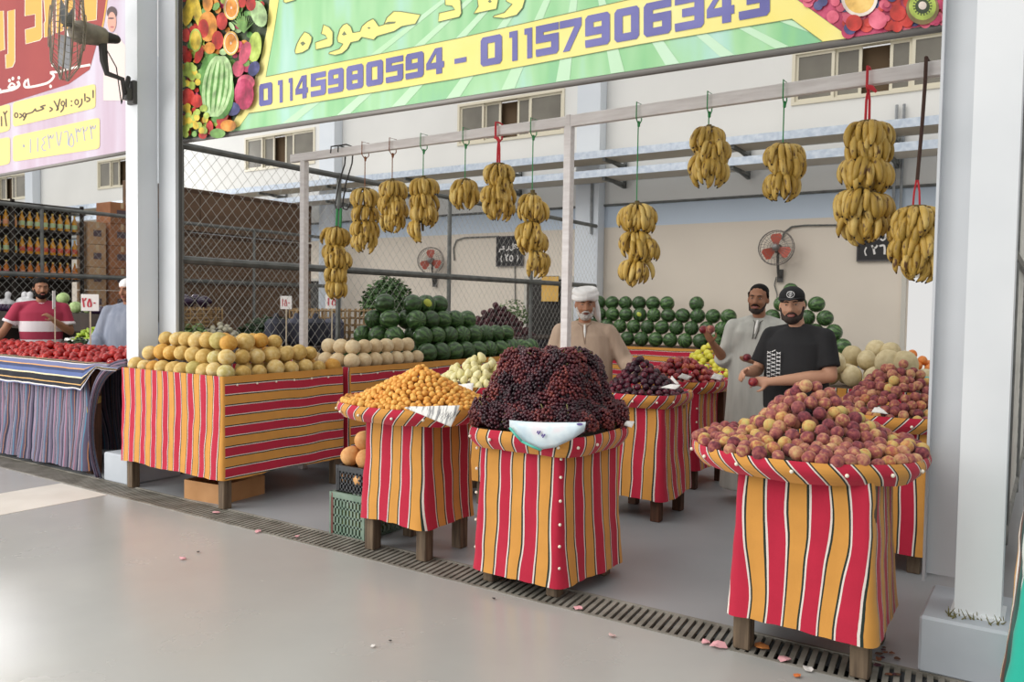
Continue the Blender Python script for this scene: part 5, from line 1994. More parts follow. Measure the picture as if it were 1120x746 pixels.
def banana_bunch(px, ytop, ybot, rope, hands, lab, seed, ybeam=None, wide=1.0):
    """hands: list of (height fraction, azimuth of the fan's middle in degrees, number, spread degrees, outward shift)"""
    rg = random.Random(seed)
    P = frame_point(px)
    ra = ray(px, ytop)
    k = P.y / ra.y
    top = CAM + ra * k
    bot = CAM + ray(px, ybot) * k
    t = thing('banana_bunch', lab, 'bananas', (P.x, P.y, top.z), 0, 'banana bunches hanging from the frame')
    H = top.z - bot.z
    zb = 3.0 - top.z
    # cord over the beam
    if rope in ('green', 'rust'):
        mb = MB()
        mb.tube([(-.004, 0, -.05), (-.004, 0, zb - .09), (0, -.044, zb - .055), (0, -.044, zb + .058), (0, .044, zb + .058), (0, .044, zb - .055), (.006, 0, zb - .09)], .0045, 5)
        mb.cap((0, -.0, zb - .075), (0, 0, zb - .10), .010)
        mb.obj('hanging_cord', ROPE[rope], t)['label'] = rope + ' hanging cord'
    elif rope == 'red':
        mb = MB()
        for s in (-1, 1):
            mb.tube([(.012 * s, 0, -.06), (.009 * s, 0, zb * .5), (.004 * s, 0, zb - .09), (0, -.046 * s, zb - .055), (0, -.046 * s, zb + .062), (0, 0, zb + .066)], .008, 6)
        mb.tube([(0, -.055, zb - .06), (.03, -.06, zb - .07), (.055, -.06, zb - .10)], [.012, .014, .008], 6)
        mb.obj('hanging_ribbon', ROPE['red'], t)['label'] = 'red ribbon with a knotted tail'
    elif rope == 'rod':
        mb = MB()
        mb.tube([(.03, .05, zb - .02), (.03, .05, zb + .06), (.03, -.05, zb + .06), (.03, -.05, zb - .06), (.015, 0, zb * .6), (.0, 0, .16)], .011, 6)
        mb.obj('hanging_rope', ROPE['dark'], t)['label'] = 'dark brown rope'
        mb = MB()
        for s in (-1, 1):
            mb.tube([(.0, 0, .19), (.014 * s, 0, .09), (.02 * s, 0, -.05)], .006, 6)
        mb.obj('hanging_ribbon', ROPE['red'], t)['label'] = 'two red cords tied below the rope'
    # main stalk
    mb = MB()
    mb.tube([(0, 0, .015), (.01, 0, -H * .3), (-.01, 0, -H * .6), (.0, 0, -H * .86)], [.018, .018, .015, .010], 8)
    mb.obj('stalk', BSTEM, t)
    for (fz, az, n, spread, sh) in hands:
        z = -H * fz
        z += rg.uniform(-.015, .015)
        sh += rg.uniform(-.004, .014)
        hx, hy = sh * math.cos(math.radians(az)), sh * math.sin(math.radians(az))
        mb = MB()
        crown = [(hx * .3 + (.022 + abs(sh)) * math.cos(math.radians(az + a)), hy * .3 + (.022 + abs(sh)) * math.sin(math.radians(az + a)), z + .002) for a in range(int(-spread / 2), int(spread / 2) + 1, max(8, int(spread / 8)))]
        mb.tube(crown, .016, 6)
        hd = mb.obj('banana_hand', BSTEM, t)
        for row in (0, 1):
            nn = n if row == 0 else n - 1
            for i in range(nn):
                a = az - spread / 2 + spread * (i + .5) / nn + rg.uniform(-4, 4)
                ar = math.radians(a)
                rad = .024 + sh
                s = rg.uniform(.96, 1.18) * wide
                o = bpy.data.objects.new('banana', BAN[min(2, max(0, row + rg.choice((0, 1, 1))))])
                COL.objects.link(o)
                o.parent = hd
                o.location = (hx * .3 + rad * math.cos(ar), hy * .3 + rad * math.sin(ar), z - row * .028 + rg.uniform(-.006, .006))
                o.rotation_euler = (rg.uniform(-.22, .22), rg.uniform(-.18, .16) + row * .22, ar + rg.uniform(-.1, .1))
                o.scale = (s, s, s)
    return t


C_ = -62                                     # azimuth that faces the camera
full = lambda f, a=C_, n=9, s=230, sh=.012: (f, a, n + 1, s, sh * .8)
banana_bunch(369, 249, 325, 'none', [full(.0), full(.24, C_ - 30, 8, 200), full(.34, C_ + 40, 8, 200, .03), full(.56, C_ - 20, 8), full(.74, C_ + 10, 7, 190)], 'tall banana bunch on a long hook, lowest at the frame end nearest the column', 1)
banana_bunch(400, 208, 277, 'rust', [full(.02), full(.26, C_ - 10, 8), full(.52, C_ + 30, 8, 210, .02), full(.68, C_ - 25, 8)], 'narrow banana bunch on a thin rusty cord, next to the hooks', 2)
banana_bunch(430, 197, 257, 'rust', [full(.02), full(.30, C_, 9), full(.42, C_ + 50, 7, 180, .02), full(.60, C_, 8)], 'banana bunch on a frayed reddish cord, second to hang from a cord', 3)
banana_bunch(464, 194, 262, 'green', [full(.02), full(.24, C_ - 20, 8), full(.46, C_ + 30, 9, 220, .015), full(.68, C_ - 80, 6, 150, .03)], 'ragged banana bunch on a green cord with spotted lower fruit', 4)
banana_bunch(510, 197, 227, 'green', [full(.05, C_ - 20, 8, 230, .008), full(.22, C_, 7, 200)], 'smallest banana bunch, a single hand on a green cord', 5)
banana_bunch(546, 181, 241, 'red', [full(.02, C_, 9), full(.22, C_ + 70, 6, 140, .02), full(.40, C_ - 10, 10, 230, .02), full(.58, C_ + 20, 7, 190)], 'banana bunch on a knotted red ribbon before the middle window', 6)
banana_bunch(584, 210, 302, 'green', [full(.03, C_ - 40, 8, 200), full(.12, C_ + 30, 8, 210, .015), full(.38, C_ - 40, 8, 180, .03), full(.46, C_ + 5, 10, 230, .02), full(.74, C_ + 60, 6, 150, .05)], 'long banana bunch on a green cord just beside the white post', 7)
banana_bunch(699, 222, 308, 'green', [full(.02), full(.10, C_ + 50, 7, 160, .02), full(.36, C_ - 10, 9), full(.48, C_ + 50, 7, 170, .04), full(.72, C_ - 20, 7, 190)], 'three-tiered banana bunch on a long green cord past the white post', 8)
banana_bunch(776, 139, 212, 'green', [full(.03, C_ - 30, 8), full(.20, C_ + 55, 7, 170, .03), full(.42, C_ - 40, 6, 160, .01), full(.52, C_ + 10, 9)], 'banana bunch on a green cord overlapping the cable trays', 9)
banana_bunch(858, 159, 224, 'green', [full(.02, C_, 10), full(.16, C_ + 40, 8, 180, .02), full(.48, C_ - 10, 9)], 'compact banana bunch on a green cord above the wall fan', 10)
banana_bunch(949, 134, 268, 'red', [full(.01, C_, 10, 240, .02), full(.10, C_ + 20, 9, 230, .03), full(.28, C_ - 50, 8, 180, .04), full(.32, C_ + 10, 10, 230, .03), full(.54, C_ - 70, 7, 150, .06), full(.60, C_ + 15, 10, 220, .04), full(.74, C_ - 20, 8)],
             'biggest banana bunch, a thick column on a red ribbon beside the plaque', 11, wide=1.08)
banana_bunch(1006, 227, 309, 'rod', [full(.01, C_, 10, 240, .02), full(.12, C_ - 30, 8, 200, .03), full(.36, C_, 10, 240, .03), full(.54, C_ + 30, 8)], 'banana bunch on a dark rope and red cords, closest to the steel column', 12, wide=1.05)
# the two long wire hooks the first bunch hangs from
for i, (px, dx, lab) in enumerate(((371, -.0, 'black wire hook over the beam, the one nearer the frame post'), (379, .0, 'black wire hook over the beam, the one nearer the bananas on cords'))):
    P = frame_point(px)
    k = P.y / ray(px, 200).y
    zt_, zb_ = (CAM + ray(px, 181) * k).z, (CAM + ray(px, 228) * k).z
    t0 = Vector((P.x, P.y, 0))
    mb = MB()
    mb.tube([(-.05, -.055, 2.99), (-.045, -.055, 3.05), (-.0, 0, 3.065), (.035, .055, 3.05), (.02, .055, 2.9), (-.02, .02, 2.72), (-.045, 0, zb_ + .04), (-.03, 0, zb_), (.015, 0, zb_ - .01), (.045, 0, zb_ + .025), (.06, 0, zb_ + .06)], .007, 6)
    mb.v = [(a + P.x, b_ + P.y, c) for a, b_, c in mb.v]
    tag(mb.obj('wire_hook', ROPE['black']), lab, 'hook', 'wire hooks on the frame')
P = frame_point(372)
mb = MB()
zb_ = (CAM + ray(372, 228) * (P.y / ray(372, 228).y)).z
zt_ = (CAM + ray(369, 250) * (P.y / ray(369, 250).y)).z
for s in (-.028, .02):
    mb.tube([(P.x + s, P.y, zb_ + .0), (P.x + s - .01, P.y, zt_ - .02)], .012, 6)
tag(mb.obj('green_loop', ROPE['green']), 'green loops tying the tall banana bunch to the wire hooks', 'cord')
# ================================================================ PEOPLE
def fuse(mb, voxel, smooth_n=6, factor=.5):
    """one continuous surface from overlapping closed pieces"""
    me = mb.mesh('tmp', [BLACKP], True)
    o = bpy.data.objects.new('tmp', me)
    COL.objects.link(o)
    r_ = o.modifiers.new('r', 'REMESH')
    r_.mode = 'VOXEL'
    r_.voxel_size = voxel
    s = o.modifiers.new('s', 'SMOOTH')
    s.iterations = smooth_n
    s.factor = factor
    dg = bpy.context.evaluated_depsgraph_get()
    out = bpy.data.meshes.new_from_object(o.evaluated_get(dg))
    bpy.data.objects.remove(o)
    out.materials.clear()
    out.polygons.foreach_set('use_smooth', [True] * len(out.polygons))
    return out


def mlink(name, me, m, parent):
    me.materials.append(m)
    me.name = name
    o = bpy.data.objects.new(name, me)
    COL.objects.link(o)
    o.parent = parent
    return o


def hand(mb, w, d, n, side, curl=.5, s=1.0, spread=.12):
    """hand beyond the wrist w: d along the fingers, n out of the palm, side +1/-1 thumb side"""
    d = Vector(d).normalized()
    n = (Vector(n) - d * Vector(n).dot(d)).normalized()
    a = d.cross(n) * side                  # toward the thumb
    w = Vector(w)
    R_ = Matrix((a, n, d)).transposed()
    mb.ell(w + d * .045 * s, (.040 * s, .017 * s, .052 * s), rot=R_)
    mb.cap(w - d * .02, w + d * .03 * s, .026 * s, .027 * s)
    for i, (off, L) in enumerate(((.030, .072), (.011, .080), (-.009, .074), (-.028, .058))):
        b0 = w + d * .082 * s + a * off * s
        dirn = (d + a * spread * (off / .03) * .6)
        c1 = curl * (.7 + .12 * i)
        p1 = b0 + (dirn * math.cos(c1 * .6) + n * math.sin(c1 * .6)) * L * .45 * s
        p2 = p1 + (dirn * math.cos(c1 * 1.5) + n * math.sin(c1 * 1.5)) * L * .32 * s
        p3 = p2 + (dirn * math.cos(c1 * 2.2) + n * math.sin(c1 * 2.2)) * L * .26 * s
        mb.cap(b0 - d * .02, p1, .0098 * s, .0092 * s, 8)
        mb.cap(p1, p2, .0092 * s, .0085 * s, 8)
        mb.cap(p2, p3, .0085 * s, .0072 * s, 8)
    t0 = w + d * .03 * s + a * .032 * s
    t1 = t0 + (d * .7 + a * .75 + n * .35).normalized() * .042 * s
    t2 = t1 + (d * .9 + a * .1 + n * .5).normalized() * .034 * s
    mb.cap(w + d * .015 * s + a * .015 * s, t0, .016 * s, .0135 * s, 8)
    mb.cap(t0, t1, .0135 * s, .0115 * s, 8)
    mb.cap(t1, t2, .0115 * s, .009 * s, 8)


def head_frame(hc, yaw, pitch, roll=0.0):
    M = (Matrix.Rotation(yaw, 3, 'Z') @ Matrix.Rotation(pitch, 3, 'X') @ Matrix.Rotation(roll, 3, 'Y'))
    return lambda x, y, z: Vector(hc) + M @ Vector((x, y, z)), M


def head_pieces(mb, P, M, fat=1.0):
    mb.ell(P(0, .012, .035), (.077, .094, .088), rot=M, nu=20, nv=14)
    mb.ell(P(0, -.018, -.025), (.066 * fat, .078, .082), rot=M, nu=20, nv=14)
    mb.ell(P(0, -.036, -.078), (.047 * fat, .052, .042), rot=M)
    mb.ell(P(0, -.062, -.098), (.024, .024, .020), rot=M)
    mb.ell(P(0, -.080, .030), (.052, .020, .014), rot=M)
    for s in (-1, 1):
        mb.ell(P(.036 * s * fat, -.066, -.028), (.026, .024, .024), rot=M)
        mb.ell(P(.079 * s, .008, -.008), (.011, .021, .031), rot=M)
        mb.cap(P(.0, -.094, -.034), P(.013 * s, -.096, -.036), .011, .009, 8)
    mb.cap(P(0, -.088, .022), P(0, -.112, -.030), .010, .014, 10)


def face_bits(t, P, M, brow, lip, smile=0.0, teeth=False, beard=None, skin_dark=None):
    EW, EI = flat('eye_white', '#b9b0a6', .3), flat('eye_iris', '#2a1a12', .2)
    for s in (-1, 1):
        mb = MB()
        mb.ell(P(.032 * s, -.0835, .008), (.0112, .008, .0042), rot=M, nu=12, nv=8)
        e = mb.obj('eye', EW, t, True)
        mb = MB()
        mb.ell(P(.032 * s, -.0905, .008), (.0048, .003, .0042), rot=M, nu=10, nv=6)
        mb.obj('iris', EI, e, True)
        mb = MB()
        pts = [P(.014 * s, -.098, .025), P(.030 * s, -.097, .031), P(.050 * s, -.084, .027)]
        mb.tube(pts, [.004, .0052, .0028], 6)
        mb.obj('eyebrow', brow, t, True)
    mb = MB()
    w = .025 + .006 * smile
    for z, r_ in ((-.060, .0045), (-.0705, .0055)):
        mb.tube([P(-w, -.086, -.064 + .010 * smile), P(-w * .5, -.0985, z - .001 + .002 * smile), P(0, -.1015, z - .001 * smile), P(w * .5, -.0985, z - .001 + .002 * smile), P(w, -.086, -.064 + .010 * smile)], [.002, r_, r_, r_, .002], 6)
    mb.obj('lips', lip, t, True)
    if teeth:
        mb = MB()
        mb.ell(P(0, -.0935, -.0645), (.021, .007, .0055), rot=M, nu=12, nv=6)
        mb.obj('teeth', flat('teeth_white', '#efe9e0', .3), t, True)


def skin(name, a, b_):
    return noisy(name, [(.3, a), (.7, b_)], 6.0, .5, spec=.35)


def torso_skin(mb, zs, arms, neck0, neck1):
    """inner body: legs, trunk, neck; arms: lists of joints"""
    mb.cap((0, .01, zs - .30), (0, .015, zs - .12), .10, .09)
    mb.cap((-.13, .01, zs - .09), (.13, .01, zs - .09), .055, .055)
    mb.cap((0, 0, .90), (0, 0, zs - .35), .125, .115)
    for s in (-1, 1):
        mb.cap((.085 * s, 0, .88), (.095 * s, -.005, .48), .078, .052)
        mb.cap((.095 * s, -.005, .48), (.10 * s, .012, .09), .052, .034)
        mb.cap((.10 * s, .02, .045), (.11 * s, -.13, .035), .036, .028)
    mb.cap(neck0, neck1, .056, .052)


def arm(mb, sh, el, wr_, r=(.050, .043, .027)):
    mb.cap(sh, el, r[0], r[1] * .92)
    m1 = Vector(el).lerp(Vector(wr_), .35)
    mb.cap(el, m1, r[1] * .9, r[1])
    mb.cap(m1, wr_, r[1], r[2])


def ring(cx, cy, z, rx, ry, n=28, p=2.3):
    return [(x, y, z) for x, y in superell(cx, cy, rx, ry, p, n)]


def yaw_to_cam(p):
    """turn so that local -Y looks at the camera"""
    d = CAM - Vector(p)
    return math.atan2(d.y, d.x) + PI / 2


HAIR = noisy('black_hair', [(.3, '#090706'), (.7, '#17110e')], 60.0, .75, spec=.2)
BEARD = noisy('dark_beard', [(.3, '#1f1713'), (.7, '#3d3029')], 90.0, .8)
GREYB = noisy('grey_beard', [(.3, '#8f8a85'), (.7, '#d9d5d0')], 90.0, .8)
LIP = flat('lip', '#9a5a52', .5)

# ------------------------------------------------ man with the white turban, behind the grapes
p = gy(640, 330, 6.05)
SK1 = skin('skin_tanned', '#9a6a50', '#ac7a5e')
t = thing('person', 'bearded man in white turban and tan robe standing behind the grape stall', 'person', (p.x, p.y, 0), yaw_to_cam(p))
zs = 1.45
P, M = head_frame((0, -.02, 1.63), .10, .10)
mb = MB()
torso_skin(mb, zs, None, (0, .01, 1.42), (0, -.005, 1.57))
head_pieces(mb, P, M)
shR, elR, wrR = (-.20, .0, 1.40), (-.285, .02, 1.13), (-.24, -.20, .99)
shL, elL, wrL = (.20, .0, 1.40), (.345, -.02, 1.16), (.47, -.18, 1.03)
arm(mb, shR, elR, wrR)
arm(mb, shL, elL, wrL)
hand(mb, wrL, (.55, -.55, -.35), (-.2, -.1, -1), -1, .35)
hand(mb, wrR, (.2, -.9, -.2), (0, 0, -1), 1, .4)
mlink('body', fuse(mb, .0085), SK1, t)
face_bits(t, P, M, flat('dark_brow', '#3a2a22', .8), flat('lip_dark', '#7a463c', .5), .2)
mb = MB()                                  # robe
mb.loft([ring(0, .0, .10, .30, .24), ring(0, 0, .6, .27, .20), ring(0, 0, 1.0, .245, .165), ring(0, 0, 1.22, .235, .150), ring(0, .005, 1.37, .225, .128), ring(0, .01, 1.445, .150, .095), ring(0, .01, 1.475, .085, .078)])
for sh, el, wr_ in ((shR, elR, wrR), (shL, elL, wrL)):
    mb.cap(sh, el, .074, .072)
    mb.cap((sh[0] * .25, .01, zs + .005), (sh[0] * .88, .004, sh[2] + .012), .046, .058)
    w2 = Vector(el).lerp(Vector(wr_), .88)
    mb.tube([el, Vector(el).lerp(w2, .5), w2], [.075, .074, .080], 14)
ROBE = noisy('tan_robe', [(.3, '#a8917e'), (.7, '#bda692')], 3.0, .85, stretch=(6, 6, 1), bump=.2)
mlink('robe', fuse(mb, .012, 5), ROBE, t)
mb = MB()
mb.tube([(0, -.080, 1.462), (.002, -.106, 1.41), (.004, -.124, 1.355)], [.007, .010, .003], 8)
mb.obj('undershirt', flat('white_undershirt', '#e8e6e2', .8), t)['label'] = 'white undershirt showing in the neck slit'
mb = MB()
for s in (-1, 1):
    mb.tube([(.055 * s, -.055, 1.472), (.016 * s, -.088, 1.445), (.010 * s, -.118, 1.37), (.004, -.134, 1.30)], .005, 6)
mb.obj('neck_placket', flat('robe_trim', '#8f7a69', .85), t)
mb = MB()                                  # turban: wound bands over a cap
mb.ell(P(0, .015, .085), (.094, .108, .060), rot=M)
for i, (z, tl, rr_, q) in enumerate(((.074, .18, .99, .027), (.094, -.15, .96, .026), (.112, .1, .88, .025), (.080, -.25, 1.00, .022))):
    pts = [P(.092 * rr_ * math.cos(k * PI / 10), .010 + .106 * rr_ * math.sin(k * PI / 10), z + tl * .10 * math.cos(k * PI / 10) + .012 * math.sin(k * PI / 10)) for k in range(20)]
    mb.tube(pts, q, 8, closed=True)
WT = noisy('white_turban', [(.3, '#e2e1e0'), (.7, '#f2f1f0')], 8.0, .85, bump=.2)
mlink('turban', fuse(mb, .006, 3), WT, t)
mb = MB()
mb.tube([P(.075, .055, .05), P(.10, .07, -.03), P(.115, .075, -.10), P(.135, .07, -.155)], [.03, .034, .030, .012], 10)
mb.obj('turban_tail', WT, t, True)
mb = MB()
mb.ell(P(0, -.042, -.092), (.054, .056, .040), rot=M)
for s in (-1, 1):
    mb.cap(P(.066 * s, -.01, -.03), P(.046 * s, -.045, -.085), .014, .02)
mb2 = fuse(mb, .006, 2)
mlink('beard', mb2, GREYB, t)
mb = MB()
mb.tube([P(-.034, -.088, -.064), P(-.014, -.103, -.051), P(.014, -.103, -.051), P(.034, -.088, -.064)], [.004, .007, .007, .004], 8)
mb.obj('moustache', GREYB, t, True)

# ------------------------------------------------ smiling man in the pale grey robe
p = gy(831, 330, 6.75)
SK2 = skin('skin_brown', '#8f6248', '#a37459')
t = thing('person', 'smiling moustached man in pale grey robe holding two fruits up on one hand', 'person', (p.x, p.y, 0), yaw_to_cam(p) - .10)
P, M = head_frame((-.01, -.02, 1.695), -.12, .02, .05)
mb = MB()
torso_skin(mb, 1.52, None, (0, .01, 1.48), (-.005, -.005, 1.64))
head_pieces(mb, P, M)
shR, elR, wrR = (-.205, .0, 1.46), (-.265, -.04, 1.18), (-.345, -.235, 1.335)
shL, elL, wrL = (.205, .0, 1.46), (.27, -.02, 1.17), (.03, -.255, 1.19)
arm(mb, shR, elR, wrR)
arm(mb, shL, elL, wrL)
hand(mb, wrR, (-.25, -.5, .55), (.15, .35, .9), -1, .45)
hand(mb, wrL, (-.85, -.45, .05), (-.1, .2, 1), 1, .55)
mlink('body', fuse(mb, .0085), SK2, t)
face_bits(t, P, M, flat('dark_brow', '#1c1410', .8), LIP, 1.0, True)
PALEG = noisy('pale_grey_robe', [(.3, '#a9a9a3'), (.7, '#bdbdb6')], 3.0, .85, stretch=(6, 6, 1), bump=.2)
mb = MB()
mb.loft([ring(0, .0, .12, .29, .23), ring(0, 0, .6, .265, .195), ring(0, 0, 1.02, .24, .165), ring(0, 0, 1.26, .235, .150), ring(0, .005, 1.42, .228, .13), ring(0, .01, 1.505, .15, .095), ring(0, .01, 1.54, .085, .078)])
for sh, el, wr_ in ((shR, elR, wrR), (shL, elL, wrL)):
    mb.cap(sh, el, .073, .070)
    mb.cap((sh[0] * .25, .01, 1.525), (sh[0] * .88, .004, sh[2] + .012), .046, .058)
    w2 = Vector(el).lerp(Vector(wr_), .22)
    mb.tube([el, w2], [.073, .078], 14)
mlink('robe', fuse(mb, .012, 5), PALEG, t)
mb = MB()
mb.tube([(-.004, -.082, 1.522), (-.010, -.110, 1.47), (-.02, -.130, 1.41)], [.008, .013, .005], 8)
mb.obj('undershirt', flat('white_undershirt', '#e8e6e2', .8), t)['label'] = 'white undershirt showing in the neck slit'
mb = MB()
for s, b_ in ((-1, -.05), (1, .022)):
    mb.tube([(.05 * s, -.055, 1.532), (.02 * s - .004, -.092, 1.505), (.018 * s - .010, -.122, 1.44), (.010 * s - .026, -.140, 1.37)], .004, 6)
mb.obj('neck_placket', flat('robe_trim_dark', '#5c5a56', .85), t)
mb = MB()                                  # hair
mb.ell(P(0, .022, .062), (.079, .092, .068), rot=M)
mb.ell(P(0, .045, .02), (.078, .070, .07), rot=M)
for s in (-1, 1):
    mb.cap(P(.072 * s, -.012, .045), P(.075 * s, .005, -.005), .016, .008)
mlink('hair', fuse(mb, .006, 2), HAIR, t)
mb = MB()
mb.tube([P(-.036, -.086, -.060), P(-.016, -.104, -.0475), P(.0, -.106, -.0465), P(.016, -.104, -.0475), P(.036, -.086, -.060)], [.003, .0065, .006, .0065, .003], 8)
mb.obj('moustache', HAIR, t, True)
mb = MB()
mb.ell(P(0, -.048, -.096), (.048, .050, .030), rot=M)
for s in (-1, 1):
    mb.cap(P(.068 * s, -.012, -.03), P(.046 * s, -.048, -.088), .008, .016)
mlink('beard', fuse(mb, .006, 2), BEARD, t)
Mt = Matrix.Translation(t.location) @ Matrix.Rotation(t.rotation_euler.z, 4, 'Z')
for i, (off, v, lab) in enumerate((((-.405, -.285, 1.44), 0, 'dark red nectarine held up on the hand of the man in grey'), ((-.345, -.315, 1.445), 2, 'orange peach held up beside the nectarine by the man in grey'))):
    o = bpy.data.objects.new('nectarine' if i == 0 else 'peach', V_NECT[0][0] if i == 0 else V_PEACH[2][0])
    COL.objects.link(o)
    o.location = Mt @ Vector(off)
    o.scale = (.036,) * 3
    tag(o, lab, 'nectarine' if i == 0 else 'peach')
o = bpy.data.objects.new('nectarine', V_NECT[0][0])
COL.objects.link(o)
o.location = Mt @ Vector((-.055, -.305, 1.225))
o.scale = (.034,) * 3
tag(o, 'red nectarine in the lower hand of the man in grey', 'nectarine')

# ------------------------------------------------ man in black T-shirt and cap
p = gy(873, 340, 5.95)
SK3 = skin('skin_light', '#b98a70', '#cc9c80')
t = thing('person', 'bearded smiling man in black T-shirt and black cap beside the peaches', 'person', (p.x, p.y, 0), yaw_to_cam(p) - .50)
t.scale = (1.02, 1.02, 1.025)
P, M = head_frame((-.03, -.03, 1.60), .42, .04, -.06)
mb = MB()
torso_skin(mb, 1.44, None, (0, .01, 1.40), (-.02, -.01, 1.55))
head_pieces(mb, P, M, 1.06)
shR, elR, wrR = (-.20, .0, 1.385), (-.27, -.06, 1.13), (-.215, -.30, 1.135)
shL, elL, wrL = (.205, .0, 1.385), (.265, -.03, 1.13), (-.02, -.30, 1.085)
arm(mb, shR, elR, wrR, (.054, .046, .029))
arm(mb, shL, elL, wrL, (.056, .050, .030))
hand(mb, wrL, (-.85, -.35, .0), (-.1, .5, -.3), 1, .75)
hand(mb, wrR, (.15, -.8, -.1), (.6, 0, -.4), 1, .7)
mlink('body', fuse(mb, .0085), SK3, t)
face_bits(t, P, M, flat('dark_brow', '#1c1410', .8), LIP, 1.0, True)
BLK_T = noisy('black_shirt', [(.3, '#141416'), (.7, '#1f1f22')], 4.0, .85, bump=.2)
mb = MB()
mb.loft([ring(0, 0, .88, .222, .17), ring(0, -.005, 1.02, .225, .172), ring(0, 0, 1.18, .222, .158), ring(0, .005, 1.34, .225, .135), ring(0, .01, 1.42, .16, .095), ring(0, .01, 1.452, .09, .078)])
for sh, el in ((shR, elR), (shL, elL)):
    mb.cap(sh, Vector(sh).lerp(Vector(el), .4), .068, .068)
    mb.tube([sh, Vector(sh).lerp(Vector(el), .35), Vector(sh).lerp(Vector(el), .78)], [.066, .070, .073], 16)
    mb.cap((sh[0] * .25, .01, 1.432), (sh[0] * .9, .004, sh[2] + .010), .048, .060)
mlink('shirt', fuse(mb, .010, 5), BLK_T, t)
mb = MB()                                  # the printed block of white hatching on the chest
for i in range(15):
    for k in range(3):
        x0_, z0_ = -.145 + k * .042, 1.275 - i * .0135
        dz = .014 if (i + k) % 2 else -.012
        y = lambda x, z: -.158 * (1 - min(.97, abs(x) / .228) ** 2.3) ** (1 / 2.3) - .003
        q = []
        for xx, zz in ((x0_, z0_), (x0_ + .034, z0_ + dz), (x0_ + .034, z0_ + dz + .0065), (x0_, z0_ + .0065)):
            q.append((xx, y(xx, zz) - .010, zz))
        mb.poly(q)
mb.obj('shirt_print', flat('white_print', '#dcdcdc', .7), t, False)
mb = MB()                                  # trousers
for s in (-1, 1):
    mb.cap((.09 * s, 0, .90), (.10 * s, 0, .50), .105, .085)
    mb.tube([(.10 * s, 0, .52), (.105 * s, .012, .08)], [.086, .072], 16)
mb.cap((-.07, 0, .92), (.07, 0, .92), .13, .13)
mlink('trousers', fuse(mb, .014, 4), flat('dark_jeans', '#23252c', .85), t)
for s in (-1, 1):
    mb = MB()
    mb.cap((.10 * s, .03, .045), (.115 * s, -.14, .04), .045, .040)
    mb.obj('shoe', BLACKP, t, True)
mb = MB()                                  # cap with flat peak
mb.ell(P(0, .010, .062), (.088, .104, .074), rot=M, nu=20, nv=12)
mb.ell(P(0, .012, .045), (.089, .105, .035), rot=M, nu=20, nv=10)
mlink('cap_crown', fuse(mb, .006, 2), BLK_T, t)
mb = MB()
vs = []
for k in range(13):
    a = PI + PI * k / 12
    vs += [P(.080 * math.cos(a), -.02 + .086 * math.sin(a), .050 - .004), P(.086 * math.cos(a), -.045 + .135 * math.sin(a), .040 + .010 * abs(math.cos(a)) - .002)]
top_ = [v + M @ Vector((0, 0, .007)) for v in vs]
n = len(vs)
fs = [[2 * k, 2 * k + 1, 2 * k + 3, 2 * k + 2] for k in range(12)]
mb.add(vs + top_, fs + [[n + q for q in reversed(f)] for f in fs] + [[2 * k + 1, n + 2 * k + 1, n + 2 * k + 3, 2 * k + 3] for k in range(12)])
mb.obj('cap_peak', BLK_T, t)
mb = MB()                                  # round white emblem on the cap front
for (rx, rz, w) in ((.024, .021, .005), (.010, .009, .004)):
    mb.tube([P(.0 + rx * math.cos(k * PI / 10), -.093 + .014 * (rx * math.cos(k * PI / 10) / .03) ** 2, .078 + rz * math.sin(k * PI / 10)) for k in range(20)], w * .7, 6, closed=True)
mb.cap(P(-.004, -.097, .06), P(.006, -.094, .096), .003, n=6)
mb.obj('cap_emblem', flat('white_print', '#dcdcdc', .7), t, True)
mb = MB()
mb.ell(P(0, -.043, -.088), (.057, .058, .043), rot=M)
for s in (-1, 1):
    mb.cap(P(.073 * s, -.008, -.015), P(.052 * s, -.045, -.082), .011, .020)
mlink('beard', fuse(mb, .006, 2), BEARD, t)
mb = MB()
mb.tube([P(-.036, -.088, -.062), P(-.016, -.104, -.049), P(.016, -.104, -.049), P(.036, -.088, -.062)], [.004, .0055, .0055, .004], 8)
mb.obj('moustache', BEARD, t, True)
Mt = Matrix.Translation(t.location) @ Matrix.Rotation(t.rotation_euler.z, 4, 'Z')
o = bpy.data.objects.new('nectarine', V_NECT[0][0])
COL.objects.link(o)
o.location = Mt @ Vector((-.115, -.375, 1.105))
o.scale = (.034,) * 3
tag(o, 'dark nectarine between the hands of the man in black', 'nectarine')

# ------------------------------------------------ man in the red and white banded T-shirt, behind the tomatoes
p = gy(45, 330, 4.95)
t = thing('person', 'bearded man in crimson and white banded T-shirt leaning on the tomato stall', 'person', (p.x, p.y, .0), yaw_to_cam(p) + .05)
P, M = head_frame((.0, -.03, 1.735), .12, .05)
mb = MB()
torso_skin(mb, 1.56, None, (0, .01, 1.52), (.0, -.01, 1.68))
head_pieces(mb, P, M)
shR, elR, wrR = (-.235, .0, 1.50), (-.36, -.02, 1.26), (-.475, -.10, 1.10)
shL, elL, wrL = (.235, .0, 1.50), (.30, -.05, 1.22), (.115, -.24, 1.36)
arm(mb, shR, elR, wrR, (.056, .048, .031))
arm(mb, shL, elL, wrL, (.056, .048, .031))
hand(mb, wrL, (-.55, -.2, .6), (-.5, .3, -.3), 1, .9)
hand(mb, wrR, (-.3, -.6, -.12), (.2, .2, -.9), 1, .2)
mlink('body', fuse(mb, .0085), SK2, t)
face_bits(t, P, M, flat('dark_brow', '#1c1410', .8), LIP, .1)
m, nt, b = nodes_of('banded_shirt')
tc = N(nt, 'ShaderNodeTexCoord')
sx = N(nt, 'ShaderNodeSeparateXYZ')
nt.links.new(tc.outputs['Object'], sx.inputs[0])
mr = N(nt, 'ShaderNodeMapRange')
mr.inputs[1].default_value = .9
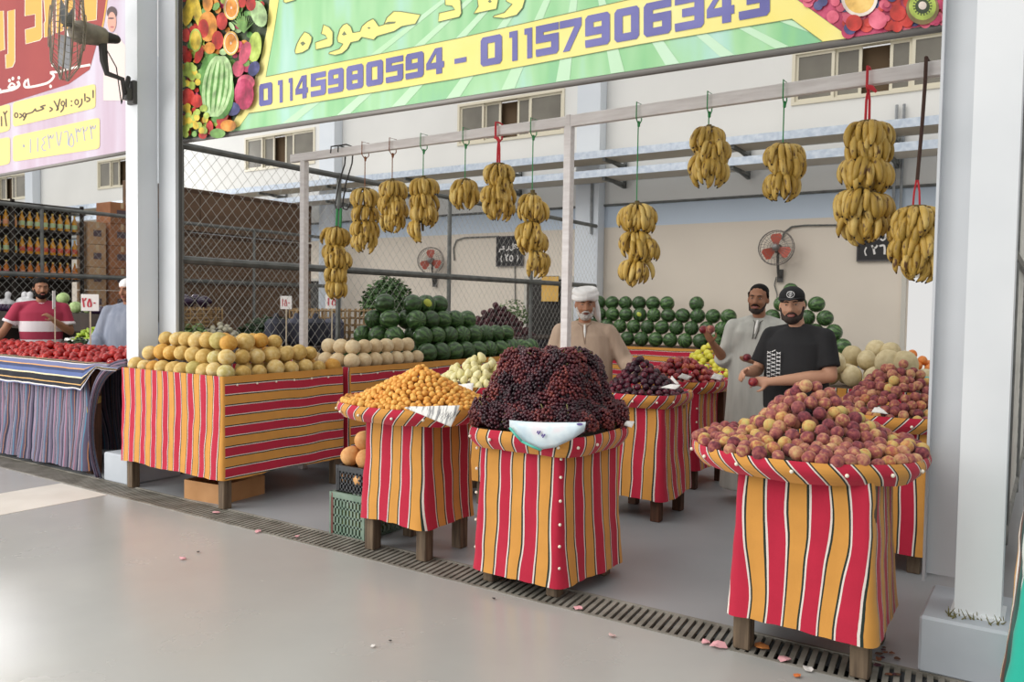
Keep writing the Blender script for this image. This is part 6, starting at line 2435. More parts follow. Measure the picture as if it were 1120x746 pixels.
mr.inputs[2].default_value = 1.7
nt.links.new(sx.outputs[2], mr.inputs[0])
pos = lambda z: (z - .9) / .8
rp = ramp(nt, [(0, '#e2dadd'), (pos(1.13), '#9c2f48'), (pos(1.225), '#e2dadd'), (pos(1.345), '#a3304a')], 'CONSTANT')
nt.links.new(mr.outputs[0], rp.inputs['Fac'])
nt.links.new(rp.outputs['Color'], b.inputs['Base Color'])
b.inputs['Roughness'].default_value = .85
mb = MB()
mb.loft([ring(0, 0, .90, .222, .16), ring(0, -.005, 1.08, .215, .155), ring(0, 0, 1.28, .235, .155), ring(0, .005, 1.45, .25, .138), ring(0, .01, 1.535, .165, .098), ring(0, .01, 1.57, .088, .078)])
for sh, el in ((shR, elR), (shL, elL)):
    mb.cap(sh, Vector(sh).lerp(Vector(el), .4), .070, .070)
    mb.tube([sh, Vector(sh).lerp(Vector(el), .35), Vector(sh).lerp(Vector(el), .70)], [.068, .072, .074], 16)
    mb.cap((sh[0] * .25, .01, 1.548), (sh[0] * .9, .004, sh[2] + .010), .048, .062)
mlink('shirt', fuse(mb, .010, 5), m, t)
for sh, el in ((shR, elR), (shL, elL)):
    mb = MB()
    mb.tube([Vector(sh).lerp(Vector(el), .64), Vector(sh).lerp(Vector(el), .74)], [.080, .079], 16)
    mb.obj('sleeve_cuff', flat('white_cuff', '#e2dadd', .85), t, True)
mb = MB()
mb.tube([(.078 * math.cos(k * PI / 10), .005 + .074 * math.sin(k * PI / 10), 1.565 + .012 * math.sin(k * PI / 10)) for k in range(20)], .010, 6, closed=True)
mb.obj('collar_band', flat('white_cuff', '#e2dadd', .85), t, True)
mb = MB()
mb.ell(P(0, .020, .060), (.082, .096, .076), rot=M)
mb.ell(P(0, .045, .02), (.080, .070, .07), rot=M)
for s in (-1, 1):
    mb.cap(P(.073 * s, -.012, .045), P(.075 * s, .0, -.01), .017, .010)
mlink('hair', fuse(mb, .006, 2), HAIR, t)
mb = MB()
mb.ell(P(0, -.043, -.09), (.055, .057, .040), rot=M)
for s in (-1, 1):
    mb.cap(P(.071 * s, -.008, -.015), P(.05 * s, -.046, -.084), .012, .02)
mlink('beard', fuse(mb, .006, 2), HAIR, t)
mb = MB()
mb.tube([P(-.034, -.088, -.066), P(-.016, -.104, -.051), P(.016, -.104, -.051), P(.034, -.088, -.066)], [.004, .0065, .0065, .004], 8)
mb.obj('moustache', HAIR, t, True)
mb = MB()
for s in (-1, 1):
    mb.cap((.09 * s, 0, .90), (.10 * s, 0, .08), .10, .07)
mb.cap((-.07, 0, .92), (.07, 0, .92), .12, .12)
mlink('trousers', fuse(mb, .014, 4), flat('dark_jeans', '#23252c', .85), t)

# ------------------------------------------------ man in the blue-grey robe, half behind the column
p = gy(140.5, 330, 5.10)
t = thing('person', 'man in a blue-grey robe and white cap half hidden behind the column', 'person', (p.x, p.y, 0), yaw_to_cam(p) - .35)
P, M = head_frame((0, -.02, 1.72), -.3, .12)
mb = MB()
torso_skin(mb, 1.54, None, (0, .01, 1.50), (0, -.005, 1.66))
head_pieces(mb, P, M)
shR, elR, wrR = (-.205, .0, 1.48), (-.29, -.02, 1.22), (-.30, -.20, 1.03)
shL, elL, wrL = (.205, .0, 1.48), (.29, -.02, 1.22), (.25, -.20, 1.05)
for a_ in ((shR, elR, wrR), (shL, elL, wrL)):
    arm(mb, *a_)
hand(mb, wrR, (.1, -.8, -.3), (.3, 0, -1), 1, .4)
hand(mb, wrL, (-.1, -.8, -.3), (-.3, 0, -1), -1, .4)
mlink('body', fuse(mb, .0085), SK1, t)
face_bits(t, P, M, flat('dark_brow', '#1c1410', .8), LIP, .1)
mb = MB()
mb.loft([ring(0, .0, .10, .32, .25), ring(0, 0, .6, .30, .22), ring(0, 0, 1.02, .27, .18), ring(0, 0, 1.28, .25, .155), ring(0, .005, 1.44, .228, .13), ring(0, .01, 1.525, .15, .095), ring(0, .01, 1.56, .085, .078)])
for sh, el, wr_ in ((shR, elR, wrR), (shL, elL, wrL)):
    mb.cap(sh, el, .076, .078)
    mb.cap((sh[0] * .25, .01, 1.545), (sh[0] * .88, .004, sh[2] + .012), .046, .058)
    w2 = Vector(el).lerp(Vector(wr_), .85)
    mb.tube([el, w2], [.083, .09], 14)
mlink('robe', fuse(mb, .012, 5), noisy('blue_grey_robe', [(.3, '#7f8798'), (.7, '#99a0b0')], 3.0, .85, stretch=(6, 6, 1), bump=.2), t)
mb = MB()
mb.ell(P(0, .012, .058), (.086, .100, .072), rot=M)
mlink('skull_cap', fuse(mb, .006, 2), WT, t)
# ================================================================ PROPS NEAR THE STALLS
def crate(name, lab, c, d, m, rows=4, cols=9, rz=0.0, accent=None):
    """open slatted plastic crate; c: centre of its floor"""
    t = thing(name, lab, 'crate', c, rz)
    w, l, h = d
    mb = MB()
    mb.box((0, 0, .012), (w - .02, l - .02, .02))
    mb.obj('floor_panel', m, t, False)
    for (ax, s) in ((0, -1), (0, 1), (1, -1), (1, 1)):
        L = w if ax == 0 else l
        mb = MB()
        q = lambda u, z, du, dz, th=.012: ((u, s * (l / 2 - .006), z), (du, th, dz)) if ax == 0 else ((s * (w / 2 - .006), u, z), (th, du, dz))
        zz = [.0, .03] + [.03 + (h - .08) * (i + 1) / rows for i in range(rows)]
        for i in range(rows + 1):
            z = .018 + (h - .065) * i / rows
            mb.box(*q(0, z, L, .014))
        mb.box(*q(0, h - .02, L + .012, .04, .02))
        for k in range(cols + 1):
            mb.box(*q(-L / 2 + L * k / cols, h / 2 - .01, .016, h - .03))
        mb.obj('side_panel', m if not (accent and ax == 0 and s < 0) else m, t, False)
    for sx_ in (-1, 1):
        for sy_ in (-1, 1):
            mb = MB()
            mb.box((sx_ * (w / 2 - .012), sy_ * (l / 2 - .012), h / 2), (.034, .034, h - .01), bev=.004)
            mb.obj('corner_post', accent if (accent and sx_ < 0 and sy_ < 0) else m, t, False)
    return t


GRC = noisy('faded_green_plastic', [(.3, '#5f7a68'), (.7, '#86998a')], 6.0, .5)
crate('plastic_crate', 'faded green plastic crate on the floor beside the apricot stall', (-3.985, 4.19, 0), (.33, .40, .30), GRC, 4, 10, 0.0, flat('faded_red_plastic', '#7a4a42', .5))
crate('plastic_crate', 'black plastic crate stacked on the green one', (-3.965, 4.20, .302), (.29, .38, .185), flat('dark_plastic', '#22252a', .45), 3, 9)
rg = random.Random(3)
GALIA = noisy('orange_melon_skin', [(.3, '#c98a50'), (.6, '#d9a468'), (.8, '#e0b884')], 2.2, .75, detail=8, rand=.2, bump=.3)
ME_GAL = fruit_mesh('melon', GALIA, (1, 1, .97), .06, seed=41)
for x, y, z, lab in ((-4.045, 4.08, .545, 'orange netted melon on the near corner of the black crate'), (-3.90, 4.08, .54, 'orange netted melon in the black crate, half behind the apricot cloth'), (-4.03, 4.22, .545, 'orange netted melon deeper in the black crate'),
                     (-3.89, 4.22, .54, 'orange netted melon at the back of the black crate, behind the apricot cloth'), (-3.965, 4.13, .655, 'orange netted melon on top of the crate pile'), (-4.00, 4.31, .40, 'orange netted melon low in the black crate')):
    put(ME_GAL, 'melon', (x, y, z), .072, lab, 'melon', 'orange melons in the black crate')
for i, (x, y) in enumerate(((-4.06, 4.08), (-3.93, 4.07), (-4.05, 4.22), (-3.92, 4.22), (-3.98, 4.33))):
    put(ME_GAL, 'melon', (x, y, .40), .066, 'orange melon seen through the slats of the black crate', 'melon', 'orange melons inside the black crate')
LEMN = noisy('lemon_skin', [(.3, '#b9b83e'), (.7, '#d2cc55')], 3.0, .5)
ME_LEM = fruit_mesh('lemon', LEMN, (.85, .85, 1.1), .0, seed=42)
for i in range(24):
    put(ME_LEM, 'lemon', (-3.985 + (i % 4 - 1.5) * .072, 4.07 + (i // 4 % 3) * .08, .06 + (i // 12) * .085), .036, 'yellow green lemon seen through the slats of the green crate', 'lemon', 'lemons inside the green crate')

# cardboard box pushed under the melon stall
t = thing('cardboard_box', 'open brown cardboard box on the floor under the melon stall', 'box', (-5.66, 4.26, 0), .10)
mb = MB()
w, l, h = .42, .46, .155
mb.box((0, 0, .004), (w, l, .008))
mb.obj('bottom_panel', CARD, t, False)
for (cx_, cy_, dx, dy) in ((0, -l / 2, w, .008), (0, l / 2, w, .008), (-w / 2, 0, .008, l), (w / 2, 0, .008, l)):
    mb = MB()
    mb.box((cx_, cy_, h / 2), (dx, dy, h))
    mb.obj('side_panel', CARD, t, False)

# newspaper hanging over the apricot rim
def sheet(name, lab, cat, pts, m, up=10, part_of=None):
    """quad sheet draped: pts = 4 corners (near-left, near-right, far-right, far-left), subdivided with a ripple"""
    A, B, C_, D = (Vector(p) for p in pts)
    mb = MB()
    n = up
    vs, fs, uvs = [], [], []
    for j in range(n + 1):
        for i in range(n + 1):
            u, v = i / n, j / n
            p = A.lerp(B, u).lerp(D.lerp(C_, u), v)
            p = p + Vector((0, -.006, .004)) * nse(u * 3, v * 3, A.x * 9)
            vs.append(p)
    for j in range(n):
        for i in range(n):
            k = j * (n + 1) + i
            fs.append([k, k + 1, k + n + 2, k + n + 1])
            uvs.append([(i / n, j / n), ((i + 1) / n, j / n), ((i + 1) / n, (j + 1) / n), (i / n, (j + 1) / n)])
    mb.add(vs, fs, 0, uvs)
    o = mb.obj(name, m, None, True)
    sol = o.modifiers.new('thick', 'SOLIDIFY')
    sol.thickness = .0015
    return tag(o, lab, cat)


NEWS = noisy('newspaper_print', [(.40, '#8f8f90'), (.50, '#dcdad5'), (.7, '#ecebe7')], 26.0, .8, stretch=(2.5, 1, .25))
Yn = 3.632
sheet('newspaper', 'folded newspaper corner hanging over the rim of the apricot stall', 'newspaper', [gy(442, 446, Yn), gy(493, 467, Yn - .01), gy(503, 443.5, Yn + .03), gy(450, 444.5, Yn + .01)], NEWS)
mb = MB()
for i in range(5):
    a = gy(481 + i * 4.2, 450.5, Yn - .014)
    b_ = gy(478 + i * 4.0, 459 - i * .3, Yn - .018)
    mb.tube([a, b_], .0016, 4)
    if i < 4:
        mb.tube([a + Vector((.012, 0, -.008)), b_ + Vector((.012, 0, .012))], .001, 4)
o_ = mb.obj('newspaper_print', flat('news_ink', '#4c4c50', .8), None, False)
o_.parent = [o for o in bpy.data.objects if o.name == 'newspaper'][0]

# plastic bag lying over the grape rim
BAGM = noisy('printed_plastic_bag', [(.3, '#c3d6e2'), (.55, '#dce7ec'), (.75, '#e6d6dc')], 9.0, .3)
Yg = 3.705
mb = MB()
top_, bot_ = [], []
px_t = [(557, 459.5), (575, 461), (595, 462), (615, 462), (632, 462), (641, 461.5)]
px_b = [(557.5, 468), (571, 483), (590, 492), (607, 489.5), (625, 481), (639, 472)]
vs, fs = [], []
n = len(px_t)
for r_ in range(7):
    v = r_ / 6
    for i in range(n):
        x = px_t[i][0] + (px_b[i][0] - px_t[i][0]) * v
        y = px_t[i][1] + (px_b[i][1] - px_t[i][1]) * v
        p = gy(x, y, Yg - .022 * math.sin(PI * min(1, v * .8 + .2)) - .004)
        p.y += .005 * nse(x * .2, y * .2)
        vs.append(p)
for r_ in range(6):
    for i in range(n - 1):
        fs.append([r_ * n + i, (r_ + 1) * n + i, (r_ + 1) * n + i + 1, r_ * n + i + 1])
mb.add(vs, fs)
o = mb.obj('plastic_bag', BAGM, None, True)
o.modifiers.new('thick', 'SOLIDIFY').thickness = .002
tag(o, 'pale blue printed plastic bag draped over the front rim of the grape stall', 'plastic bag')
mb = MB()
for a, b_ in (((557.5, 468), (571, 483)), ((571, 483), (592, 492.5))):
    mb.tube([gy(*a, Yg - .03), gy((a[0] + b_[0]) / 2, (a[1] + b_[1]) / 2 + .5, Yg - .032), gy(*b_, Yg - .03)], .007, 6)
mb.obj('bag_border', flat('teal_print', '#4fb3a0', .4), o, True)['label'] = 'teal border'
mb = MB()
for cx_, cy_ in ((589, 472.5), (594, 476)):
    for k in range(3):
        fill(mb, oval(cx_ + k * 1.2 - 1, cy_ + (k % 2) * 1.6, .9, 1.6, .5), lambda x, y: gy(x, y, Yg - .034))
fill(mb, oval(634, 464, 3.5, 1.4), lambda x, y: gy(x, y, Yg - .03))
mb.obj('bag_print', flat('violet_print', '#5a4a8a', .5), o, False)['label'] = 'small violet print'
# scraps of white paper on the rims behind
for i, (pts, Y, lab) in enumerate((([(722, 424), (739, 426), (745, 421), (733, 420)], 5.515, 'white paper scrap lying on the rim of the plum stall'), ([(733, 414), (739, 420), (743, 420), (735, 411)], 5.53, 'crumpled clear wrap standing between the plums and the nectarines'),
                                   ([(741, 413), (752, 416), (757, 412), (746, 408)], 6.76, 'white paper edge under the nectarines nearest the plums'), ([(777, 414), (788, 416), (792, 411), (781, 408)], 6.76, 'white paper tuft in the middle of the nectarine rim'),
                                   ([(805, 414), (817, 417), (819, 411), (808, 408)], 6.85, 'white paper tuft at the rim end near the man in grey'), ([(682, 465), (691, 468), (694, 461), (685, 460)], 4.22, 'white plastic scrap on the corner of the grape stall rim'),
                                   ([(953, 451), (972, 453), (962, 445), (956, 446)], 5.33, 'grey paper corner sticking out of the rear peaches'))):
    sheet('paper_scrap', lab, 'paper scrap', [gy(*p, Y - .01 * (k < 2)) for k, p in enumerate(pts)], PAPER, 6)
# paper under the pears
sheet('paper_scrap', 'white paper hanging under the cream pears beside the grapes', 'paper scrap', [gy(492, 430, 5.13), gy(516, 432, 5.12), gy(518, 419, 5.14), gy(494, 421, 5.16)], PAPER, 6)
# teal bag by the cream melons
mb = MB()
c = gy(1009, 419, 6.66)
for k in range(4):
    mb.ell(c + Vector((rg.uniform(-.05, .05), rg.uniform(-.03, .03), rg.uniform(-.02, .02))), (.07, .05, .04), rot=(rg.uniform(-.5, .5), rg.uniform(-.5, .5), 0))
mlink('plastic_bag', fuse(mb, .008, 3), flat('teal_plastic', '#4fb0a6', .35), None)
tag(bpy.data.objects[-1] if False else [o for o in bpy.data.objects if o.name.startswith('plastic_bag') and 'label' not in o][0], 'crumpled teal plastic bag by the cream melons', 'plastic bag')

# price boards on sticks
RINK = flat('red_marker', '#c23a48', .6)


def price_board(px, py, w, h, Y, lab, text, zbase, rz=0.0):
    p = gy(px, py, Y)
    t = thing('price_sign', lab, 'price sign', (p.x, p.y, zbase), rz, 'price signs')
    zc = p.z - zbase
    mb = MB()
    mb.box((0, 0, zc), (w, .006, h), bev=.002)
    mb.obj('board', flat('price_card_white', '#ece9e6', .6), t, False)
    mb = MB()
    mb.box((0, .008, zc / 2 - h * .2), (.014, .010, zc - h * .4))
    mb.obj('stick', noisy('pale_stick', [(.3, '#b3a58c'), (.7, '#cfc3ac')], 5.0, .7), t, False)
    mb = MB()
    n_ = len(text)
    for i, ch in enumerate(text):
        for s_ in arab(ch, 0, 0, 1, 1):
            ribbon(mb, [(-w * .42 + w * .84 * (i + u * .8) / n_, y) for u, y in s_], .016 if w > .13 else .010, lambda x, y: (x, -.006, zc - h * .28 - y * h * .55))
    mb.obj('lettering', RINK, t, False)
    return t


price_board(98.5, 331, .165, .17, 4.52, 'white price sign with red numerals on a stick in the tomatoes', '250', 1.05, .85)
price_board(59, 328, .165, .19, 4.45, 'price sign turned nearly edge-on in front of the man in the banded shirt', '10', 1.05, -.62)
price_board(313, 331, .13, .15, 6.3, 'white price sign seen through the fence above the dark striped sacks', '150', 1.102, .6)
price_board(363, 330, .15, .16, 6.6, 'white price sign seen just under the tallest hanging banana bunch', '15', 1.102, .5)

# litter on the floor and grate
def litter(px, py, lab, m, s, name='paper_scrap', cat='litter'):
    p = gz(px, py, .006)
    mb = MB()
    r_ = random.Random(int(px * 7 + py))
    n = 7
    pts = [(s * r_.uniform(.5, 1) * math.cos(k * 2 * PI / n), s * r_.uniform(.5, 1) * math.sin(k * 2 * PI / n), r_.uniform(0, s * .35)) for k in range(n)]
    mb.add([(0, 0, s * .25)] + pts + [(x, y, z + .003) for x, y, z in [(0, 0, s * .25)] + pts], [[0, 1 + k, 1 + (k + 1) % n] for k in range(n)] + [[n + 1, n + 2 + (k + 1) % n, n + 2 + k] for k in range(n)] + [[1 + k, n + 2 + k, n + 2 + (k + 1) % n, 1 + (k + 1) % n] for k in range(n)])
    o = mb.obj(name, m, None, False)
    o.location = p
    return tag(o, lab, cat)


PINK = flat('pink_tissue', '#e4a8ae', .8)
for px, py, s, lab in ((200, 611, .03, 'pink paper scrap lying alone on the hall floor'), (236, 561, .04, 'pink paper crumpled at the foot of the melon stall leg'), (282, 582, .03, 'pink paper scrap on the grate past the melon stall'), (785, 707, .05, 'pink tissue on the grate beside the peach stall leg'),
                       (772, 703, .03, 'small pink tissue just before the peach stall'), (857, 722, .04, 'pink tissue caught on the grate under the peach stall'), (632, 666, .03, 'pink scrap on the grate near the grape stall corner'), (325, 587, .02, 'pale scrap on the grate beside the crates')):
    litter(px, py, lab, PINK, s)
for px, py, s, lab, c in ((832, 708, .05, 'orange and white wrapper at the foot of the peach stall', '#d98a4a'), (872, 740, .022, 'orange peel on the edge of the grate', '#c9703a'), (408, 707, .016, 'white crumb on the hall floor', '#e8e4e0'), (884, 733, .03, 'white scrap on the grate by the last peach stall leg', '#dcd6d2'),
                          (217, 604, .012, 'dark crumb beside the pink scrap', '#4a4644'), (540, 655, .012, 'dark chip on the hall floor before the grape stall', '#3a3636'), (670, 696, .025, 'pale scrap on the hall floor past the grape stall', '#d8b8b4'), (427, 701, .010, 'tiny dark crumb on the hall floor', '#3a3636')):
    litter(px, py, lab, flat('litter_' + c[1:], c, .8), s)
for i in range(14):
    px, py = 958 + rg.uniform(0, 60) * (i % 2 + .2), 716 + rg.uniform(-8, 28)
    if px > 1000:
        px, py = 975 + rg.uniform(-10, 20), 738
    litter(px, py, 'withered fruit scrap on the floor between the peach stall and the plinth', flat('litter_brown_%d' % (i % 3), ('#5a3a2a', '#7a4a32', '#4a2430')[i % 3], .8), rg.uniform(.01, .024), 'fruit_scrap')['group'] = 'withered scraps by the plinth'

# ---------------------------------------------------------------- the shop beyond the near column
t = make_stall('vegetable_stall', 'stall with a green and dark striped cloth draped to the floor beyond the column', [(-.065, 3.62), (.9, 3.62), (.9, 3.93), (-.065, 3.93)], .10, .98, [(.0, 3.7), (.8, 3.7), (.0, 3.9), (.8, 3.9)], None, mat_=TEAL, seed=51.0, wave=.04, flare=.045,
               freq=6, cat='vegetable stall')
t = thing('produce_stand', 'dim wooden stand with dark goods seen in the gap beside the near column', 'stand', (.75, 6.2, 0))
for z in (.45, .9, 1.3):
    mb = MB()
    mb.box((0, 0, z), (1.5, .6, .03))
    mb.obj('shelf_board', WOOD_BR, t, False)
for x_ in (-.7, .7):
    for y_ in (-.26, .26):
        mb = MB()
        mb.box((x_, y_, .68), (.05, .05, 1.36))
        mb.obj('upright', WOOD_BR, t, False)
for i in range(10):
    c = ('#2f5a4a', '#7a2a30', '#3a4a7a', '#8a7a4a', '#2a2a2c')[i % 5]
    mb = MB()
    mb.ell((0, 0, .07), (.075, .07, .07), nu=12, nv=8)
    mb.ell((0, 0, .13), (.03, .03, .04), nu=10, nv=6)
    o = mb.obj('produce_sack', flat('sack_' + c[1:], c, .8), None, True)
    o.location = (.12 + (i % 5) * .2, 6.05, (.466, .916)[i // 5])
    tag(o, 'small tied sack on the dim stand beyond the near column', 'sack', 'sacks on the dim stand')

# ================================================================ THE TOMATO SHOP BEHIND THE FENCE
# bottle shelves seen through the far fence
SX = -13.62
zt = [3.10, 2.70, 2.30, 1.92]
t = thing('bottle_shelf', 'dark shelving of oil bottles behind the far chain link fence', 'shelf', (SX, 6.35, 0))
SHM = flat('shelf_dark', '#2b221c', .7)
y0_, y1_ = -1.2, .98
for z in zt + [1.5]:
    mb = MB()
    mb.box((0, (y0_ + y1_) / 2, z), (.34, y1_ - y0_, .035))
    mb.obj('shelf_board', SHM, t, False)
mb = MB()
mb.box((-.18, (y0_ + y1_) / 2, 1.6), (.02, y1_ - y0_, 3.1))
mb.obj('back_panel', SHM, t, False)
for y in (y0_, -.1, y1_):
    mb = MB()
    mb.box((.15, y, 1.58), (.04, .05, 3.14))
    mb.obj('upright', SHM, t, False)
OILS = [flat('oil_golden', '#d99a2c', .15), flat('oil_pale', '#cfc27a', .15), flat('oil_amber', '#c9741e', .15)]
CAPY, LABW = flat('bottle_cap_yellow', '#e0c050', .4), [flat('bottle_label_orange', '#e09a70', .6), flat('bottle_label_green', '#b9cf9a', .6), flat('bottle_label_red', '#c9503a', .6)]
prof = [(0, .036), (.01, .040), (.15, .040), (.19, .026), (.225, .013), (.245, .013)]
mb = MB()
mb.tube([(0, 0, z) for z, r in prof], [r for z, r in prof], 12)
BME = [mb.mesh('oil_bottle', [o_], 'auto') for o_ in OILS]
mb = MB()
mb.tube([(0, 0, .243), (0, 0, .268)], .016, 10)
CAPME = mb.mesh('cap', CAPY, 'auto')
mb = MB()
mb.tube([(0, 0, .045), (0, 0, .115)], .0412, 12, caps=False)
LME = [mb.mesh('paper_label', [k], True) for k in LABW]
for r_, z in enumerate(zt[1:]):
    for i in range(18):
        y = 6.35 + y0_ + .09 + i * .118
        v = (0, 0, 0)[0] if r_ == 0 else (1 if i < 8 and r_ == 1 else 2 if r_ == 2 else 0)
        t = thing('oil_bottle', '%s oil bottle, %s from the cartons on the %s shelf behind the far fence' % (('golden', 'pale', 'amber')[v], ORD[17 - i], ('upper', 'middle', 'lower')[r_]), 'bottle', (SX + .08, y, z + .02), 0, 'oil bottles behind the far fence')
        link('glass_body', BME[v], t)
        link('cap', CAPME, t)
        link('paper_label', LME[(r_ + (i > 9)) % 3], t)
# cartons beside the bottles
CART = [noisy('brown_carton', [(.3, '#8a5a3c'), (.7, '#a87350')], 3.0, .85), noisy('pale_carton', [(.3, '#a98462'), (.7, '#c2a07c')], 3.0, .85)]


def carton(x, y, z, w, l, h, lab, m=0, name='carton'):
    t = thing(name, lab, 'box', (x, y, z), 0, 'cartons beside the bottle shelves')
    mb = MB()
    mb.box((0, 0, h / 2), (w, l, h), bev=.006)
    mb.obj('box_body', CART[m], t)
    mb = MB()
    mb.box((0, 0, h + .001), (w, .05, .003))
    mb.box((w / 2 + .001, 0, h - .05), (.003, .05, .1))
    mb.obj('packing_tape', flat('tape_tan', '#c2a884', .3), t, False)
    mb = MB()
    mb.box((w / 2 + .0015, 0, h * .5), (.003, l * .45, h * .28))
    mb.obj('printed_mark', flat('carton_print', '#5a4a50', .7), t, False)
    return t


for k, (z, n_) in enumerate(((1.395, 'lowest'), (1.78, 'second'), (2.16, 'third'), (2.54, 'fourth'))):
    carton(SX + .02, 7.56, z, .38, .30, .375, '%s pale carton of the narrow stack beside the bottles' % n_, 1)
    carton(SX + .02, 7.98, z, .44, .42, .375, '%s brown carton of the wide stack beside the bottles' % n_, 0)
carton(SX + .02, 7.98, 2.92, .44, .42, .36, 'brown carton crowning the wide stack beside the bottles', 0)
t = thing('carton_bench', 'dark bench under the stacked cartons', 'bench', (SX, 7.78, 0))
mb = MB()
mb.box((0, 0, 1.36), (.5, .85, .06))
mb.obj('bench_top', SHM, t, False)
for x_ in (-.2, .2):
    for y_ in (-.38, .38):
        mb = MB()
        mb.box((x_, y_, .665), (.06, .06, 1.33))
        mb.obj('leg', SHM, t, False)
# tall brown boards standing behind the far fence
BRB = noisy('brown_board', [(.3, '#5c4737'), (.7, '#755a44')], 1.6, .8, stretch=(1, .4, 3))
for i, (z0, z1, lab) in enumerate(((2.93, 3.72, 'top tier of the tall brown boards behind the far fence'), (2.03, 2.90, 'middle tier of the tall brown boards behind the far fence'), (.02, 2.0, 'bottom tier of the tall brown boards behind the far fence'))):
    t = thing('brown_board_screen', lab, 'board', (-13.62, 10.5, z0), 0, 'brown boards behind the far fence')
    for k in range(3):
        mb = MB()
        mb.box((0, -2.28 + .68 + k * 1.385, (z1 - z0) / 2), (.28, 1.375, z1 - z0), bev=.008)
        mb.obj('board_panel', BRB, t)
    mb = MB()
    mb.box((.145, -.2, z1 - z0 - .05), (.012, 4.1, .07))
    mb.obj('batten', flat('dark_batten', '#4c3626', .8), t, False)

# produce stand behind the man in the banded shirt
STD = noisy('dark_stand_wood', [(.3, '#2c2420'), (.7, '#443830')], 4.0, .8)
t = thing('produce_stand', 'dark stepped stand with cabbages and bags behind the man in the banded shirt', 'stand', (-11.2, 5.95, 0))
mb = MB()
mb.box((0, 0, 1.40), (3.8, .6, .05))
mb.obj('upper_shelf', STD, t, False)
mb = MB()
mb.box((0, -.32, 1.31), (3.8, .04, .22))
mb.obj('front_board', STD, t, False)
for x_ in (-1.8, -.6, .6, 1.8):
    mb = MB()
    mb.box((x_, 0, .69), (.08, .5, 1.37))
    mb.obj('upright', STD, t, False)
mb = MB()
mb.box((0, .28, .7), (3.7, .03, 1.35))
mb.obj('back_board', STD, t, False)
CABM = noisy('cabbage_leaf', [(.3, '#8fae6a'), (.6, '#b4ca8c'), (.8, '#cfdcae')], 2.5, .55, detail=6, rand=.2, bump=.4)
ME_CAB = fruit_mesh('cabbage', CABM, (1, 1, .9), .05, ribs=6, ribd=.05, seed=61, lump=.08)
for px, py, lab in ((68, 328, 'pale green cabbage in the lower row behind the banded shirt'), (69, 318.5, 'pale green cabbage on top of the cabbage pile'), (83, 327.5, 'pale green cabbage beside the other two'), (97, 326, 'pale green cabbage behind the price sign'), (58, 327, 'pale cabbage half hidden by the shoulder')):
    p = gy(px, py, 5.86)
    put(ME_CAB, 'cabbage', (p.x, p.y, 1.425 + .08 if py > 322 else 1.425 + .20), .085, lab, 'cabbage', 'cabbages on the dark stand')
PBAG = noisy('white_poly_bag', [(.3, '#c4c4c6'), (.7, '#e8e8ea')], 10.0, .3, bump=.4)
AUB = flat('aubergine_skin', '#2d1c36', .2)
for px, py, lab in ((8, 318, 'bulging white plastic bag on the dark stand, the one farthest from the cabbages'), (26, 312, 'knotted white plastic bag on the dark stand'), (32, 322, 'grey plastic bag low on the dark stand')):
    p = gy(px, py, 5.98)
    mb = MB()
    rq = random.Random(px)
    for k in range(5):
        mb.ell((rq.uniform(-.08, .08), rq.uniform(-.05, .05), .09 + rq.uniform(-.02, .05)), (.11, .09, .085), rot=(rq.uniform(-.6, .6), rq.uniform(-.6, .6), 0))
    mb.cap((0, 0, .16), (.02, 0, .25), .03, .045)
    o = mlink('plastic_bag', fuse(mb, .014, 3), PBAG, None)
    o.location = (p.x, p.y, 1.425)
    tag(o, lab, 'plastic bag')
mb = MB()
mb.tube([(0, 0, -1), (0, 0, -.6), (.05, 0, 0), (.02, 0, .6), (0, 0, .95)], [.2, .5, .6, .42, .12], 12)
ME_AUB = mb.mesh('aubergine', AUB, True)
for i in range(8):
    p = gy(3 + i * 4.2, 331, 5.76)
    put(ME_AUB, 'aubergine', (p.x, p.y, 1.425 + .055), .09, 'dark purple aubergine in the row below the white bags', 'aubergine', 'aubergines on the dark stand', (0, 1.57, rg.uniform(-.3, .3)))
for i in range(6):
    p = gy(103 + i * 4, 331, 5.76)
    put(ME_AUB, 'aubergine', (p.x, p.y, 1.425 + .055), .09, 'dark aubergine on the stand behind the red price sign', 'aubergine', 'aubergines behind the price sign', (0, 1.57, rg.uniform(-.3, .3)))


# leafy heaps: many small leaves, one mass
def leaf_heap(name, lab, cat, c, r, n, m, seed, ls=.06):
    rq = random.Random(seed)
    mb = MB()
    for i in range(n):
        d = Vector((rq.gauss(0, 1), rq.gauss(0, 1), abs(rq.gauss(0, 1)))).normalized()
        k = rq.uniform(.55, 1.0)
        p = Vector((d.x * r[0] * k, d.y * r[1] * k, d.z * r[2] * k))
        a = rq.uniform(0, 6.28)
        u = Vector((math.cos(a), math.sin(a), rq.uniform(-.6, .6))).normalized()
        v = u.cross(d).normalized()
        L, w = ls * rq.uniform(.6, 1.3), ls * .4
        mb.add([p, p + u * L * .5 + v * w + d * .01, p + u * L, p + u * L * .5 - v * w + d * .01], [[0, 1, 2, 3]])
    o = mb.obj(name, m, None, False)
    o.location = c
    return tag(o, lab, cat, None, 'stuff')


GRN = [noisy('leaf_green_%d' % i, st, 8.0, .6, rand=.1) for i, st in enumerate(([(.3, '#2f4a28'), (.7, '#557a40')], [(.3, '#4a6a3a'), (.7, '#7f9a5c')], [(.3, '#23361f'), (.7, '#3c5a30')]))]
p = gy(26, 366, 4.78)
leaf_heap('leafy_greens', 'dark leafy greens piled beside the man in the banded shirt', 'greens', (-8.95, 4.86, 1.02), (.22, .12, .16), 500, GRN[2], 1)
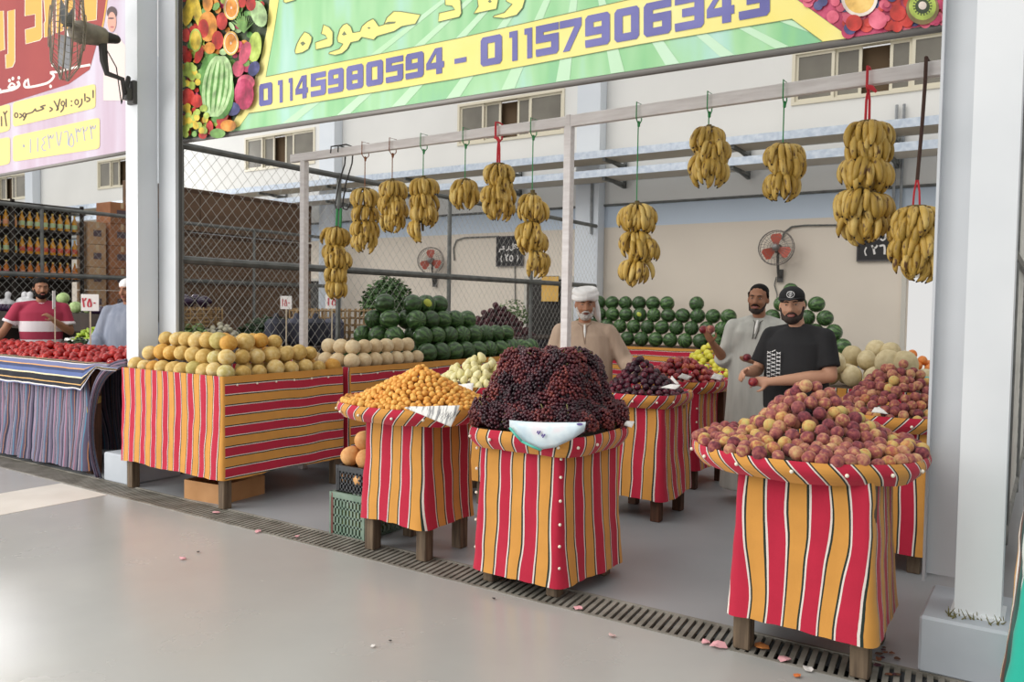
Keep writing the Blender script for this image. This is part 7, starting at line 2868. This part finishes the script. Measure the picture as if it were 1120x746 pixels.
# green peppers in a pale bowl behind the tomatoes
PEPM = noisy('pepper_skin', [(.3, '#8fae2e'), (.7, '#b9cc4a')], 3.0, .3, rand=.3)
mb = MB()
mb.tube([(0, 0, 1.0), (.05, 0, .6), (.02, 0, 0), (-.05, 0, -.6), (.02, 0, -1)], [.12, .38, .42, .28, .05], 10)
ME_PEP = mb.mesh('green_pepper', PEPM, True)
pc = gy(103, 361, 5.25)
t = thing('produce_bin', 'dark bin holding green peppers in a pale lining behind the tomatoes', 'bin', (pc.x, pc.y, 0))
mb = MB()
mb.box((0, 0, .56), (.72, .42, 1.12), bev=.01)
mb.obj('bin_body', STD, t)
mb = MB()
out = superell(0, 0, .37, .22, 3, 40)
for q in range(1):
    mb.tube([(x, y, 1.13 + .012 * math.sin(i)) for i, (x, y) in enumerate(out)], .02, 6, closed=True)
mb.obj('paper_lining', PAPER, t, True)
hp = mound(pc.x, pc.y, .34, .20, 1.14, .17, 1.4, 2.5, .1, .02, 3.0)
for pp, nv in visible(surf_points(hp, (pc.x - .4, pc.x + .4, pc.y - .3, pc.y + .3), .035, 5000, 1.6, 9), 60):
    put(ME_PEP, 'green_pepper', pp, .05, 'bright green pepper heaped in the bin behind the tomatoes', 'pepper', 'green peppers behind the tomatoes', (rg.uniform(0, 6), rg.uniform(0, 6), rg.uniform(0, 6)))

# long bench behind the near fence and the goods on it
t = thing('produce_bench', 'dark cloth covered bench running along behind the near fence', 'bench', (-7.75, 9.06, 0))
mb = MB()
mb.box((0, 0, 1.075), (1.3, 7.26, .05))
mb.obj('bench_top', STD, t, False)
for y_ in (-3.55, -1.2, 1.2, 3.55):
    for x_ in (-.55, .55):
        mb = MB()
        mb.box((x_, y_, .525), (.08, .08, 1.05))
        mb.obj('leg', STD, t, False)
mb = MB()
mb.box((.655, 0, .70), (.01, 7.22, .72))
mb.obj('front_cloth', flat('bench_cloth', '#35343c', .9), t, False)
ZB = 1.102
GARL = noisy('garlic_skin', [(.3, '#a8a48c'), (.7, '#c6c2ac')], 6.0, .7, rand=.2)
ME_GAR = fruit_mesh('turnip', GARL, (1, 1, .8), .05, seed=71, neck=.25)
hg = mound(-7.95, 5.92, .40, .36, ZB, .27, 1.2, 2.4, .1, .02, 2.0)
for pp, nv in visible(surf_points(hg, (-8.4, -7.5, 5.5, 6.3), .034, 6000, 1.7, 12), 90):
    put(ME_GAR, 'turnip', pp, .034, 'pale turnip in the whitish heap behind the near fence', 'turnip', 'pale turnips behind the near fence')
for i in range(16):
    put(V_TOM[0][0], 'tomato', (-7.45 + rg.uniform(-.08, .1), 5.48 + i * .042, ZB + .04), .038, 'red tomato in the short row before the pale turnips', 'tomato', 'tomatoes behind the near fence')
leaf_heap('leafy_greens', 'pale green leaves beside the column, behind the near fence', 'greens', (-7.9, 5.55, ZB), (.18, .14, .26), 260, GRN[1], 2)
leaf_heap('leafy_greens', 'low dark green herb heap behind the fence mesh', 'greens', (-8.0, 6.72, ZB + .04), (.36, .48, .30), 2600, GRN[2], 3, .055)
leaf_heap('leafy_greens', 'tall bushy bundle of green leaves by the watermelons', 'greens', (-8.0, 8.80, ZB + .30), (.34, .44, .62), 3600, GRN[0], 4, .07)
leaf_heap('leafy_greens', 'green leaf tops scattered over the dark red heap', 'greens', (-8.0, 12.05, ZB + .20), (.22, .5, .46), 420, GRN[1], 5, .06)


def palm_crate(c, lab, d=(.42, .55, .44)):
    t = thing('palm_crate', lab, 'crate', c, 0, 'palm rib crates behind the near fence')
    w, l, h = d
    PALM = noisy('palm_rib', [(.3, '#8a6f4a'), (.7, '#b3956a')], 5.0, .8)
    for s in (-1, 1):
        for ax in (0, 1):
            mb = MB()
            for k in range(5):
                z = .02 + (h - .05) * k / 4
                if ax:
                    mb.tube([(s * w / 2, -l / 2, z), (s * w / 2, l / 2, z)], .011, 6)
                else:
                    mb.tube([(-w / 2, s * l / 2, z), (w / 2, s * l / 2, z)], .011, 6)
            for k in range(7):
                u = -.5 + k / 6
                if ax:
                    mb.tube([(s * (w / 2 + .012), u * l, 0), (s * (w / 2 + .012), u * l, h)], .009, 6)
                else:
                    mb.tube([(u * w, s * (l / 2 + .012), 0), (u * w, s * (l / 2 + .012), h)], .009, 6)
            mb.obj('woven_side', PALM, t, True)
    mb = MB()
    mb.box((0, 0, .012), (w, l, .015))
    mb.obj('floor_panel', PALM, t, False)


palm_crate((-8.0, 7.45, ZB), 'palm rib crate nearest the frame post behind the fence')
palm_crate((-8.0, 8.08, ZB), 'palm rib crate before the tall leafy bundle')
palm_crate((-8.28, 5.78, ZB + .20), 'palm rib crate holding aubergines above the pale turnips', (.4, .5, .24))
mb = MB()
mb.box((-8.3, 5.8, ZB + .098), (.4, .5, .19), bev=.01)
tag(mb.obj('crate_riser', STD), 'dark box the aubergine crate stands on', 'box')
for i in range(16):
    put(ME_AUB, 'aubergine', (-8.28 + rg.uniform(-.13, .13), 5.8 + rg.uniform(-.18, .18), ZB + .48 + rg.uniform(0, .07)), .08, 'dark purple aubergine heaped in the palm crate behind the fence', 'aubergine', 'aubergines in the palm crate', (rg.uniform(1, 2), 0, rg.uniform(0, 6)))
for i in range(4):
    mb = MB()
    mb.box((0, 0, .16), (.20, .25, .32), bev=.05)
    mb.cap((0, 0, .30), (0, 0, .36), .05, .03)
    o = mb.obj('striped_sack', NAVY if False else flat('sack_slate_%d' % (i % 2), ('#3b3d48', '#555765')[i % 2], .85), None)
    o.location = (-7.45, 6.30 + i * .30, ZB)
    tag(o, 'dark slate sack, %s of the row from the turnips, behind the near fence' % ORD[i], 'sack', 'slate sacks behind the near fence')
# dark red beet heap
BEET = noisy('beet_skin', [(.3, '#2c1218'), (.7, '#52242c')], 3.0, .7, rand=.3)
ME_BEET = fruit_mesh('beetroot', BEET, (1, 1, .95), .0, seed=81, neck=.2)
hb = mound(-8.0, 11.55, .55, 1.0, ZB - .02, .60, 1.1, 2.2, .05, .05, 5.0)
for pp, nv in visible(surf_points(hb, (-8.6, -7.4, 10.5, 12.6), .055, 14000, 1.7, 14), 200):
    put(ME_BEET, 'beetroot', pp, .055, 'dark red beetroot in the tall heap behind the near fence', 'beetroot', 'beetroots behind the near fence')
mb = MB()
for pp, nv in surf_points(lambda x, y: (lambda z: None if z is None else z - .075)(hb(x, y)), (-8.6, -7.4, 10.5, 12.6), .055, 7000, 1.9, 15):
    if pp.z > ZB + .05:
        mb.ell(pp, .054, nu=8, nv=6)
tag(mb.obj('inner_beet_heap', flat('beet_inner', '#241014', .8), None, True), 'beetroots packed below the surface of their heap', 'beetroot', None, 'stuff')
# yellow notice hanging in front of the dark door
p = gy(591, 315.5, 12.6)
t = thing('yellow_notice', 'yellow sheet hanging on the dark back door behind the fence', 'notice', (p.x, 12.94, p.z))
mb = MB()
mb.box((0, 0, 0), (.36, .008, .46))
mb.obj('paper_sheet', noisy('yellow_paper', [(.3, '#d9a84e'), (.7, '#e6bd6a')], 4.0, .8), t, False)
mb = MB()
mb.tube([(-.18, .0, .235), (.18, .0, .235)], .008, 6)
mb.obj('top_rail', PIPE_DK, t)

# ---------------------------------------------------------------- big fan on the column of the melon shop
fc = gy(112, 40, 3.78)
base = gy(146, 102, 4.10)
t = thing('column_fan', 'dusty caged fan on a curved arm bolted to the steel column', 'fan', tuple(fc))
FD = noisy('dusty_fan_metal', [(.3, '#6c655b'), (.7, '#948b7c')], 12.0, .6, metal=.2)
ax = Vector((-.40, -.91, .03)).normalized()
u = ax.cross(Vector((0, 0, 1))).normalized()
v = u.cross(ax)
PP = lambda r_, a, d: ax * d + u * (r_ * math.cos(a)) + v * (r_ * math.sin(a))
mb = MB()
R0 = .40
c0 = .24
for rr_, d in ((R0, c0), (R0 * .99, c0 + .05), (R0 * .7, c0 + .12), (R0 * .4, c0 + .14), (R0 * .7, c0 - .08), (R0 * .35, c0 - .11)):
    mb.tube([PP(rr_, k * PI / 18, d) for k in range(36)], .007 if rr_ > .9 * R0 else .004, 5, closed=True)
for k in range(44):
    a = k * 2 * PI / 44
    mb.tube([PP(.05, a, c0 + .14), PP(R0 * .7, a, c0 + .12), PP(R0, a, c0 + .03), PP(R0, a, c0 - .01), PP(R0 * .7, a, c0 - .08), PP(.09, a, c0 - .11)], .0022, 4)
mb.obj('cage', FD, t)
for k in range(3):
    a0 = k * 2 * PI / 3 + .9
    mb = MB()
    vs = []
    for (r_, w) in ((.05, .25), (.14, .36), (.24, .36), (.31, .22)):
        for s in (-1, 1):
            vs.append(PP(r_, a0 + s * w, c0 + .02 + s * .035))
    v2 = [p_ + ax * .006 for p_ in vs]
    fs = [[2 * i, 2 * i + 1, 2 * i + 3, 2 * i + 2] for i in range(3)]
    mb.add(vs + v2, fs + [[8 + j for j in reversed(f)] for f in fs] + [[0, 2, 10, 8], [2, 4, 12, 10], [4, 6, 14, 12], [6, 7, 15, 14], [7, 5, 13, 15], [5, 3, 11, 13], [3, 1, 9, 11], [1, 0, 8, 9]])
    mb.obj('blade', flat('grey_fan_blade', '#85868a', .5), t)
mb = MB()
mb.cap(ax * (c0 - .08), ax * .02, .095, .08)
mb.obj('motor_housing', FD, t)
mb = MB()
mb.cap(ax * .0, ax * -.10, .055, .038)
mb.obj('oscillation_knob', flat('fan_dark', '#2b2723', .5), t)
mb = MB()
bl = base - fc
mb.tube([(0, 0, -.02), (.02, .0, -.20), (.03, .02, -.30), (.12, .10, -.34), (bl.x * .7, bl.y * .7, -.40), (bl.x * .93, bl.y * .85, bl.z + .12), (bl.x, bl.y - .06, bl.z + .02)], [.035, .032, .024, .020, .020, .020, .020], 8)
mb.obj('arm', flat('fan_dark', '#2b2723', .5), t)
mb = MB()
mb.box((bl.x, bl.y - .012, bl.z), (.10, .04, .20), bev=.006)
mb.box((bl.x, bl.y - .05, bl.z - .02), (.07, .07, .10), bev=.006)
mb.obj('wall_mount', flat('fan_bracket', '#4a4846', .5), t)
mb = MB()
mb.tube([(.04, .02, -.12), (.10, .06, -.25), (bl.x * .6, bl.y * .6, -.50), (bl.x - .03, bl.y - .06, bl.z + .03)], .005, 5)
mb.obj('power_cord', BLACKP, t)
# ================================================================ LIGHT AND CAMERA
w = bpy.data.worlds.new('daylight')
SC.world = w
w.use_nodes = True
bg = w.node_tree.nodes['Background']
bg.inputs['Color'].default_value = (1.0, .99, .975, 1)
bg.inputs['Strength'].default_value = .62
L = bpy.data.lights.new('hall_daylight', 'SUN')
L.energy = 1.15
L.angle = math.radians(50)
L.color = (1.0, .97, .92)
o = bpy.data.objects.new('hall_daylight', L)
COL.objects.link(o)
o.rotation_euler = Vector((.35, .60, -.72)).to_track_quat('-Z', 'Y').to_euler()

L = bpy.data.lights.new('hall_entrance_daylight', 'AREA')
L.shape = 'RECTANGLE'
L.size, L.size_y = 6.0, 3.6
L.energy = 420
L.color = (1.0, .98, .95)
o = bpy.data.objects.new('hall_entrance_daylight', L)
COL.objects.link(o)
o.location = (-10.5, -3.2, 2.6)
o.rotation_euler = (Vector((-4.5, 4.5, 1.0)) - Vector(o.location)).to_track_quat('-Z', 'Z').to_euler()

L = bpy.data.lights.new('floor_glare_light', 'AREA')  # unseen light added to make the bright glare on the floor
L.shape = 'RECTANGLE'
L.size, L.size_y = 1.0, 2.6
L.energy = 260
o = bpy.data.objects.new('floor_glare_light', L)
COL.objects.link(o)
o.location = (-22.3, 10.1, 5.9)
o.rotation_euler = (Vector((-4.8, 2.2, 0)) - Vector(o.location)).to_track_quat('-Z', 'Z').to_euler()

cam = bpy.data.cameras.new('camera')
cam.sensor_width = 36
cam.sensor_fit = 'HORIZONTAL'
cam.lens = F / 1120 * 36
cam.clip_start = .05
cam.dof.use_dof = True
cam.dof.focus_distance = 4.6
cam.dof.aperture_fstop = 5.0
co = bpy.data.objects.new('camera', cam)
COL.objects.link(co)
co.location = CAM
co.rotation_euler = Matrix((_r2, _u2, -_f)).transposed().to_euler()
SC.camera = co
vs = SC.view_settings
vs.view_transform = 'Standard'
vs.look = 'None'
vs.gamma = 1
vs.use_curve_mapping = False
vs.exposure = .30
